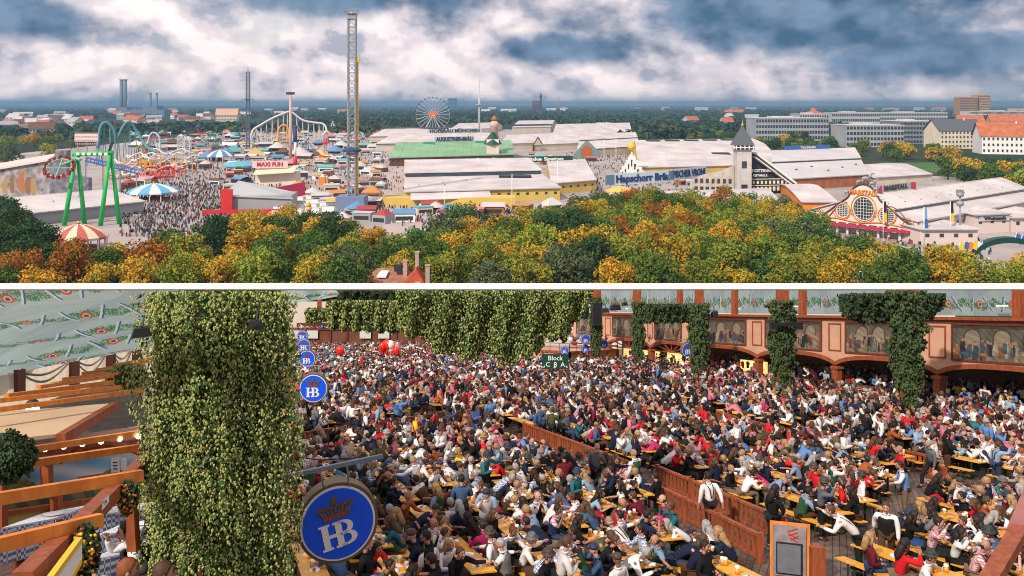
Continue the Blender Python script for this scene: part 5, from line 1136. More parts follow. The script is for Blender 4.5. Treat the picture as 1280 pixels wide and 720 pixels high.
clm = mat('printed_tent_cloth', (0, 0, 0), .8, .10, 1.2, attr='Col', transl=.4)
def drape(name, label, p0, p1, off, hl, hu, n, waves, parent=None, cat='tent cloth', scale=8):
    o = hthing(name, label, cat, Wp((p0 + p1) / 2, hl, off))
    def Pf(u, v):
        d = p0 + (p1 - p0) * u; sag = (abs(math.sin(u * waves * math.pi)) ** .7)
        return Wp(d, hl + (hu(d) - hl) * v, off - .8 * (1 - v) + .25 * sag)
    paint_panel('cloth_panel', lambda u, v: cloth_colour(u * (p1 - p0) / scale, v * 1.0 + .02 * math.sin(u * 50)), n, 22, Pf, o, m=clm); return o
hu = lambda d: H + (YL - 359.0) / F * d
drape('tent_cloth', 'teal tent cloth printed with wreaths, hanging behind the long gallery', 36, 123, -4, 6.35, hu, 1500, 17, scale=2.6)
b = MB()
for d in (45.6, 55, 65, 75.2, 85, 95, 105, 115): wbox(b, d - .3, d + .3, 6.3, hu(d) - .15, -1.2, -.8)
hpart(b, 'roof_post', redwood, gal)
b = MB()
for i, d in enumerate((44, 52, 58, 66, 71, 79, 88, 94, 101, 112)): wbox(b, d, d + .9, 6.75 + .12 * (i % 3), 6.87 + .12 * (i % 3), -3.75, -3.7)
o = hpart(b, 'painted_daylight', mat('painted_daylight_white', (.85, .88, .9), .6, 0, 1), gal)  # solid white strips painted to read as daylight through the roof cloth
# ---- end wall with terrace
EY = 149.0
b = MB(); b.box((0, EY, 4), (150, .3, 8.0)); b.v = [(x_, y_, min(h, H + (YL - 358) / F * y_)) for x_, y_, h in b.v]
o = hb_(b, 'end_wall', mat('ivory_cloth', (.62, .58, .52), .85, .10, .12)); tag(o, 'ivory cloth end wall closing the far end of the beer hall', 'wall')
def ex(px): return (px - 640) / F * (EY - 6)
def eh(py, d=EY - 6): return H - (py - YL) / F * d
ter = hthing('terrace', 'far raised terrace with criss-cross railing over dark brown panels', 'terrace', (ex(440), EY - 6, 0)); b = MB()
b.box((ex(480), EY - 3.5, (eh(432) + eh(410)) / 2 - .6), (ex(660) - ex(352), 5, 1.2 + eh(410) - eh(432))); hpart(b, 'panel_wall', mat('dark_brown_panel', (.17, .06, .035), .8, .3, .6), ter); b = MB()
for k in range(26):
    xa = ex(372) + k * (ex(640) - ex(372)) / 26; xb = xa + (ex(640) - ex(372)) / 26; b.bar((xa, EY - 6.1, eh(411)), (xb, EY - 6.1, eh(405)), .08); b.bar((xa, EY - 6.1, eh(405)), (xb, EY - 6.1, eh(411)), .08)
    if k % 2 == 0: b.bar((xa, EY - 6.1, eh(432)), (xa, EY - 6.1, eh(404)), .22)
b.bar((ex(372), EY - 6.1, eh(404.5)), (ex(640), EY - 6.1, eh(404.5)), .25); b.bar((ex(372), EY - 6.1, eh(411.5)), (ex(640), EY - 6.1, eh(411.5)), .25); hpart(b, 'railing', darkw, ter)
b = MB(); b.box((ex(510), EY - 5.8, eh(408)), (ex(640) - ex(372), .1, eh(405) - eh(411))); hpart(b, 'cloth_band', mat('pale_pink_cloth', (.6, .45, .42), .8, .2, .5), ter); b = MB()
for px in (372, 391, 457, 480): b.box((ex(px), EY - 6.3, eh(418)), (1.8, .1, 1.3))
hpart(b, 'window', mat('pale_window', (.6, .62, .6), .4), ter)
for px, y0, y1 in ((396, 374, 388), (430, 364, 379), (452, 366, 376)):
    b = MB(); b.box((ex(px), EY - 4, eh((y0 + y1) / 2)), (.7, .3, eh(y0) - eh(y1))); hpart(b, 'post', redwood, ter)
# teal cloth corner over the end wall
o = hthing('tent_cloth', 'teal tent cloth corner hanging over the far ivory wall', 'tent cloth', (ex(400), EY - 9, eh(370)))
paint_panel('cloth_panel', lambda u, v: cloth_colour(u * 3, v * 1.2), 60, 10, lambda u, v: (ex(355 + 125 * u), EY - 8 + .6 * math.sin(u * 20), eh(361) - (eh(361) - eh(382 - 20 * u)) * (1 - v) if v < 1 else eh(360)), o, m=clm)
# ---- bandstand
BD = 103.0
def bx(px, d=BD): return (px - 640) / F * d
bs = hthing('bandstand', 'raised octagonal music stage with peach panels and grey railing', 'stage', (bx(700), BD, 0)); b = MB()
base = [(bx(632, 112), 112), (bx(712, 102), 102), (bx(772, 108), 108), (bx(772, 120), 120), (bx(640, 124), 124)]
b.prism([(x, y, 0) for x, y in base], (0, 0, 1.75)); hpart(b, 'platform', peach, bs); b = MB()
for (p, q) in zip(base[:3], base[1:3]):
    p = Vector((*p, 0)); q = Vector((*q, 0)); n = 5
    for k in range(n + 1): c = p.lerp(q, k / n); b.bar(c + Vector((0, -.1, 0)), c + Vector((0, -.1, 1.8)), .28)
    b.bar(p + Vector((0, -.1, 1.75)), q + Vector((0, -.1, 1.75)), .25)
hpart(b, 'panel_trim', redwood, bs); b = MB()
for (p, q) in zip(base[:3], base[1:3]):
    p = Vector((*p, 1.75)); q = Vector((*q, 1.75))
    for z in (.55, 1.0): b.bar(p + Vector((0, 0, z)), q + Vector((0, 0, z)), .09)
    for k in range(8): c = p.lerp(q, k / 7); b.bar(c, c + Vector((0, 0, 1.0)), .09)
hpart(b, 'railing', mat('grey_railing', (.14, .17, .19), .5), bs)
# ---- green block sign
o = hthing('block_sign', 'dark green hanging sign with white letters Block C B A and arrows', 'sign', HP(694, 452, 78)); b = MB(); c = HP(694, 452, 78); wd = 33 / F * 78; hh = 19 / F * 78
b.box(c, (wd, .12, hh)); hpart(b, 'board', dgreen, o); b = MB()
text_mb(b, 'Block', (c[0], c[1] - .09, c[2] + hh * .22), (1, 0, 0), (0, 0, 1), .42, .02, .01)
text_mb(b, 'C  B  A', (c[0], c[1] - .09, c[2] - hh * .2), (1, 0, 0), (0, 0, 1), .40, .02, .01)
for s_, e_ in ((-.40, (-.12, -.14)), (-.02, (.0, -.16)), (.40, (.12, -.14))):
    p = Vector((c[0] + wd * s_, c[1] - .09, c[2] - hh * .26)); q = p + Vector((e_[0], 0, e_[1] * 1.4)); b.bar(p, q, .05); b.bar(q, q + Vector((-e_[0] * .2 - .1, 0, .1)), .05); b.bar(q, q + Vector((.1 - e_[0] * .2, 0, .1)), .05)
hpart(b, 'lettering', wht, o); b = MB(); b.bar((c[0] - wd * .4, c[1], c[2] + hh / 2), (c[0] - wd * .4, c[1], H + (YL - 362) / F * 78), .05); b.bar((c[0] + wd * .4, c[1], c[2] + hh / 2), (c[0] + wd * .4, c[1], H + (YL - 362) / F * 78), .05); hpart(b, 'hanging_cable', steel, o)
# ---- round HB signs
hbblue = mat('sign_blue', (.012, .10, .85), .35, .05, 2); hbrim = mat('sign_bronze_rim', (.14, .10, .05), .45, .15, 4); crown_m = mat('crown_brown', (.16, .09, .045), .6, .1, 5)
hbblue.node_tree.nodes['Principled BSDF'].inputs['Emission Color'].default_value = (.008, .075, .62, 1)
def letter_HB(mb, M):
    """serif H and B joined; M maps (x, y, depth) to space. Cell about 1.0 wide, .62 high"""
    def slab(x0, x1, y0, y1): mb.prism([M(x0, y0, 0), M(x1, y0, 0), M(x1, y1, 0), M(x0, y1, 0)], Vector(M(0, 0, .03)) - Vector(M(0, 0, 0)))
    for x in (-.46, -.10): slab(x, x + .17, -.28, .30)
    for x in (-.52, -.16): slab(x, x + .29, -.33, -.28); slab(x, x + .29, .30, .35)
    slab(-.30, -.10, -.03, .05)
    for cy, ry, rx in ((.165, .185, .27), (-.14, .19, .33)):
        ou = [(.10 + rx * math.sin(math.pi * k / 12), cy + ry * math.cos(math.pi * k / 12)) for k in range(13)]; inn = [(.10 + (rx - .15) * math.sin(math.pi * k / 12), cy + (ry - .055) * math.cos(math.pi * k / 12)) for k in range(13)]
        for (a, b_, c_, d_) in zip(ou[:-1], ou[1:], inn[1:], inn[:-1]): mb.prism([M(*a, 0), M(*b_, 0), M(*c_, 0), M(*d_, 0)], Vector(M(0, 0, .03)) - Vector(M(0, 0, 0)))
    for y in (.325, .005, -.30): slab(.0, .14, y - .03, y + .03)
def hb_sign(px, py, rpx, d, label, yaw=.0, roll=0.0, squash=1.0, arm=True, group='round HB signs hanging in the hall'):
    r = rpx / F * d; o = hthing('round_sign', label, 'sign', HP(px, py, d), group); th = r * .22
    X = Vector((math.cos(yaw), math.sin(yaw), 0)); U = Vector((0, 0, 1)); Nn = X.cross(U)            # Nn faces the viewer
    X2 = X * math.cos(roll) + U * math.sin(roll); U2 = -X * math.sin(roll) + U * math.cos(roll)
    M = lambda x, y, z: tuple(X2 * (x * r) + U2 * (y * r) + Nn * (z * r + th / 2))
    def disc(rad, z0, z1, name, m, par=o):
        b = MB(); b.prism([M(math.cos(a) * rad, math.sin(a) * rad, z0) for a in [2 * math.pi * k / 40 for k in range(40)]], Nn * ((z1 - z0) * r)); return b.build(name, m, par)
    disc(1.07, -.42, -.03, 'rim', hbrim); disc(.985, -.02, 0, 'white_ring', wht); f_ = disc(.93, 0, .02, 'face', hbblue)
    b = MB(); letter_HB(b, lambda x, y, z: M(x * 1.0, y * 1.0 - .28, z + .02)); b.build('lettering', wht, o)
    b = MB()
    for k in range(9):
        u = -1 + k / 4; b.prism([M(u * .30 - .03, .22 - u * u * -.03, .021), M(u * .30 + .03, .22 + u * u * .03, .021), M(u * .42 + .035, .50 - abs(u) * .02 - (.06 if k % 2 else 0), .021), M(u * .42 - .035, .50 - abs(u) * .02 - (.06 if k % 2 else 0), .021)], Nn * (.03 * r))
    for k in range(14):
        a0 = -1 + 2 * k / 14; a1 = -1 + 2 * (k + 1) / 14; sh = lambda t: .60 - .10 * abs(math.sin(t * 2.5 * math.pi)) 
        b.prism([M(a0 * .5, sh(a0) - .06, .022), M(a1 * .5, sh(a1) - .06, .022), M(a1 * .52, sh(a1), .022), M(a0 * .52, sh(a0), .022)], Nn * (.03 * r))
    b.prism([M(-.33, .16, .022), M(.33, .16, .022), M(.36, .26, .022), M(-.36, .26, .022)], Nn * (.03 * r))
    b.prism([M(-.06, .55, .022), M(.06, .55, .022), M(.08, .68, .022), M(0, .78, .022), M(-.08, .68, .022)], Nn * (.03 * r)); cw = b.build('crown', crown_m, o)
    b = MB()
    for k in (-.2, 0, .2): b.prism([M(k - .07, .20, .055), M(k + .07, .20, .055), M(k + .05, .245, .055), M(k - .05, .245, .055)], Nn * (.012 * r))
    b.build('red_jewel', redp, cw)
    if arm:
        b = MB(); b.tube([M(-.35, .9, -.2), M(-.35, 1.5, -.2)], r * .025, 6); b.tube([M(.35, .9, -.2), M(.35, 1.5, -.2)], r * .025, 6); b.tube([M(-1.6, 1.5, -.2), M(.9, 1.62, -.2)], r * .045, 6); b.build('hanging_bracket', steel, o)
    return o
hb_sign(422, 652, 47, 11.5, 'largest round blue HB sign with bronze rim in the lower foreground', .32, .2, arm=False)
hb_sign(392, 485, 17.2, 33, 'second largest round blue HB sign beside the thick hop pillar', 0.05, 0)
hb_sign(384, 448, 10, 56, 'third round blue HB sign above the second largest one', 0, 0); hb_sign(380, 432, 8, 72, 'fourth small round HB sign above the third in the row', 0, 0); hb_sign(378, 420, 6.6, 90, 'smallest topmost round HB sign in the row by the hop pillar', 0, 0)
hb_sign(859, 437, 8.6, 80, 'round HB sign beside the vine wrapped column by the far arches', .5, 0); hb_sign(1121, 462, 13, 53, 'narrow edge-on HB sign beside the largest vine wrapped column', 1.25, 0)
hb_sign(732, 424, 6, 102, 'small HB sign above the music stage railing', .3, 0); hb_sign(732, 436, 5, 102.5, 'tiny lower HB sign on the music stage railing', .3, 0, arm=False); hb_sign(706, 438, 5, 102, 'small HB disc on the front rail of the music stage', 0, 0, arm=False); hb_sign(755, 430, 5, 104, 'small HB disc at the right end of the music stage', 0, 0, arm=False)
o_ = [x for x in bpy.data.objects if x.get('label', '').startswith('largest round blue HB')][0]; b = MB(); b.tube([HP(405, 612, 11.5), HP(400, 588, 11.2)], .012, 5); b.tube([HP(436, 608, 11.5), HP(434, 581, 11.2)], .012, 5); hpart(b, 'hanging_cable', steel, o_)
o = hthing('steel_arm', 'long grey steel bar reaching right from the hop pillar above the big HB sign', 'bracket', HP(355, 596, 10.6)); b = MB(); b.bar(HP(350, 597, 10.6), HP(478, 570, 11.2), .07, .05); hpart(b, 'bar', mat('blue_grey_steel', (.16, .21, .27), .5, .1, 3), o); b = MB(); b.tube([HP(360, 570 , 11), HP(400, 575, 11.3), HP(450, 572, 11.3), HP(500, 570, 11.4)], .008, 5); hpart(b, 'cable', dark, o)
# ---- hops: leaves and cones packed on a surface
conem = mat('hop_cone', (.43, .47, .16), .7, .35, 6, spec=.2, transl=.15); hleaf = mat('hop_leaf', (.05, .105, .025), .6, .4, 4, spec=.3, transl=.15)
darkvine = mat('vine_leaf', (.022, .048, .020), .6, .4, 3, transl=.15); vcone = mat('vine_light_leaf', (.07, .11, .035), .6, .3, 3, transl=.15)
def hop_mesh(name, pts, nrm, cone, leaf, seed, mc=None, ml=None, share=.5):
    rs = np.random.RandomState(seed + 5000); n = len(pts); sel = rs.rand(n) < share; Vs = []; Qs = []; Ms = []
    P = pts[~sel]; V, Q = leaf_quads(P, nrm[~sel], leaf, rs, .5); Vs.append(V); Qs.append(Q); Ms.append(np.ones(len(Q), int)); b0 = len(V)
    P = pts[sel] + nrm[sel] * cone * .8; k = len(P); s = cone * rs.uniform(.6, 1.25, k)[:, None]
    dn = np.stack([rs.normal(0, .35, k), rs.normal(0, .35, k), -np.ones(k)], 1); dn /= np.linalg.norm(dn, axis=1)[:, None]; a = np.cross(dn, rand_unit(k, rs)); a /= np.linalg.norm(a, axis=1)[:, None]; c = np.cross(dn, a)
    r1 = .42; ring = [P - dn * s * .62]; 
    for z, rr_ in ((-.3, r1), (.35, r1 * .85)):
        for q in range(4): an = q * math.pi / 2 + (.78 if z > 0 else 0); ring.append(P + dn * s * z + (a * math.cos(an) + c * math.sin(an)) * s * rr_)
    ring.append(P + dn * s * .75); V = np.stack(ring, 1).reshape(-1, 3)
    base = (np.arange(k) * 10)[:, None, None] + b0
    q = np.array([(0, 1, 2, 2), (0, 2, 3, 3), (0, 3, 4, 4), (0, 4, 1, 1), (1, 5, 2, 2), (2, 5, 6, 6), (2, 6, 3, 3), (3, 6, 7, 7), (3, 7, 4, 4), (4, 7, 8, 8), (4, 8, 1, 1), (1, 8, 5, 5), (9, 6, 5, 5), (9, 7, 6, 6), (9, 8, 7, 7), (9, 5, 8, 8)])
    T = (base + q[None]).reshape(-1, 4)[:, :3]
    # triangles and quads together: turn quads into two triangles
    Qa = np.concatenate([Qs[0][:, [0, 1, 2]], Qs[0][:, [0, 2, 3]]]); F_ = np.concatenate([Qa, T]); mi = np.concatenate([np.zeros(len(Qa), int), np.ones(len(T), int)])
    return np_mesh(name, np.concatenate([Vs[0], V]), F_, matidx=mi, mats=[ml or hleaf, mc or conem])
def shear_np(P, org): Q = P.copy(); Q[:, 2] = HC - S * P[:, 1] - H + P[:, 2]; return Q - np.array(org)
def lumpy_column(cx, cy, rad, h0, h1, n, seed, lump=.22, shape=None):
    rs = np.random.RandomState(seed); a = rs.uniform(0, 6.283, n); h = rs.uniform(h0, h1, n)
    f = 1 + lump * (np.sin(a * 3 + h * 2.3 + seed) * .6 + np.sin(a * 5 - h * 3.7) * .4 + np.sin(h * 7.1 + a) * .35); layer = rs.uniform(.80, 1.06, n); rr = rad * f * layer
    if shape is not None: rr = rr * shape((h - h0) / (h1 - h0))
    P = np.stack([cx + np.cos(a) * rr, cy + np.sin(a) * rr, h], 1); N_ = np.stack([np.cos(a), np.sin(a), np.full(n, .1)], 1); return P, N_
# the thick pillar in front: post + strands of hops
PD = 9.6; pcx = (274 - 640) / F * PD
hp = hthing('hop_pillar', 'thick pillar densely wrapped in pale green hops, the largest in view', 'hop pillar', (pcx, PD, 2.5)); b = MB(); b.box((pcx, PD, 4.6), (.62, .6, 4.4)); hpart(b, 'post', darkw, hp)
Ps = []; Ns = []
hi = H + (YL - 362.5) / F * 8.2
for k in range(15):
    a = 2 * math.pi * k / 15 + .2; rr = .50 + .15 * math.sin(k * 2.4); sx, sy = pcx + math.cos(a) * rr, PD + math.sin(a) * rr * .85
    P, N_ = lumpy_column(sx, sy, .17 + .035 * (k % 3), 2.7 - (.2 * (k % 2)), hi, 6300, k, .45); Ps.append(P); Ns.append(N_ * .6 + np.array([math.cos(a), math.sin(a), 0]) * .6)
P = np.concatenate(Ps); N_ = np.concatenate(Ns); keep = (P[:, 1] < PD + .45); P = P[keep]; N_ = N_[keep]; obj('hop_foliage', hop_mesh('hop_foliage', shear_np(P, hp.location), N_, .026, .056, 1, share=.66), hp)
def speaker_lamp(px, py, d, w, label, yaw=.4):
    o = hthing('floodlight', label, 'floodlight', HP(px, py, d), 'black floodlights and loudspeakers'); k = w / F * d; b = MB(); b.box((0, 0, 0), (k, k * .5, k * .45), yaw, .7); b.build('housing', mat('black_metal', (.015, .017, .02), .45, .1, 3), o); b = MB(); b.bar((0, 0, 0), (0, k * .3, k * .8), k * .07); b.bar((-k * .4, 0, k * .3), (k * .4, 0, k * .3), k * .05); b.build('bracket', dark, o); return o
speaker_lamp(177, 415, 9.0, 24, 'black floodlight on the left side of the thick hop pillar', .5); speaker_lamp(320, 406, 8.8, 20, 'black floodlight at the upper right of the thick hop pillar', -.6)
for i, (px, py, d, w, lb) in enumerate([(757, 388, 95, 10, 'left black loudspeaker hanging above the stage'), (769, 384, 95, 14, 'larger black loudspeaker cluster above the stage'), (781, 380, 95, 8, 'small black loudspeaker at the right of the stage cluster'), (893, 392, 77, 12, 'black loudspeaker right of the vine column by the far arches')]): speaker_lamp(px, py, d, w, lb, .3 * i)
# vine wrapped columns
for i, (px, base, w, y0, y1, lb) in enumerate([(745, 459, 15, 372, 444, 'slim dark vine column left of the hanging loudspeakers'), (798, 466, 15, 378, 455, 'slim vine column right of the hanging loudspeakers'), (874, 484, 24, 380, 474, 'vine wrapped brown column beside a round HB sign'), (978, 505, 34, 376, 492, 'vine wrapped brown column with black spotlight bar'), (1134, 532, 44, 364, 508, 'largest vine wrapped column under the broad leafy canopy')]):
    x, y = L(px, base); o = hthing('vine_column', lb, 'column', (x, y, 0), 'vine wrapped columns along the gallery'); top_ = H + (YL - 362) / F * y; b = MB(); b.box((x, y, top_ / 2), (w / F * y * .42, .5, top_)); hpart(b, 'post', redwood, o)
    h0 = H - (y1 - YL) / F * y; h1 = min(top_ - .05, H - (y0 - YL) / F * y); r = w / 2 / F * y; P, N_ = lumpy_column(x, y, r * .64, h0, h1, 2600 + i * 900, 30 + i, .5, lambda t: .58 + .5 * np.minimum(1, t * 2.2)); obj('vine_foliage', hop_mesh('vine_foliage', shear_np(P, o.location), N_, .16 if i > 2 else .2, .24, 5, vcone, darkvine, .35), o)
    if i == 3: b = MB(); b.box((x - .3, y - 1.2, H - (405 - YL) / F * y), (30 / F * y, .25, .25)); b.box((x - 1, y - 1.2, H - (407 - YL) / F * y), (.5, .3, .5)); b.box((x + .8, y - 1.2, H - (407 - YL) / F * y), (.5, .3, .5)); hpart(b, 'spotlight_bar', mat('black_metal', (0, 0, 0)), o)
    if i == 0: b = MB(); b.box((x, y - 1.0, H - (393 - YL) / F * y), (1.0, .7, 2.6)); hpart(b, 'black_speaker', mat('black_metal', (0, 0, 0)), o)
def garland(px0, px1, y0, y1f, d, thick, n, cone, leaf, label, mc=None, ml=None, seed=1, share=.6, skew=0.0):
    rs = np.random.RandomState(seed); u = rs.uniform(0, 1, n); v = rs.uniform(0, 1, n) ** 1.05; yl = np.array([y1f(t) for t in u]); yy = y0 + (yl - y0) * v; px = px0 + (px1 - px0) * u; t = rs.uniform(-1, 1, n) * thick * (1.1 - v * .6); dd = d + skew * (u - .5) + t
    lump = .35 * np.sin(u * 40 + v * 3) * thick * .4; dd = dd + lump; P = np.stack([(px - 640) / F * (d + skew * (u - .5)), dd, H - (yy - YL) / F * (d + skew * (u - .5))], 1); N_ = np.stack([rs.normal(0, .4, n), -np.ones(n), np.full(n, .1)], 1); N_ /= np.linalg.norm(N_, axis=1)[:, None]
    o = hthing('hop_garland', label, 'hop garland', tuple(P[0] * 0 + np.array([(0.5 * (px0 + px1) - 640) / F * d, d, H - (y0 - YL) / F * d])), 'hop garlands hanging from the roof'); obj('hop_foliage', hop_mesh('hop_foliage', shear_np(P, o.location), N_, cone, leaf, seed, mc, ml, share), o)
    b = MB(); b.tube([((px0 + 6 - 640) / F * d, d, H - (y0 + 2 - YL) / F * d), ((px1 - 6 - 640) / F * d, d, H - (y0 + 2 - YL) / F * d)], .06 * d / 30, 6); hpart(b, 'carrying_bar', dark, o); return o
def jag(f, s=3.0): return lambda u: f(u) + s * math.sin(u * 37) + s * .7 * math.sin(u * 91 + 2) + s * .5 * math.sin(u * 173)
garland(500, 732, 363, jag(lambda u: float(np.interp(u, [0, .12, .3, .5, .62, .75, .88, 1], [408, 424, 446, 442, 456, 434, 420, 388])), 5), 27, 1.0, 42000, .052, .125, 'biggest hanging mass of pale hops above the middle of the crowd', seed=3, share=.62)
garland(412, 502, 376, jag(lambda u: float(np.interp(u, [0, .3, 1], [408, 412, 414])), 2), 40, .8, 7000, .085, .2, 'hop garland left of the biggest hanging mass', seed=4); garland(384, 416, 386, jag(lambda u: 403 - 3 * u, 1.5), 48, .8, 1500, .1, .22, 'smallest hop clump at the left end of the garlands', seed=5); garland(425, 502, 363, jag(lambda u: 372 + 6 * u, 1.5), 44, .5, 3000, .085, .2, 'thin dark vine strip above the left hop garland', vcone, darkvine, 6, .4)
garland(808, 868, 381, jag(lambda u: 402, 1.5), 84, 1.2, 3000, .2, .36, 'dark vine garland between two slim columns left of the gallery', vcone, darkvine, 7, .35); garland(1056, 1173, 368, jag(lambda u: float(np.interp(u, [0, .15, .6, .9, 1], [392, 402, 400, 396, 385])), 2), 54, 1.2, 7000, .13, .26, 'broad dark vine canopy spreading around the largest column', vcone, darkvine, 8, .35)
garland(716, 736, 372, jag(lambda u: 396, 2), 90, .8, 500, .2, .3, 'dark vine tuft beside the stage column', vcone, darkvine, 9, .35)
# ---- wooden balustrades
fences = [((655, 547), (791, 604), 'long red brown balustrade left of the bare floor strip'), ((820, 634), (950, 705), 'near balustrade running down to the menu board'), ((822, 608), (980, 682), 'balustrade parallel behind the near one left of the menu board'), ((865, 522), (960, 550), 'slim balustrade in the middle of the right-hand crowd'), ((1087, 574), (1163, 594), 'balustrade piece behind the standing waiter in blue vest'), ((498, 542), (559, 530), 'left cross balustrade in the middle of the crowd'), ((575, 530), (656, 515), 'central cross balustrade in the middle of the crowd'), ((690, 510), (745, 499), 'short cross balustrade right of the central one'), ((797, 502), (843, 517), 'dark balustrade below the slim vine columns'), ((797, 493), (840, 484), 'dark cross balustrade by the slim vine columns'), ((372, 562), (432, 552), 'balustrade beside the second largest round HB sign'), ((508, 493), (547, 485), 'far cross balustrade under the hop mass'), ((575, 480), (604, 475), 'farthest cross balustrade under the hop mass'), ((985, 546), (1010, 556), 'short balustrade piece right of the slim one'), ((1166, 600), (1180, 612), 'shortest balustrade end by the dark right-hand crowd')]
for a, c, lb in fences:
    p = Vector((*L(*a), 0)); q = Vector((*L(*c), 0)); o = hthing('balustrade', lb, 'balustrade', tuple(p), 'wooden balustrades between the blocks of tables'); ln = (q - p).length; n = max(6, int(ln / .30)); hh = .77; b = MB()
    for z, w_ in ((hh, .13), (.16, .1)): b.bar(p + Vector((0, 0, z)), q + Vector((0, 0, z)), w_, .09)
    hpart(b, 'rail', redwood, o); b = MB()
    for k in range(n + 1): c_ = p.lerp(q, k / n); b.box((c_.x, c_.y, hh * .56), (.15, .05, hh * .8), math.atan2(q.y - p.y, q.x - p.x))
    hpart(b, 'slats', redwood, o); b = MB()
    for k in range(int(ln / 3) + 2): c_ = p.lerp(q, min(1, k / (int(ln / 3) + 1))); b.box((c_.x, c_.y, hh / 2 + .04), (.16, .16, hh + .08))
    hpart(b, 'post', redwood, o)
# menu board
mx_, my_ = L(987, 724); o = hthing('menu_board', 'wooden framed menu board with grey panel standing by the aisle', 'menu board', (mx_, my_, 0)); b = MB(); c = Vector((mx_, my_, .72)); xd = Vector((.9, -.42, 0)).normalized(); up_ = Vector((0, 0, 1)); nn = xd.cross(up_)
def brd(w, h, z, off, name, m): b = MB(); cc = c + up_ * z + nn * off; b.prism([cc - xd * w / 2 - up_ * h / 2, cc + xd * w / 2 - up_ * h / 2, cc + xd * w / 2 + up_ * h / 2, cc - xd * w / 2 + up_ * h / 2], nn * .04); return hpart(b, name, m, o)
brd(.98, 1.44, 0, -.05, 'frame', beamw); brd(.82, 1.28, 0, 0, 'board', mat('stained_grey_board', (.26, .23, .23), .7, .3, 4)); brd(.64, .80, -.18, .045, 'slate', mat('black_metal', (0, 0, 0))); brd(.57, .73, -.18, .09, 'slate_face', mat('slate_grey', (.14, .15, .18), .5, .15, 4)); b = MB()
for k in range(5): z = .50 - k * .05; b.bar(c + up_ * z + nn * .05 + xd * (-.05 + .02 * k), c + up_ * (z + .1 * (-1) ** k) + nn * .05 + xd * .2, .02)
hpart(b, 'red_scribble', redp, o)
b = MB(); cc = c + xd * .62 - nn * .1; b.box((cc.x, cc.y, .45), (.35, .5, .9)); hpart(b, 'side_box', redwood, o)
# slanting hand rail at the right edge, near
o = hthing('hand_rail', 'thick dark red wooden rail slanting up at the lower right corner', 'rail', HP(1250, 700, 9)); b = MB(); b.bar(HP(1232, 735, 8.4), HP(1275, 662, 9.6), .17, .12); hpart(b, 'rail', redwood, o); b = MB(); b.bar(HP(1268, 668, 9.6), HP(1300, 590, 11.4), .15, .12); hpart(b, 'pink_rail', mat('faded_red_wood', (.36, .14, .12), .6, .2, 2), o)
# ================================================================ the boxes on the left
BH = 3.4                                                        # height of the box floor
b = MB(); b.prism([(-22, 4.5, BH - .2), (-4.1, 4.5, BH - .2), (-6.7, 13, BH - .2), (-7.6, 20, BH - .2), (-22, 50, BH - .2)], (0, 0, .2)); o = structure(hb_(b, 'box_floor', floorm))
# near teal canopy: slope of tent cloth from above the camera side down to the far left wall
o = hthing('tent_cloth', 'large teal tent cloth printed with wreaths and rosettes at upper left', 'tent cloth', HP(90, 400, 18))
def Cf(u, v):
    px = -40 + 270 * u; yb = 478 - 48 * u; py = yb + (359.5 - yb) * v; d = 26 + 18 * u - (16 + 12 * u) * v + .25 * math.sin(v * 22) * (1 - v)
    q = HP(px, py, d); return (q[0], q[1], q[2] + .10 * math.sin(v * 26 + u * 2) * (1 - v) * (.2 if v > .97 else 1))
paint_panel('cloth_panel', lambda u, v: cloth_colour(u * 3.4 + v * 1.0, (1 - v) * (1.9 + (1 - v) * 2.2) + u * .8), 340, 220, Cf, o, m=clm)
# ivory drapes with posts
dr = hthing('ivory_drape', 'ivory wall drapes with grey swags between brown posts on the left', 'drape', HP(90, 460, 34)); b = MB()
def Dd(px): return 27 + 20 * max(-.3, min(1.2, px / 190))
def Dp(px, py, k=0.0): return HP(px, py, Dd(px) - k)
cols_ = 44
for k in range(cols_):
    a, c = -20 + 230 * k / cols_, -20 + 230 * (k + 1) / cols_; w_ = .18 * (k % 2); w2 = .18 * ((k + 1) % 2)
    b.quad(Dp(a, 520, w_), Dp(c, 520, w2), Dp(c, 472 - .24 * c, w2), Dp(a, 472 - .24 * a, w_))
hpart(b, 'cloth', mat('ivory_drape_cloth', (.88, .78, .62), .85, .05, .6, transl=.55), dr); b = MB()
pp = [22, 91, 137, 170, 192]
for p in pp[:-1]:
    b2 = MB(); b2.prism([Dp(p - 5, 500, .5), Dp(p + 5, 500, .5), Dp(p + 5, 466 - .2 * p, .5), Dp(p - 5, 467 - .2 * p, .5)], (0, .25, 0)); hpart(b2, 'post', darkw, dr)
for p, q in zip(pp[:-1], pp[1:]):
    for dz in (0, 6):
        b.tube([Dp(p + 6 + (q - p - 12) * t, (470 - .2 * (p + (q - p) * t)) + math.sin(t * math.pi) * (9 + dz) + dz * .5, .4) for t in [k / 10 for k in range(11)]], .045, 4)
hpart(b, 'swag', mat('grey_swag', (.34, .31, .29), .8, .1, 1), dr)
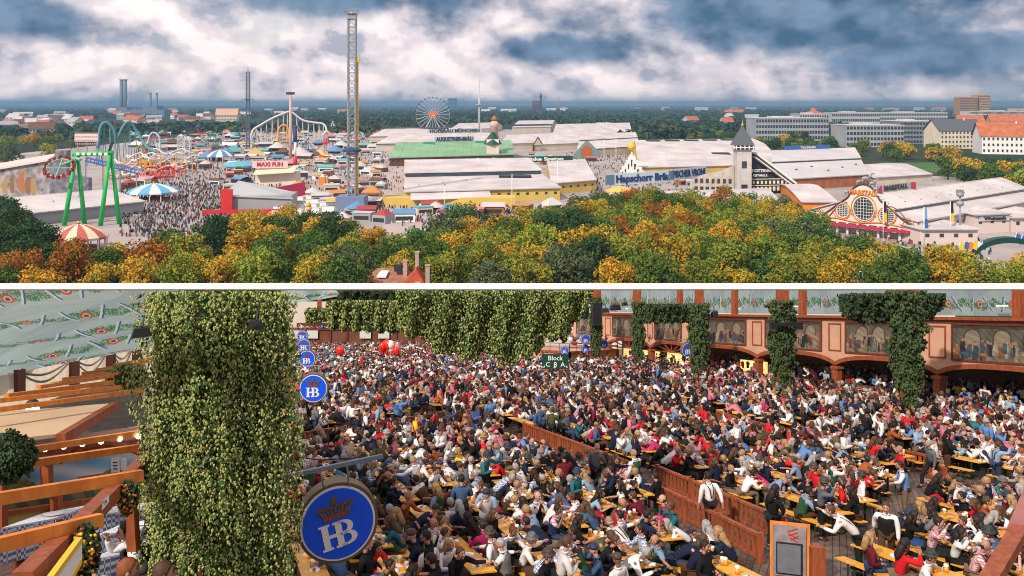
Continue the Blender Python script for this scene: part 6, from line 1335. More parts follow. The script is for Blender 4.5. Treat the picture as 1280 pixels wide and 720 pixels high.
# pergola beams
def beam(p, q, w, h, label, m=beamw):
    o = hthing('roof_beam', label, 'beam', tuple(p), 'orange wooden beams over the boxes'); b = MB(); b.bar(p, q, w, h); hpart(b, 'beam', m, o); return o
lv = lambda px, py, h: HP(px, py, (H - h) * F / (py - YL))
bl = [((64, 480), (152, 466), .08, .06, 'thin orange beam fourth below the ivory drapes'), ((122, 462), (186, 452), .08, .06, 'short thin orange beam near the far drape post'), ((-30, 504), (150, 484), .09, .08, 'orange beam between the two long ones under the drapes'), ((-30, 688), (126, 650), .07, .10, 'nearest thick orange beam at the lower left'), ((-30, 628), (177, 594), .08, .105, 'second thick orange beam above the nearest one'), ((25, 581), (176, 559), .08, .075, 'orange beam over the painted landscape'), ((38, 562), (176, 541), .08, .07, 'orange beam with small bulbs above the landscape'), ((-30, 516), (178, 488), .09, .08, 'long orange beam crossing below the ivory drapes'), ((8, 495), (140, 478), .09, .085, 'orange beam just under the ivory drapes'), ((48, 484), (140, 470), .09, .07, 'thin orange beam third below the drapes'), ((80, 474), (165, 463), .09, .07, 'thin orange beam near the round bush'), ((104, 467), (180, 456), .09, .07, 'thin orange beam above the round bush'), ((144, 456), (190, 448), .09, .07, 'farthest short orange beam beside the hop pillar')]
for a, c, w_, h_, lb in bl: beam(lv(*a, 5.3), lv(*c, 5.3), w_, h_, lb)
beam(lv(28, 728, 5.2), lv(190, 568, 5.2), .12, .13, 'long diagonal brown beam descending towards the lower left', redwood)
o = hthing('string_lights', 'row of small warm bulbs along the orange beam over the landscape', 'string lights', lv(60, 560, 5.3)); bm_ = mat('warm_bulb', (1, .72, .4), .4, 0, 1, emit=6)
for k in range(6):
    p = lv(62 + k * 23, 559.5 - k * 3.1, 5.27); b = MB(); b.ball((p[0], p[1] - .1, p[2]), .035, 8, 6); hpart(b, 'bulb', bm_, o)
# tan awning with brown edge
o = hthing('awning', 'flat tan cloth awning with brown wooden edge on the left', 'awning', lv(60, 530, 5.0)); b = MB(); b.prism([lv(-30, 558, 5.0), lv(78, 546, 5.0), lv(142, 507, 5.0), lv(-30, 521, 5.0)], (0, 0, .05)); hpart(b, 'cloth', mat('tan_cloth', (.62, .44, .28), .8, .08, .8), o); b = MB(); b.bar(lv(76, 549, 4.98), lv(146, 506, 4.98), .12, .16); hpart(b, 'edge_beam', redwood, o)
# glowing lamp, exit sign, round hop bush
o = hthing('lamp', 'small round lamp glowing white under the long orange beam', 'lamp', lv(41, 511, 4.9)); p = lv(41, 511, 4.9); b = MB(); b.ball(p, .12, 10, 8); hpart(b, 'bulb', mat('bright_lamp', (1, .95, .85), .4, 0, 1, emit=30), o); b = MB(); b.lathe((p[0], p[1], p[2] + .1), [(.16, 0), (.05, .1)], 8); hpart(b, 'cap', dark, o)
o = hthing('exit_sign', 'small yellow green exit sign on the brown awning edge', 'sign', lv(105, 527, 4.9)); p = lv(105, 527, 4.9); b = MB(); b.box(p, (.13, .04, .13), .3); hpart(b, 'panel', mat('lime_panel', (.45, .75, .05), .4, 0, 1, emit=.6), o); b = MB(); b.box((p[0], p[1] - .03, p[2]), (.03, .02, .08), .3); b.bar((p[0] - .04, p[1] - .03, p[2]), (p[0] + .04, p[1] - .03, p[2] + .02), .015); hpart(b, 'figure', dark, o)
def bush(px, py, rpx, d, label, mc, ml, n=1600, cone=.05, leaf=.1, sq=1.0):
    rs = np.random.RandomState(int(px)); u = rand_unit(n, rs); r = rpx / F * d; P = np.array(HP(px, py, d)) + u * r * np.array([1, 1, sq]) * (1 + .12 * np.sin(u[:, :1] * 9 + u[:, 2:] * 7)) * rs.uniform(.75, 1.05, (n, 1)); o = hthing('hop_bush', label, 'plant', HP(px, py, d), 'hop bushes on the left'); obj('foliage', hop_mesh('foliage', shear_np(P, o.location), u, cone, leaf, 3, mc, ml, .45), o); b = MB(); b.tube([HP(px, py + rpx * .3, d), HP(px, py - rpx * .8, d)], .02, 5); hpart(b, 'stem', barkm, o)
bush(6, 572, 32, 8.5, 'round hanging hop bush at the left edge', vcone, darkvine, 3200, .025, .06, .9); bush(158, 471, 22, 22, 'flat hop bush hanging over the thin orange beams', conem, hleaf, 1800, .06, .12, .62)
# painted landscape wall with yellow dado
wl = hthing('painted_wall', 'wall painting of a green landscape under blue sky above yellow boards', 'wall', HP(90, 640, 15)); D2 = lambda px: 14.0 + 2.3 * px / 190
def land(u, v):
    x = u * 3; hill = .46 + .10 * math.sin(x * 3) + .05 * math.sin(x * 9 + 1); t2 = .30 + .05 * math.sin(x * 11)
    if v > hill: q_ = abs(math.sin(x * 2.3 + v * 7)) ** 3; c = (.18 + .4 * q_, .38 + .24 * q_, .55 + .1 * q_)
    elif v > t2: c = (.11, .18, .06) if math.sin(x * 31) * math.sin(v * 47) > -.2 else (.26, .22, .08)
    else: c = (.06, .11, .07) if math.sin(x * 17 + v * 11) > 0 else (.16, .17, .09)
    if .55 < u < .8 and .40 < v < .48: c = (.30, .10, .06)
    return c
paint_panel('painting', land, 150, 50, lambda u, v: HP(-30 + 230 * u, 649 - 36 * u - (72 - 6 * u) * v, D2(-30 + 230 * u)), wl); b = MB()
b.prism([HP(-30, 672, D2(-30) - .02), HP(200, 630, D2(200) - .02), HP(200, 611, D2(200) - .02), HP(-30, 647, D2(-30) - .02)], (0, .1, 0)); hpart(b, 'dado', mat('yellow_boards', (.62, .44, .12), .7, .1, 2), wl)
b = MB(); b.bar(HP(-30, 647, D2(-30) - .1), HP(200, 612, D2(200) - .1), .1, .07); b.bar(HP(-30, 577, D2(-30) - .1), HP(200, 548, D2(200) - .1), .1, .08)
pts = [HP(75 + 105 * k / 12, 577 - 9 * k / 12 - math.sin(k / 12 * math.pi) * 17, D2(90) - .25) for k in range(13)]; b.tube(pts, .055, 6)
hpart(b, 'moulding', redwood, wl); b = MB(); b.prism([HP(40, 575, D2(40) + .1), HP(195, 556, D2(195) + .1), HP(195, 530, D2(195) + .1), HP(40, 552, D2(40) + .1)], (0, .1, 0)); hpart(b, 'upper_panel', mat('pink_boards', (.6, .40, .34), .8, .1, 1), wl)
for px, y0, y1 in ((56, 580, 612), (68, 612, 652), (-2, 590, 700)): b = MB(); b.prism([HP(px - 5, y1, D2(px) - .35), HP(px + 5, y1, D2(px) - .35), HP(px + 4, y0, D2(px) - .35), HP(px - 6, y0, D2(px) - .35)], (0, .16, 0)); hpart(b, 'pillar', redwood, wl)
o = hthing('wall_notice', 'white notice board on the painted landscape wall', 'notice', HP(148, 578, 14.5)); b = MB(); b.prism([HP(139, 591, 14.6), HP(149, 590, 14.6), HP(148, 572, 14.6), HP(139, 573, 14.6)], (0, .03, 0)); b.prism([HP(151, 588, 14.6), HP(157, 587, 14.6), HP(157, 573, 14.6), HP(151, 573, 14.6)], (0, .03, 0)); hpart(b, 'board', wht, o); b = MB()
for k in range(3): b.prism([HP(141 + k * .5, 579 + k * 4, 14.5), HP(146, 579 + k * 4, 14.5), HP(146, 577.6 + k * 4, 14.5), HP(141, 577.6 + k * 4, 14.5)], (0, .02, 0))
hpart(b, 'printed_line', dgreen, o)
# white name board on the diagonal beam
A_ = Vector(lv(62, 722, 5.0)); B_ = Vector(lv(100, 681, 5.0)); 
q0, q1 = Vector(HP(56, 738, 5.4)), Vector(HP(100, 678, 6.1)); o = hthing('name_board', 'white board with black script letters hausen framed in yellow and ivy', 'sign', tuple(q0)); dn_ = Vector(HP(100, 702, 6.1)) - q1
b = MB(); b.prism([q0, q1, q1 + dn_, q0 + dn_ * 1.5], (0, .03, 0)); hpart(b, 'board', wht, o); b = MB(); b.bar(q0 + Vector((0, -.01, .02)), q1 + Vector((0, -.01, .02)), .04); b.bar(q0 + dn_ * 1.5, q1 + dn_, .03); hpart(b, 'frame', yellowp, o)
b = MB(); xd = (q1 - q0).normalized(); ud = Vector((-xd.x * xd.z, 0, 1)); ud = (ud - xd * ud.dot(xd)).normalized(); c = q0.lerp(q1, .56) + dn_ * .58 + Vector((0, -.03, 0)); text_mb(b, 'hausen', c, xd, ud, .085, .004, .006, .35); hpart(b, 'lettering', dark, o)
o = hthing('row_plate', 'small white number plate on the diagonal brown beam', 'sign', lv(132, 630, 5.1)); b = MB(); b.prism([HP(127, 638, 7.2), HP(135, 628, 7.3), HP(135, 619, 7.3), HP(128, 626, 7.2)], (0, .02, 0)); hpart(b, 'plate', wht, o); b = MB(); text_mb(b, '18', Vector(HP(131.3, 628, 7.2)), (.75, 0, .6), (-.3, 0, 1), .03, .003, .003); hpart(b, 'lettering', dark, o)
fl_r = [mat('red_flower', (.52, .07, .02), .6, .2, 9), mat('orange_flower', (.72, .25, .03), .6, .2, 9), mat('yellow_flower', (.75, .5, .05), .6, .2, 9)]
def flowers(px, py, w, h, d, label, n=70, seed=1):
    rr = random.Random(seed); o = hthing('flower_basket', label, 'flowers', HP(px, py, d), 'hanging flower baskets on the left'); rs = np.random.RandomState(seed); u = rand_unit(900, rs); P = np.array(HP(px, py, d)) + u * np.array([w, w, h]) / F * d * rs.uniform(.5, 1.05, (900, 1)); obj('leaves', hop_mesh('leaves', shear_np(P, o.location), u, .02, .05, 3, vcone, darkvine, .2), o)
    for k, m_ in enumerate(fl_r):
        b = MB()
        for _ in range(n // 3):
            a = Vector((rr.gauss(0, 1), -abs(rr.gauss(0, 1)) - .3, rr.gauss(0, 1))).normalized(); p = Vector(HP(px, py, d)) + Vector((a.x * w, a.y * w, a.z * h)) / F * d * rr.uniform(.8, 1.1); b.ball(p, .010 + .006 * rr.random(), 6, 4)
        hpart(b, ('red_bloom', 'orange_bloom', 'yellow_bloom')[k], m_, o)
flowers(160, 622, 12, 22, 8.2, 'hanging basket of red and orange flowers on the diagonal beam', 60, 2); flowers(108, 688, 16, 34, 6.4, 'nearest hanging basket of orange and red flowers at the bottom', 80, 3)
# checked tables in the boxes
ck = stripe_mat('blue_white_check', (.50, .52, .56), (.09, .13, .24), 24, 24); ckt = stripe_mat('pale_check_top', (.62, .64, .68), (.46, .49, .56), 26, 26)
def ctable(px0, px1, py, py1, d, dep, label):
    c = HP(px0, py, d); e = HP(px1, py1, d + .5); h = BH + .78; o = hthing('box_table', label, 'table', (c[0], c[1], BH), 'checked tables in the left-hand boxes'); A = Vector((c[0], c[1], h)); B = Vector((e[0], e[1], h)); D_ = Vector((.12, 1, 0)) * dep
    b = MB(); b.prism([A, B, B + D_, A + D_], (0, 0, .02)); hpart(b, 'cloth_top', ckt, o); b = MB(); b.prism([A - Vector((0, .01, .42)), B - Vector((0, .01, .42)), B - Vector((0, .01, 0)), A - Vector((0, .01, 0))], (0, -.012, 0)); b.prism([B - Vector((-.01, 0, .42)), B + D_ - Vector((-.01, 0, .42)), B + D_ + Vector((.01, 0, 0)), B + Vector((.01, 0, 0))], (.012, 0, 0)); hpart(b, 'cloth_skirt', ck, o); b = MB()
    for t in (.1, .9): p = A.lerp(B, t) + D_ * .5; b.box((p.x, p.y, BH + .38), (.06, dep * .8, .76))
    hpart(b, 'leg', darkw, o); b = MB(); p = A.lerp(B, .6) + D_ * .5; b.lathe((p.x, p.y, h + .02), [(.07, 0), (.13, .015), (.13, .02), (.06, .012)], 16); pl = hb_(b, 'plate', wht); w0 = SH((p.x, p.y, h + .02)); recentre(pl, w0); tag(pl, 'white plate on the ' + label, 'plate', 'plates on the checked tables')
H_T = BH + .78
def dty(py): return (H - H_T) * F / (py - YL)
ctable(2, 68, 662, 652, dty(662), .8, 'checked table below the yellow boards at the far left'); ctable(98, 190, 648, 628, dty(648), .5, 'checked table behind the diagonal beam'); ctable(118, 200, 672, 654, dty(672), .55, 'checked table in the middle of the box'); ctable(112, 200, 702, 686, dty(702), .55, 'checked table nearest the seated guests'); ctable(22, 52, 712, 700, dty(712), .6, 'small checked table corner at the bottom left')
b = MB(); 
o = hthing('support_post', 'brown post under the diagonal beam between checked tables', 'post', HP(163, 690, 9.3)); b.prism([HP(158, 690, 9.2), HP(170, 690, 9.2), HP(167, 636, 9.2), HP(158, 636, 9.2)], (0, .12, 0)); hpart(b, 'post', redwood, o)
# ================================================================ people
skinm = mat('skin', (0, 0, 0), .55, .08, 6, obj=True, spec=.3); clothm = mat('cloth_plain', (0, 0, 0), .85, .16, 5, obj=True, spec=.15, bump=.25, bscale=14); hairm = mat('hair_strands', (0, 0, 0), .6, .3, 14, obj=True, spec=.3, bump=.3, bscale=60)
shoe = mat('dark_leather', (.02, .017, .015), .5, .1, 5); eyem = mat('dark_eye', (.015, .012, .01), .3, 0, 1); lipm = mat('lip', (.32, .08, .06), .5, 0, 1)
def plaid(name, axis_mix=.5):
    m = bpy.data.materials.new(name); t = nt(m); N = t.nodes; K = t.links; out = N.new('ShaderNodeOutputMaterial'); b = N.new('ShaderNodeBsdfPrincipled'); b.inputs['Roughness'].default_value = .85
    tc = N.new('ShaderNodeTexCoord'); oi = N.new('ShaderNodeObjectInfo'); w1 = N.new('ShaderNodeTexWave'); w2 = N.new('ShaderNodeTexWave'); w1.bands_direction = 'Z'; w2.bands_direction = 'X'; w1.inputs['Scale'].default_value = 6; w2.inputs['Scale'].default_value = 6
    K.new(tc.outputs['Object'], w1.inputs[0]); K.new(tc.outputs['Object'], w2.inputs[0]); a = N.new('ShaderNodeMath'); a.operation = 'ADD'; K.new(w1.outputs['Fac'], a.inputs[0]); K.new(w2.outputs['Fac'], a.inputs[1])
    g = N.new('ShaderNodeMath'); g.operation = 'GREATER_THAN'; g.inputs[1].default_value = 1.05; K.new(a.outputs[0], g.inputs[0]); mx = N.new('ShaderNodeMix'); mx.data_type = 'RGBA'; mx.inputs['B'].default_value = (.62, .60, .60, 1)
    K.new(g.outputs[0], mx.inputs['Factor']); K.new(oi.outputs['Color'], mx.inputs['A']); K.new(mx.outputs['Result'], b.inputs['Base Color']); K.new(b.outputs[0], out.inputs['Surface']); return m
plaidm = plaid('checked_cloth')
def skin_grow(V, E, Rr, sub=1, root=0):
    me = bpy.data.meshes.new('grow'); me.from_pydata([tuple(v) for v in V], E, []); ob = bpy.data.objects.new('grow', me); COL.objects.link(ob); md = ob.modifiers.new('skin', 'SKIN'); md.use_smooth_shade = True; md.branch_smoothing = .6
    sv = me.skin_vertices[0].data
    for i, r in enumerate(Rr): sv[i].radius = r if isinstance(r, tuple) else (r, r); sv[i].use_root = (i == root)
    if sub: s2 = ob.modifiers.new('sub', 'SUBSURF'); s2.levels = sub; s2.render_levels = sub
    dg = bpy.context.evaluated_depsgraph_get(); dg.update(); ev = ob.evaluated_get(dg); m2 = bpy.data.meshes.new_from_object(ev); bpy.data.objects.remove(ob); bpy.data.meshes.remove(me)
    vs = [tuple(v.co) for v in m2.vertices]; fs = [tuple(p.vertices) for p in m2.polygons]; bpy.data.meshes.remove(m2); return vs, fs
def joints(pose):
    """joint positions of one figure facing +Y, feet on z = 0"""
    sit = pose['sit']; ln = pose.get('lean', .0); tw = pose.get('turn', 0); ph = .55 if sit else .93; J = {}
    J['pel'] = Vector((0, 0, ph)); J['bel'] = Vector((0, .02 + ln * .18, ph + .19 - ln * .03)); J['che'] = Vector((0, .02 + ln * .42, ph + .38 - ln * .10)); J['nkb'] = Vector((0, .02 + ln * .56, ph + .50 - ln * .16)); J['nk'] = J['nkb'] + Vector((0, .015 + ln * .06, .06)); J['hd'] = J['nk'] + Vector((0, .035 + ln * .05, .13 - ln * .03))
    for s, k in ((-1, 'l'), (1, 'r')):
        sh = J['che'] + Vector((s * .19, ln * .08, .075)); J['sh' + k] = sh; arm = pose['arms'][0 if s < 0 else 1]
        if arm == 'table': e = sh + Vector((s * .07, .14, -.23)); w = e + Vector((-s * .13, .22, .02)); w.z = max(w.z, .80 if sit else w.z)
        elif arm == 'up': e = sh + Vector((s * .13, .16, .02)); w = e + Vector((-s * .02, .10, .25))
        elif arm == 'drink': e = sh + Vector((s * .10, .22, -.10)); w = e + Vector((-s * .12, .04, .20))
        elif arm == 'out': e = sh + Vector((s * .20, .12, -.14)); w = e + Vector((s * .16, .18, .03))
        elif arm == 'lap': e = sh + Vector((s * .07, -.02, -.28)); w = e + Vector((-s * .11, .22, -.05))
        elif arm == 'hug': e = sh + Vector((s * .24, .0, -.05)); w = e + Vector((s * .20, -.03, .03))
        elif arm == 'back': e = sh + Vector((s * .06, -.16, -.24)); w = e + Vector((s * .02, -.06, -.24))
        elif arm == 'fold': e = sh + Vector((s * .08, .08, -.26)); w = e + Vector((-s * .26, .16, .04))
        else: e = sh + Vector((s * .05, -.01, -.29)); w = e + Vector((s * .01, .07, -.25))
        J['el' + k] = e; J['wr' + k] = w; J['ha' + k] = w + (w - e).normalized() * .075
        hip = Vector((s * .095, .0, ph - .03)); J['hp' + k] = hip
        if sit: kn = Vector((s * (.12 + .03 * tw), .42, ph + .0)); an = Vector((s * .12, .36 + .05 * s, .09))
        elif pose.get('step'): st = pose['step'] * s; kn = Vector((s * .10, .10 + st * .20, .50)); an = Vector((s * .10, st * .34 + (-.06 if st < 0 else 0), .09 if st > 0 else .16))
        else: kn = Vector((s * .11, .02, .50)); an = Vector((s * .12, -.02, .09))
        J['kn' + k] = kn; J['an' + k] = an; J['to' + k] = an + Vector((s * .02, .15, -.045))
    return J
def figure(pose, sub=1, fem=False):
    J = joints(pose); names = ['pel', 'bel', 'che', 'nkb', 'nk']; V = [J[n] for n in names]; hd = J['hd']
    Rr = [(.105, .08), (.09, .07), (.085, .055), (.05, .04), (.052, .052)]; E = [(0, 1), (1, 2), (2, 3), (3, 4)]
    V.append(hd + Vector((0, -.01, -.05))); Rr.append((.06, .065)); E.append((4, 5))
    for k in 'lr':
        b = len(V); V += [J['sh' + k], J['sh' + k].lerp(J['el' + k], .5), J['el' + k], J['el' + k].lerp(J['wr' + k], .4), J['wr' + k], J['ha' + k]]; Rr += [.034, .034, .034, .037, .026, (.036, .02)]; E += [(2, b)] + [(b + i, b + i + 1) for i in range(5)]
        b = len(V); V += [J['hp' + k], J['hp' + k].lerp(J['kn' + k], .5), J['kn' + k], J['kn' + k].lerp(J['an' + k], .35), J['an' + k], J['to' + k]]; Rr += [.07, .066, .054, .055, .035, (.04, .03)]; E += [(0, b)] + [(b + i, b + i + 1) for i in range(5)]
    body = MB(); body.use(skinm); vs, fs = skin_grow(V, E, Rr, sub); body.add(vs, fs, True)
    n_, m_ = (14, 10) if sub else (8, 6)
    body.ball(hd + Vector((0, 0, .01)), (.078, .095, .118), n_, m_)
    if sub:
        body.tube([hd + Vector((0, .088, .02)), hd + Vector((0, .108, -.012)), hd + Vector((0, .113, -.028))], [.010, .016, .017], 6)
        body.tube([hd + Vector((0, .07, -.085)), hd + Vector((0, .088, -.095))], [.03, .012], 6)
        for s in (-1, 1): body.ball(hd + Vector((s * .079, .0, -.005)), (.012, .022, .032), 6, 5)
        body.use(eyem)
        for s in (-1, 1): body.ball(hd + Vector((s * .032, .083, .018)), (.013, .010, .008), 6, 4); body.bar(hd + Vector((s * .05, .084, .042)), hd + Vector((s * .016, .092, .044)), .006)
        body.use(lipm); body.ball(hd + Vector((0, .092, -.055)), (.024, .009, .008), 8, 4); body.use(skinm)
        for s, k in ((-1, 'l'), (1, 'r')):                                   # hands: palm, four fingers, thumb
            w, h = J['wr' + k], J['ha' + k]; d = (h - w).normalized(); sd = d.cross(Vector((0, 0, 1))); sd = sd.normalized() if sd.length > .1 else Vector((1, 0, 0)); dn = sd.cross(d).normalized() * -1; dn = dn if dn.z < 0 else -dn
            for i, (o_, l_) in enumerate(((-.030, .060), (-.010, .072), (.010, .068), (.029, .052))): p = h + sd * o_ + d * .012; body.tube([p, p + d * l_ * .5 + dn * .006, p + d * l_ * .85 + dn * .026], [.0095, .0085, .007], 5)
            p = w + d * .03 - sd * s * .028; body.tube([p, p - sd * s * .03 + d * .03, p - sd * s * .03 + d * .058 + dn * .01], [.012, .010, .008], 5)
    g = .020 if sub else .016
    def shirt(long=True, puffy=False):
        V = [J['pel'] + Vector((0, 0, -.04)), J['bel'], J['che'], J['nkb'] + Vector((0, 0, -.01))]; Rr = [(.165, .125), (.155 if not fem else .13, .12), (.178, .13 if not fem else .145), (.10, .085)]; E = [(0, 1), (1, 2), (2, 3)]
        for k in 'lr':
            b = len(V); pts = [J['sh' + k], J['sh' + k].lerp(J['el' + k], .5)] + ([J['el' + k], J['el' + k].lerp(J['wr' + k], .5), J['el' + k].lerp(J['wr' + k], .93)] if long else [J['sh' + k].lerp(J['el' + k], .8)])
            V += pts; Rr += ([.088, .068, .057, .052, .038] if long else [.078, .07 if not puffy else .085, .055])[:len(pts)]; E += [(2, b)] + [(b + i, b + i + 1) for i in range(len(pts) - 1)]
        b = MB(); b.use(clothm); vs, fs = skin_grow(V, E, Rr, sub); b.add(vs, fs, True)
        if sub: b.lathe(tuple(J['nkb'] + Vector((0, .01, .0))), [(.078, 0), (.066, .035), (.06, .03)], 10)
        return b
    def vest():
        b = MB(); b.use(clothm); pts = [J['pel'] + Vector((0, 0, -.02)), J['pel'].lerp(J['bel'], .6), J['bel'].lerp(J['che'], .5), J['che'] + Vector((0, 0, .03)), J['che'].lerp(J['nkb'], .72)]
        rad = [(.195, .150), (.175, .142), (.190, .150), (.205, .155), (.125, .105)]; n = 14 if sub else 8
        for p, (rx, ry) in zip(pts, rad):
            for k in range(n): a = 2 * math.pi * k / n; b.v.append((p.x + rx * math.cos(a) * (1 - .12 * abs(math.sin(a))), p.y + ry * math.sin(a), p.z - (.05 if a < math.pi else -.01) * abs(math.sin(a)) * (p.z > J['che'].z + .05)))
        for q in range(4):
            for k in range(n): k2 = (k + 1) % n; b.face([q * n + k, q * n + k2, (q + 1) * n + k2, (q + 1) * n + k], True)
        if sub:                                                              # white shirt opening in front is the shirt below: leave a slit with buttons
            for i in range(3): b.ball(J['bel'].lerp(J['che'], i * .4) + Vector((0, .155, 0)), .009, 5, 4)
        return b
    def suspenders():
        b = MB(); b.use(clothm)
        for s in (-1, 1):
            b.tube([J['bel'] + Vector((s * .07, .125, -.1)), J['che'] + Vector((s * .075, .138, 0)), J['che'] + Vector((s * .085, .04, .125)), J['che'] + Vector((s * .06, -.135, .03)), J['bel'] + Vector((s * .02, -.13, -.05))], [.014] * 5, 5)
        b.bar(J['che'] + Vector((-.07, .142, -.02)), J['che'] + Vector((.07, .142, -.02)), .03, .012); return b
    def trousers(kind='long'):
        V = [J['pel'] + Vector((0, 0, .02))]; Rr = [(.15, .12)]; E = []
        for k in 'lr':
            b = len(V); pts = [J['hp' + k], J['hp' + k].lerp(J['kn' + k], .5), J['kn' + k]] + ([J['kn' + k].lerp(J['an' + k], .5), J['kn' + k].lerp(J['an' + k], .95)] if kind == 'long' else [J['kn' + k].lerp(J['an' + k], .12)])
            V += pts; Rr += [.10, .09, .073, .062, .055][:len(pts)]; E += [(0, b)] + [(b + i, b + i + 1) for i in range(len(pts) - 1)]
        b = MB(); b.use(clothm); vs, fs = skin_grow(V, E, Rr, sub); b.add(vs, fs, True)
        b.use(shoe)
        for k in 'lr': a = J['an' + k]; b.ball(a.lerp(J['to' + k], .5) + Vector((0, 0, -.01)), (.05, .13, .05), 8 if sub else 6, 5 if sub else 4)
        return b
    def skirt():
        b = MB(); b.use(clothm); p = J['pel']
        if pose['sit']:
            V = [p, p + Vector((0, .2, .02)), p + Vector((0, .42, .0)), p + Vector((0, .47, -.25))]; vs, fs = skin_grow(V, [(0, 1), (1, 2), (2, 3)], [(.17, .15), (.22, .11), (.22, .10), (.22, .08)], sub); b.add(vs, fs, True)
        else: b.lathe(tuple(p + Vector((0, 0, -.52))), [(.32, 0), (.27, .22), (.19, .45), (.14, .60)], 14 if sub else 8)
        b.use(shoe)
        for k in 'lr': b.ball(J['an' + k].lerp(J['to' + k], .5), (.045, .12, .045), 6, 4)
        return b
    hairs = {}
    def cap(mb, r, zc, face=-.02, ncut=.035, m=None):
        """hair shell: sphere round the skull without the face"""
        n, mm = (16, 10) if sub else (8, 6); b0 = len(mb.v); rr = random.Random(4)
        for i in range(mm + 1):
            t = math.pi * .74 * i / mm
            for k in range(n):
                a = 2 * math.pi * k / n; y = math.sin(t) * math.sin(a) * r[1]; f = 1 + rr.uniform(-.03, .03)
                x, z = math.sin(t) * math.cos(a) * r[0], math.cos(t) * r[2]
                if y > 0: y = min(y, .062 + max(0, z) * .42); z = max(z, .035 + .02 * abs(math.cos(a)) if abs(math.cos(a)) < .8 else -.05)
                mb.v.append((hd.x + x * f, hd.y + (y - .012) * f, hd.z + zc + z * f))
        for i in range(mm):
            for k in range(n): k2 = (k + 1) % n; mb.face([b0 + i * n + k, b0 + (i + 1) * n + k, b0 + (i + 1) * n + k2, b0 + i * n + k2], True)
    b = MB(); b.use(hairm); cap(b, (.088, .108, .115), .022); hairs['short'] = b
    b = MB(); b.use(hairm); cap(b, (.094, .114, .12), .024); vs = [hd + Vector((0, -.07, .02)), hd + Vector((0, -.10, -.10)), J['nkb'] + Vector((0, -.11, -.06)), J['che'] + Vector((0, -.125, -.02))]
    b.tube(vs, [.075, .085, .075, .03], 8 if sub else 5); 
    for s in (-1, 1): b.tube([hd + Vector((s * .075, .01, .03)), hd + Vector((s * .09, .0, -.08)), J['nkb'] + Vector((s * .09, .02, -.03))], [.03, .03, .014], 6 if sub else 4)
    hairs['long'] = b
    b = MB(); b.use(hairm); cap(b, (.09, .11, .116), .022); b.ball(hd + Vector((0, -.12, .07)), (.045, .045, .045), 8 if sub else 5, 5 if sub else 4); hairs['bun'] = b
    b = MB(); b.use(hairm)
    for s in (-1, 1): b.ball(hd + Vector((s * .06, -.03, -.01)), (.028, .07, .045), 7, 5)
    b.ball(hd + Vector((0, -.075, -.01)), (.06, .03, .05), 8, 5); hairs['bald'] = b
    b = MB(); b.use(hairm); cap(b, (.086, .105, .10), .0); b.lathe(tuple(hd + Vector((0, -.005, .055))), [(.145, 0), (.15, .008), (.098, .016), (.096, .05), (.080, .115), (.05, .118)], 16 if sub else 8); hairs['hat'] = b
    b = MB(); b.use(hairm); b.lathe(tuple(hd + Vector((0, 0, .025))), [(.094, 0), (.095, .04), (.075, .09), (.03, .108)], 14 if sub else 8); b.prism([hd + Vector(p) for p in ((-.06, .08, .03), (.06, .08, .03), (.045, .165, .018), (-.045, .165, .018))], (0, 0, .008)); hairs['cap'] = b
    return dict(body=body, long=shirt(True), short=shirt(False), puffy=shirt(False, True), vest=vest(), braces=suspenders(), trousers=trousers(), shorts=trousers('s'), skirt=skirt(), hair=hairs)
POSES = {
    'elbows on the table': dict(sit=1, lean=.45, arms=('table', 'table')), 'drinking': dict(sit=1, lean=.1, arms=('table', 'drink')), 'sitting upright': dict(sit=1, lean=.05, arms=('lap', 'table')),
    'bending over the table': dict(sit=1, lean=.85, arms=('table', 'table')), 'raising one hand': dict(sit=1, lean=.15, arms=('table', 'up')), 'reaching out sideways': dict(sit=1, lean=.25, arms=('out', 'table')),
    'arm around a neighbour': dict(sit=1, lean=.15, arms=('hug', 'table')), 'leaning back': dict(sit=1, lean=-.18, arms=('lap', 'lap')),
    'standing': dict(sit=0, lean=.02, arms=('hang', 'fold')), 'standing with raised mug': dict(sit=0, lean=.05, arms=('hang', 'up')), 'standing and stooping': dict(sit=0, lean=.8, arms=('table', 'out')), 'walking': dict(sit=0, lean=.12, step=.9, arms=('hang', 'back')), 'standing with open arms': dict(sit=0, lean=.1, arms=('out', 'fold'))}
PROTO = {}; MESH = {}
for pn_, ps in POSES.items():
    fg = figure(ps, 1); PROTO[pn_] = fg
    for k, v in fg.items():
        if k == 'hair':
            for kk, vv in v.items(): MESH[(pn_, 'hair', kk)] = vv.mesh('hair')
        else:
            MESH[(pn_, k)] = v.mesh(k)
            if k in ('long', 'short'):
                me = MESH[(pn_, k)].copy(); me.materials.clear(); me.materials.append(plaidm); MESH[(pn_, k, 'plaid')] = me
LOW = {pn_: figure(POSES[pn_], 0) for pn_ in ('elbows on the table', 'drinking', 'bending over the table', 'raising one hand', 'standing', 'leaning back')}
SK = [(.44, .23, .16), (.38, .19, .125), (.48, .27, .20), (.32, .16, .10), (.20, .10, .06), (.46, .21, .15)]
HC_ = {'dark-haired': (.018, .012, .010), 'brown-haired': (.075, .038, .02), 'blond': (.32, .20, .09), 'grey-haired': (.30, .29, .28), 'red-haired': (.22, .07, .02)}
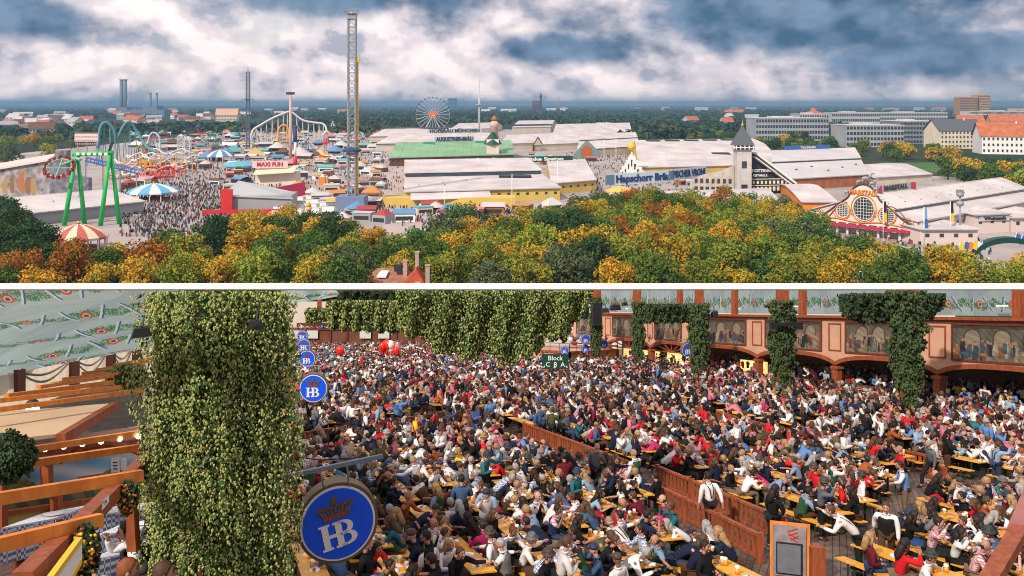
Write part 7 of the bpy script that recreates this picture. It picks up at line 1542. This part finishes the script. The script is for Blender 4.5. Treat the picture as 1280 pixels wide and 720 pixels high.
TOPS = [('white shirt', (.66, .64, .64), 38, 0), ('black jacket', (.008, .009, .011), 27, 0), ('navy top', (.010, .016, .04), 15, 0), ('light blue shirt', (.22, .31, .44), 6, 0), ('red top', (.50, .014, .02), 7, 0), ('pink checked shirt', (.48, .15, .20), 6, 1), ('blue checked shirt', (.10, .20, .42), 6, 1), ('grey jumper', (.12, .13, .145), 5, 0), ('olive jacket', (.08, .085, .035), 4, 0), ('wine red top', (.14, .012, .025), 4, 0), ('beige blouse', (.38, .29, .21), 2, 0), ('teal jacket', (.02, .12, .15), 3, 0), ('rust jumper', (.30, .08, .02), 2, 0), ('magenta top', (.42, .02, .12), 2, 0), ('yellow jacket', (.65, .42, .03), 1, 0), ('denim jacket', (.05, .10, .20), 4, 0)]
TW = [t[2] for t in TOPS]; TOPD = {t[0]: t for t in TOPS}
BOT = [('brown', (.07, .035, .018)), ('dark', (.015, .015, .018)), ('denim', (.03, .045, .09)), ('tan', (.16, .11, .07)), ('black', (.012, .012, .012))]
RP = random.Random(77)
def pick_look():
    top = RP.choices(TOPS, TW)[0]; fem = RP.random() < .42; hk = RP.choices(['dark-haired', 'brown-haired', 'blond', 'grey-haired', 'red-haired'], [38, 30, 17, 12, 3])[0]
    if fem: style = RP.choice(['long', 'long', 'bun'])
    else:
        style = RP.choices(['short', 'bald', 'hat', 'cap'], [72, 8, 10, 10])[0]
    return dict(top=top, fem=fem, hk=hk, style=style, skin=RP.choice(SK), vest=(top[0] in ('white shirt', 'light blue shirt', 'pink checked shirt', 'blue checked shirt') and RP.random() < .42), braces=RP.random() < .3, bot=RP.choice(BOT))
VEST = [('black vest', (.012, .012, .014)), ('navy vest', (.015, .03, .08)), ('green vest', (.02, .07, .035)), ('red bodice', (.40, .015, .03)), ('brown vest', (.09, .05, .03)), ('grey vest', (.13, .13, .14))]
def person(x, y, hfl, ang, pose, look, zone, group, sc=1.0, label=None):
    col = look['top'][1]; k = RP.uniform(.85, 1.15); body = obj('person', MESH[(pose, 'body')], None, (x, y, hz(y, hfl)), ang, (sc * 1.16, sc * 1.16, sc * 1.05), look['skin']); tag(body, label or '', 'person', group)
    sleeve = look.get('sleeve') or ('puffy' if look['fem'] and look['vest'] else RP.choice(['long', 'long', 'short'])); mk = (pose, sleeve, 'plaid') if look['top'][3] and sleeve != 'puffy' else (pose, sleeve)
    obj('shirt', MESH[mk], body, color=tuple(c * k for c in col)); desc = look['top'][0]
    if look['vest']:
        v = look.get('vestc') or RP.choice(VEST); obj('vest', MESH[(pose, 'vest')], body, color=v[1]); desc = f"{v[0]} over {look['top'][0].split()[0]} sleeves" if v[0] != 'red bodice' else 'red bodice over white sleeves'
    elif look['braces'] and not look['fem'] and look['top'][0] in ('white shirt', 'pink checked shirt', 'blue checked shirt', 'light blue shirt'): obj('braces', MESH[(pose, 'braces')], body, color=(.06, .03, .02)); desc = look['top'][0] + ' with braces'
    lw = 'skirt' if look['fem'] and RP.random() < .5 else ('shorts' if look['bot'][0] == 'brown' else 'trousers'); obj('skirt' if lw == 'skirt' else 'trousers', MESH[(pose, lw)], body, color=look['bot'][1] if lw != 'skirt' else RP.choice([look['bot'][1], (.35, .02, .04), (.02, .06, .16), (.05, .12, .06)]))
    st = look['style']; hc = HC_[look['hk']] if st not in ('hat', 'cap') else RP.choice([(.03, .04, .03), (.06, .045, .035), (.12, .12, .13), (.02, .03, .07)])
    obj('hat' if st in ('hat', 'cap') else 'hair', MESH[(pose, 'hair', st)], body, color=hc)
    who = {'hat': 'person in felt hat and', 'cap': 'person in cap and', 'bald': 'balding person in'}.get(st) or f"{'long-haired ' + look['hk'].replace('-haired', '') if st == 'long' else look['hk']} person in"
    if not label:
        hd_ = f'{who} {desc}, {pose},'
        if len(hd_.split()) + len(zone.split()) > 13: hd_ = f'{who} {desc}'
        if len(hd_.split()) + len(zone.split()) > 13: hd_ = f"{who} {desc.split(' over ')[0]}"
        ranked(body, hd_, zone)
    return body
LM = [(440, 690, 'beside the largest HB sign'), (500, 600, 'right of the grey steel bar'), (392, 520, 'below the second HB sign'), (528, 545, 'by the left cross balustrade'), (615, 530, 'by the central cross balustrade'), (540, 670, 'in the front left tables'), (640, 700, 'at the bottom centre tables'), (620, 600, 'in the tables left of centre'), (710, 570, 'along the long balustrade'), (700, 640, 'in the middle front tables'), (790, 620, 'beside the bare floor strip'), (790, 700, 'at the bottom right of centre'), (880, 660, 'by the near balustrade'), (985, 690, 'next to the menu board'), (900, 560, 'by the slim balustrade'), (900, 620, 'behind the near balustrades'), (1000, 600, 'in the tables behind the menu board'), (1085, 690, 'in the waiters\' aisle'), (1090, 580, 'by the right-hand balustrade'), (1134, 530, 'below the largest vine column'), (1240, 680, 'beside the slanting hand rail'), (1180, 600, 'in the dim far-right tables'), (1180, 700, 'at the lower right tables')]
def zone_of(x, y, h=1.0):
    px, py = to_px(x, y, hz(y, h)); return min(LM, key=lambda l: (l[0] - px) ** 2 + ((l[1] - py) * 1.4) ** 2)[2]
TA = math.atan2(1, -.341)                       # direction in which the tables run
def table_mesh(parts):
    ln, w, hh = 3.2, .62, .76; dx, dy = -.341 / 1.0566, 1 / 1.0566; D = Vector((dx, dy, 0)); Wd = Vector((dy, -dx, 0)); out = []
    b = MB(); b.prism([-D * ln / 2 - Wd * w / 2 + Vector((0, 0, hh - .04)), -D * ln / 2 + Wd * w / 2 + Vector((0, 0, hh - .04)), D * ln / 2 + Wd * w / 2 + Vector((0, 0, hh - .04)), D * ln / 2 - Wd * w / 2 + Vector((0, 0, hh - .04))], (0, 0, .04)); out.append(b)
    for s in (-1, 1):
        b = MB(); c = D * (ln * .36 * s)
        for q in (-1, 1): b.bar(c + Wd * w * .35 * q, c + Wd * w * .35 * q + Vector((0, 0, hh - .04)), .05)
        b.bar(c - Wd * w * .35 + Vector((0, 0, .3)), c + Wd * w * .35 + Vector((0, 0, .3)), .04); out.append(b)
    return out
tp = table_mesh(True); 
for b in tp: b.v = [(p[0], p[1], p[2] - S * p[1]) for p in b.v]
TM = [tp[0].use(tablew).mesh('table_top')]; TM[0].materials.clear(); TM[0].materials.append(tablew)
for b in tp[1:]: m_ = b.mesh('leg_frame'); m_.materials.append(mat('dark_green_legs', (.02, .05, .03), .5, .1, 4)); TM.append(m_)
def bench_mesh():
    ln, w, hh = 3.2, .30, .46; dx, dy = -.341 / 1.0566, 1 / 1.0566; D = Vector((dx, dy, 0)); Wd = Vector((dy, -dx, 0)); z = Vector((0, 0, hh - .035)); b = MB(); b.prism([-D * ln / 2 - Wd * w / 2 + z, -D * ln / 2 + Wd * w / 2 + z, D * ln / 2 + Wd * w / 2 + z, D * ln / 2 - Wd * w / 2 + z], (0, 0, .035)); c = MB()
    for s in (-1, 1):
        for q in (-1, 1): c.bar(D * ln * .36 * s + Wd * .1 * q, D * ln * .36 * s + Wd * .1 * q + z, .04)
    for m in (b, c): m.v = [(p[0], p[1], p[2] - S * p[1]) for p in m.v]
    m1 = b.mesh('seat'); m1.materials.append(tablew); m2 = c.mesh('leg_frame'); m2.materials.append(mat('dark_green_legs', (0, 0, 0))); return m1, m2
BM = bench_mesh()
# beer mug, plate, menu sheet
b = MB(); b.lathe((0, 0, 0), [(.05, 0), (.052, .01), (.052, .19), (.047, .19), (.045, .17)], 12); b.tube([(.05, 0, .15), (.09, 0, .14), (.095, 0, .08), (.05, 0, .04)], .009, 5); MUG = b.mesh('mug'); MUG.materials.append(mat('mug_glass', (.62, .58, .50), .1, .05, 10, spec=.8))
b = MB(); b.lathe((0, 0, .012), [(.0535, 0), (.0535, .125)], 12); BEER = b.mesh('beer'); BEER.materials.append(mat('golden_beer', (.72, .30, .03), .15, .1, 10, spec=.7)); b = MB(); b.lathe((0, 0, .138), [(.0537, 0), (.0537, .05), (.03, .058)], 12); FOAM = b.mesh('foam'); FOAM.materials.append(mat('beer_foam', (.85, .80, .70), .8, .05, 10))
b = MB(); b.lathe((0, 0, 0), [(.07, 0), (.135, .014), (.135, .02), (.075, .012)], 16); PLATE = b.mesh('plate'); PLATE.materials.append(mat('white_china', (.74, .73, .72), .25, .03, 5, spec=.6)); b = MB(); b.ball((.02, .01, .02), (.06, .045, .025), 8, 5); b.ball((-.05, -.02, .018), (.03, .03, .02), 7, 4); FOOD = b.mesh('food'); FOOD.materials.append(mat('roast_food', (.35, .16, .05), .6, .4, 20))
b = MB(); b.box((0, 0, .002), (.21, .30, .003)); b.box((.0, .0, .006), (.17, .02, .001)); SHEET = b.mesh('menu_sheet'); SHEET.materials.append(mat('menu_paper', (.70, .70, .72), .7, .08, 12))
FS = [(Vector(L(*a)), Vector(L(*c))) for a, c, _ in fences]
def near_fence(x, y, r=.42):
    r = max(r, .7 if y > 38 else r)
    p = Vector((x, y))
    for a, c in FS:
        t_ = max(0, min(1, (p - a).dot(c - a) / (c - a).length_squared))
        if (a + (c - a) * t_ - p).length < r: return True
    return False
vcols = [L(*v) for v in ((745, 459), (798, 466), (874, 484), (978, 505), (1134, 532))]
def blocked(x, y, m=0.0):
    x0 = x + .341 * y
    if y < 23.6 and 935 < 640 + x / y * F < 1065: return True
    if 34.2 < y < 50 and 14.9 < x0 < 16.5: return True
    if y <= 34.2 and 17.6 < x0 < 18.0: return True
    if y < 36 and x0 > 17.2 and abs(x - .69 * y + 6.8) < 1.0 + m * .4: return True
    if x0 > 48.4 and y > 40: return True
    if y > 46 and x0 > 47.6: return True
    for a, c in vcols:
        if abs(a - x) < .9 and abs(c - y) < 1.2: return True
    # the stage, and the wide cross walk before the central balustrades
    if y > 100 and 632 < 640 + x / y * F < 775: return True
    if y > 46 and abs(x - .6 * y + 34.2 - (.0)) < .9 and x < 2 and y < 60: return True
    return False
seats = []; tabs = []
# fixed figures of the photograph
FIX = [(610, 684, 'standing', dict(top=TOPD['light blue shirt'], bot=BOT[0], style='short', hk='dark-haired', vest=False), 2.6, 'tall standing person in light blue shirt and brown shorts between front tables'),
       (577, 672, 'standing', dict(top=TOPD['denim jacket'], bot=BOT[1], style='short', hk='dark-haired', vest=False), .1, 'standing dark-haired person in dark denim jacket seen from behind'),
       (1074, 717, 'standing and stooping', dict(top=TOPD['white shirt'], bot=BOT[1], style='short', hk='brown-haired', vest=False), 1.35, 'stooping waiter in white shirt with braces behind the menu board'),
       (1108, 712, 'walking', dict(top=TOPD['white shirt'], bot=BOT[0], style='short', hk='brown-haired', vest=True, vestc=VEST[0]), 2.7, 'walking waiter in black vest over white sleeves in the aisle'),
       (1131, 647, 'standing with open arms', dict(top=TOPD['white shirt'], bot=BOT[3], style='short', hk='dark-haired', vest=True, vestc=('blue vest', (.10, .20, .42))), 1.3, 'standing waiter in pale blue vest and tan shorts by the far tables'),
       (966, 688, 'standing', dict(top=TOPD['black jacket'], bot=BOT[1], style='long', hk='dark-haired', vest=False), -1.2, 'standing long-haired person all in black by the balustrade'),
       (888, 668, 'walking', dict(top=TOPD['white shirt'], bot=BOT[1], style='short', hk='dark-haired', vest=False), .3, 'walking person in white shirt and braces between the two near balustrades'),
       (706, 634, 'standing', dict(top=TOPD['wine red top'], bot=BOT[1], style='short', hk='dark-haired', vest=False), .3, 'standing person in wine red padded jacket seen from behind'),
       (722, 622, 'standing and stooping', dict(top=TOPD['black jacket'], bot=BOT[1], style='short', hk='dark-haired', vest=False), 1.0, 'standing person in black jacket stooping over the middle tables'),
       (745, 618, 'standing', dict(top=TOPD['grey jumper'], bot=BOT[1], style='bald', hk='grey-haired', vest=False), -.6, 'standing balding person in grey suit by the middle tables'),
       (675, 552, 'standing', dict(top=TOPD['denim jacket'], bot=BOT[2], style='short', hk='brown-haired', vest=False), .6, 'standing person in blue denim shirt before the long balustrade'),
       (690, 556, 'standing', dict(top=TOPD['olive jacket'], bot=BOT[1], style='short', hk='brown-haired', vest=False), -.4, 'standing person in olive jacket before the long balustrade'),
       (888, 545, 'standing', dict(top=TOPD['black jacket'], bot=BOT[1], style='short', hk='dark-haired', vest=False), .2, 'standing person in black jacket below the slim balustrade'),
       (1165, 610, 'walking', dict(top=TOPD['grey jumper'], bot=BOT[1], style='short', hk='grey-haired', vest=False), 1.8, 'walking person in grey jumper at the dim end of the aisle'),
       (1105, 600, 'standing and stooping', dict(top=TOPD['light blue shirt'], bot=BOT[1], style='bald', hk='grey-haired', vest=True, vestc=VEST[1]), 1.8, 'stooping person in navy vest behind the right-hand balustrade'),
       (640, 512, 'standing', dict(top=TOPD['black jacket'], bot=BOT[2], style='short', hk='dark-haired', vest=False), .2, 'standing person in black shirt and jeans behind the central cross balustrade')]
fixed_xy = []
for px, py, ps, lk, an, lb in FIX:
    x, y = L(px, py); look = dict(fem=lk['style'] == 'long', skin=SK[0], braces=True, sleeve='long'); look.update(lk); person(x, y, 0, an, ps, look, None, 'guests and waiters of the beer hall', 1.02, lb); fixed_xy.append((x, y))
d0 = 19.9; li = 0; x0 = .4
while x0 < 48.6:
    if 14.5 < x0 < 17.7: x0 = 16.95 if x0 < 16.3 else 19.1
    d = d0 + (li * 1.7) % 3.0
    while d < 141:
        x = x0 - .341 * d; px, py = to_px(x, d, hz(d, .7))
        if 352 < px < 1310 and py < 790 and not blocked(x, d, .75) and not near_fence(x, d, .9) and not (15.0 < x0 < 18.5 and 30 < d < 36):
            tabs.append((x, d)); 
            for s in (-1, 1):
                for k in range(4):
                    if RP.random() < .025: continue
                    t_ = -1.23 + k * .82 + RP.uniform(-.12, .12); bx_ = x - .323 * t_ + s * (.66 + RP.uniform(-.05, .06)) * .946; by_ = d + .946 * t_ + s * .66 * .323
                    if blocked(bx_, by_) or near_fence(bx_, by_, .3) or any((bx_ - a) ** 2 + (by_ - c) ** 2 < .35 for a, c in fixed_xy): continue
                    if RP.random() < .07: sd_ = 'st'
                    else: sd_ = 'si'
                    seats.append((bx_, by_, (math.pi / 2 - .33 if s > 0 else -math.pi / 2 - .33) + RP.uniform(-.55, .55), sd_))
        d += 3.8
    x0 += 1.98; li += 1
for px, py in ((1172, 706), (1228, 690), (1215, 650), (1262, 668)):          # tables along the right side of the aisle
    x, d = L(px, py); tabs.append((x, d))
    for s in (-1, 1):
        for k in range(4):
            t_ = -1.23 + k * .82 + RP.uniform(-.1, .1); seats.append((x - .323 * t_ + s * .62, d + .946 * t_ + s * .21, (math.pi / 2 - .33 if s > 0 else -math.pi / 2 - .33) + RP.uniform(-.5, .5), 'si'))
# people strolling between the blocks
for _ in range(260):
    y = RP.uniform(38, 140); x0_ = RP.uniform(3, 48.5); x = x0_ - .341 * y; px, py = to_px(x, y, hz(y, 1))
    if 372 < px < 1290 and not (y > 100 and 625 < px < 780) and not near_fence(x, y, .3): seats.append((x, y, RP.uniform(0, 6.28), 'st'))
seats.sort(key=lambda s_: s_[1]); SITP = ['elbows on the table', 'drinking', 'sitting upright', 'bending over the table', 'raising one hand', 'reaching out sideways', 'arm around a neighbour', 'leaning back']; SITW = [26, 12, 20, 16, 6, 7, 5, 8]; STP = ['standing', 'standing with raised mug', 'standing and stooping', 'standing with open arms']
NP_ = 0; rest = []; LIM = 300 - len(FIX) - 7
for x, y, a, sd_ in seats:
    px, py = to_px(x, y, hz(y, 1.2))
    if NP_ < LIM and 368 < px < 1290 and py < 728:
        ps = RP.choices(SITP, SITW)[0] if sd_ == 'si' else RP.choice(STP)
        person(x, y, 0, a, ps, pick_look(), zone_of(x, y), 'guests and waiters of the beer hall', RP.uniform(.96, 1.06)); NP_ += 1
    elif 366 < px < 1300 and py < 740: rest.append((x, y, 0, a, sd_))
# tables, benches and what stands on them
tabs.sort(key=lambda t_: t_[1]); nm_ = 0; npl = 0; nsh = 0; far_t = []
for i, (x, y) in enumerate(tabs):
    if i >= 150: far_t.append((x, y)); continue
    zn = zone_of(x, y, .7); o = thing('beer_table', '', 'table', (x, y, hz(y, 0)), 0, 'beer tables of the hall'); obj('table_top', TM[0], o)
    ranked(o, 'narrow golden wooden beer table', zn)
    if i < 70:
        obj('leg_frame', TM[1], o); obj('leg_frame', TM[2], o)
        for s in (-1, 1):
            bb = thing('bench', '', 'bench', (x + s * .66 * .946, y + s * .66 * .323, hz(y + s * .66 * .323, 0)), 0, 'wooden benches along the tables'); obj('seat', BM[0], bb); obj('leg_frame', BM[1], bb); ranked(bb, f"{'right' if s > 0 else 'left'}-side wooden bench", zn)
    for k in range(RP.choice((3, 4, 5)) if nm_ < 260 else 0):
        t_ = RP.uniform(-1.4, 1.4); w_ = RP.uniform(-.2, .2); mx2, my2 = x - .323 * t_ + .946 * w_, y + .946 * t_ + .323 * w_
        m_ = obj('beer_mug', MUG, None, (mx2, my2, hz(my2, .762)), RP.uniform(0, 6)); tag(m_, '', 'mug', 'beer mugs on the tables'); obj('beer', BEER, m_); obj('foam', FOAM, m_); ranked(m_, 'golden beer mug on a table', zn); nm_ += 1
    for k in range(3 if npl < 230 else 0):
        t_ = RP.uniform(-1.4, 1.4); w_ = RP.uniform(-.12, .12); mx2, my2 = x - .323 * t_ + .946 * w_, y + .946 * t_ + .323 * w_
        m_ = obj('plate', PLATE, None, (mx2, my2, hz(my2, .764)), RP.uniform(0, 6)); tag(m_, '', 'plate', 'plates on the tables'); obj('food', FOOD, m_); ranked(m_, 'white plate with food', zn); npl += 1
    if nsh < 50 and RP.random() < .8:
        t_ = RP.uniform(-1.4, 1.4); my2 = y + .946 * t_; m_ = obj('menu_sheet', SHEET, None, (x - .323 * t_, my2, hz(my2, .764)), RP.uniform(0, 3)); m_.rotation_euler = (-math.atan(S) * 0, 0, m_.rotation_euler[2]); tag(m_, '', 'menu', 'menu sheets on the tables'); ranked(m_, 'white menu sheet', zn); nsh += 1
b = MB()
for x, y in far_t: b.add([(x + p[0], y + p[1], hz(y, 0) + p[2]) for p in tp[0].v], [tuple(f) for f in tp[0].f])
o = b.build('beer_tables', tablew); tag(o, 'rows of golden beer tables far back among the crowd', 'tables', kind='stuff')
# the guests of the boxes on the left
for px, py, ps, lk, lb in [(176, 659, 'drinking', dict(top=TOPD['white shirt'], style='short', hk='dark-haired', vest=True, vestc=VEST[0]), 'dark-haired person in black vest drinking beside the hop pillar'), (161, 692, 'elbows on the table', dict(top=TOPD['light blue shirt'], style='cap', hk='dark-haired', vest=True, vestc=VEST[0]), 'person in cap and black vest at the checked tables'), (147, 713, 'sitting upright', dict(top=TOPD['beige blouse'], style='short', hk='red-haired', vest=False), 'reddish blond person at the bottom edge beside the flower basket'), (192, 717, 'sitting upright', dict(top=TOPD['black jacket'], style='short', hk='brown-haired', vest=False), 'brown-haired person in black jacket at the bottom beside the pillar')]:
    d = 9.6 if py < 700 else 8.8; x = (px - 640) / F * d; h = H - (py - YL) / F * d - 1.12
    person(x, d, h, {'drinking': 2.0, 'elbows on the table': -2.4}.get(ps, -1.3), ps, dict(fem=False, skin=SK[0], braces=False, bot=BOT[1], sleeve='long', **lk), None, 'guests in the left-hand boxes', .86, lb)

# ---- everybody else: one crowd
def low_arrays(fg, look):
    Vs = []; Fs = []; Cs = []; b0 = 0
    def put(mb, col, alt=(.02, .017, .015)):
        nonlocal b0
        V = np.array([tuple(p) for p in mb.v]); Vs.append(V)
        for f, m in zip(mb.f, mb.m):
            for q in range(1, len(f) - 1): Fs.append((f[0] + b0, f[q] + b0, f[q + 1] + b0)); Cs.append(col if m == 0 else alt)
        b0 += len(V)
    put(fg['body'], (-1, 0, 0)); put(fg['long'], (-2, 0, 0)); put(fg['trousers'], (-3, 0, 0)); put(fg['hair'][look], (-4, 0, 0)); 
    if look in ('hat', 'short'): put(fg['vest'], (-5, 0, 0))
    return np.concatenate(Vs), np.array(Fs), np.array(Cs, dtype=float)
LA = {(p, h): low_arrays(LOW[p], h) for p in LOW for h in ('short', 'long', 'bald', 'hat')}
def tiny_figure():
    b = MB(); b.lathe((0, .05, .5), [(.13, 0), (.17, .1), (.20, .45), (.08, .58)], 6); n1 = len(b.f); b.tube([(-.2, .1, .95), (-.25, .3, .8), (-.05, .45, .85)], .05, 4); b.tube([(.2, .1, .95), (.25, .3, .8), (.05, .45, .85)], .05, 4); n2 = len(b.f); b.ball((0, .1, 1.24), (.08, .09, .12), 6, 5); n3 = len(b.f); b.ball((0, .075, 1.285), (.092, .10, .095), 6, 4); V = np.array([tuple(p) for p in b.v]); Fs = []; Cs = []
    for i, f in enumerate(b.f):
        c = -2 if i < n2 else (-1 if i < n3 else -4)
        for q in range(1, len(f) - 1): Fs.append((f[0], f[q], f[q + 1])); Cs.append((c, 0, 0))
    return V, np.array(Fs), np.array(Cs, dtype=float)
TINY = tiny_figure(); TV = np.array([t[1] for t in TOPS]); tw = np.array(TW) / sum(TW)
def crowd_object(people, label, name='crowd'):
    rs = np.random.RandomState(3); Vs = []; Fs = []; Cs = []; b0 = 0; keys = list(LA.keys()); hcol = list(HC_.values())
    for x, y, h, a, sd_ in people:
        if y < 78:
            hr = ('short', 'short', 'long', 'long', 'bald', 'hat')[rs.randint(6)]; po = 'standing' if sd_ == 'st' else ('elbows on the table', 'drinking', 'bending over the table', 'leaning back', 'elbows on the table', 'raising one hand')[rs.randint(6)]; V, Fc, C = LA[(po, hr)]; zo = 0
        else: V, Fc, C = TINY; zo = .33 if sd_ == 'st' else 0
        c, s = math.cos(a), math.sin(a); k = rs.uniform(.95, 1.06); V2 = np.stack([(V[:, 0] * c - V[:, 1] * s) * k * 1.22 + x, (V[:, 0] * s + V[:, 1] * c) * k * 1.22 + y, (V[:, 2] + zo) * k * 1.08 + hz(y, h)], 1)
        top = TV[rs.choice(len(TV), p=tw)] * rs.uniform(.85, 1.15); C2 = C.copy(); m = C[:, 0]; C2[m == -1] = SK[rs.randint(len(SK))]; C2[m == -2] = top; C2[m == -3] = BOT[rs.randint(5)][1]; C2[m == -4] = hcol[rs.choice(5, p=(.46, .32, .09, .11, .02))]; C2[m == -5] = VEST[rs.randint(6)][1] if rs.rand() < .5 else top
        Vs.append(V2); Fs.append(Fc + b0); Cs.append(C2); b0 += len(V2)
    o = obj(name, np_mesh(name, np.concatenate(Vs), np.concatenate(Fs), mats=[mat('guest_clothes', (0, 0, 0), .8, 0, 1, attr='Col', spec=.2)], cols=np.concatenate(Cs), smooth=True)); tag(o, label, 'crowd', kind='stuff'); return o
for d in np.arange(41, 108, .95):                                    # guests under the arcade
    for off in (-1.6, -2.6, -4.2, -5.2, -6.8):
        if RP.random() < .78: q = Wp(d + RP.uniform(-.3, .3), 0, off); rest.append((q[0], q[1], .25, RP.uniform(0, 6.28), 'si' if RP.random() < .8 else 'st'))
crowd_object(rest, 'dense seated crowd filling the middle and back of the beer hall')
extra = []
for k in range(150): extra.append((ex(RP.uniform(372, 640)), EY - 4.5 - RP.uniform(0, 1.5), eh(411.5) - .5, RP.uniform(2.6, 3.6), 'si'))
crowd_object(extra, 'tiny guests sitting along the far terrace railing', 'terrace_crowd')
# musicians of the stage
for k in range(16):
    px = 650 + k * 7.4 + RP.uniform(-2, 2); d = 108 + RP.uniform(-1, 6) - (3 if 690 < px < 730 else 0); x = (px - 640) / F * d
    lk = pick_look(); lk.update(top=TOPD['white shirt'], vest=k % 3 != 0, fem=False, style=RP.choice(['short', 'hat'])); 
    person(x, d, 1.75, RP.uniform(2.6, 3.7), RP.choice(['standing', 'sitting upright', 'drinking']), lk, 'on the music stage', 'musicians on the stage', 1.05) if k < 0 else None
band = []
for k in range(22): px = 648 + k * 5.3 + RP.uniform(-2, 2); d = 108 + RP.uniform(0, 8); band.append(((px - 640) / F * d, d, 1.75 + RP.uniform(0, .6), RP.uniform(2.6, 3.7), 'st'))
crowd_object(band, 'small group of musicians in white sleeves on the stage', 'band')
# balloons
def balloons(px, py, d, n, label, cols, spread=10, seed=1):
    rr = random.Random(seed); o = hthing('balloon_bunch', label, 'balloons', HP(px, py, d)); 
    for k in range(n):
        q = HP(px + rr.uniform(-spread, spread), py + rr.uniform(-spread * .6, spread * .6), d + rr.uniform(-.8, .8)); b = MB(); r = .45; b.ball(q, (r, r, r * 1.2), 10, 8); b.lathe((q[0], q[1], q[2] - r * 1.35), [(.14, 0), (.05, .15)], 6); bo = hpart(b, 'balloon', cols[k % len(cols)], o); b = MB(); b.bar((q[0], q[1], q[2] - r), HP(px, py + 16, d), .03); hpart(b, 'string', wht, o)
rb = mat('red_balloon', (.75, .02, .01), .25, .05, 2, spec=.6); balloons(487, 434, 100, 13, 'bunch of shiny red balloons above the far crowd', [rb, rb, rb, wht, rb, mat('pink_cloth', (0, 0, 0))], 9, 2); balloons(427, 440, 92, 2, 'pair of red balloons left of the larger bunch', [rb], 3, 4)
finish_labels()
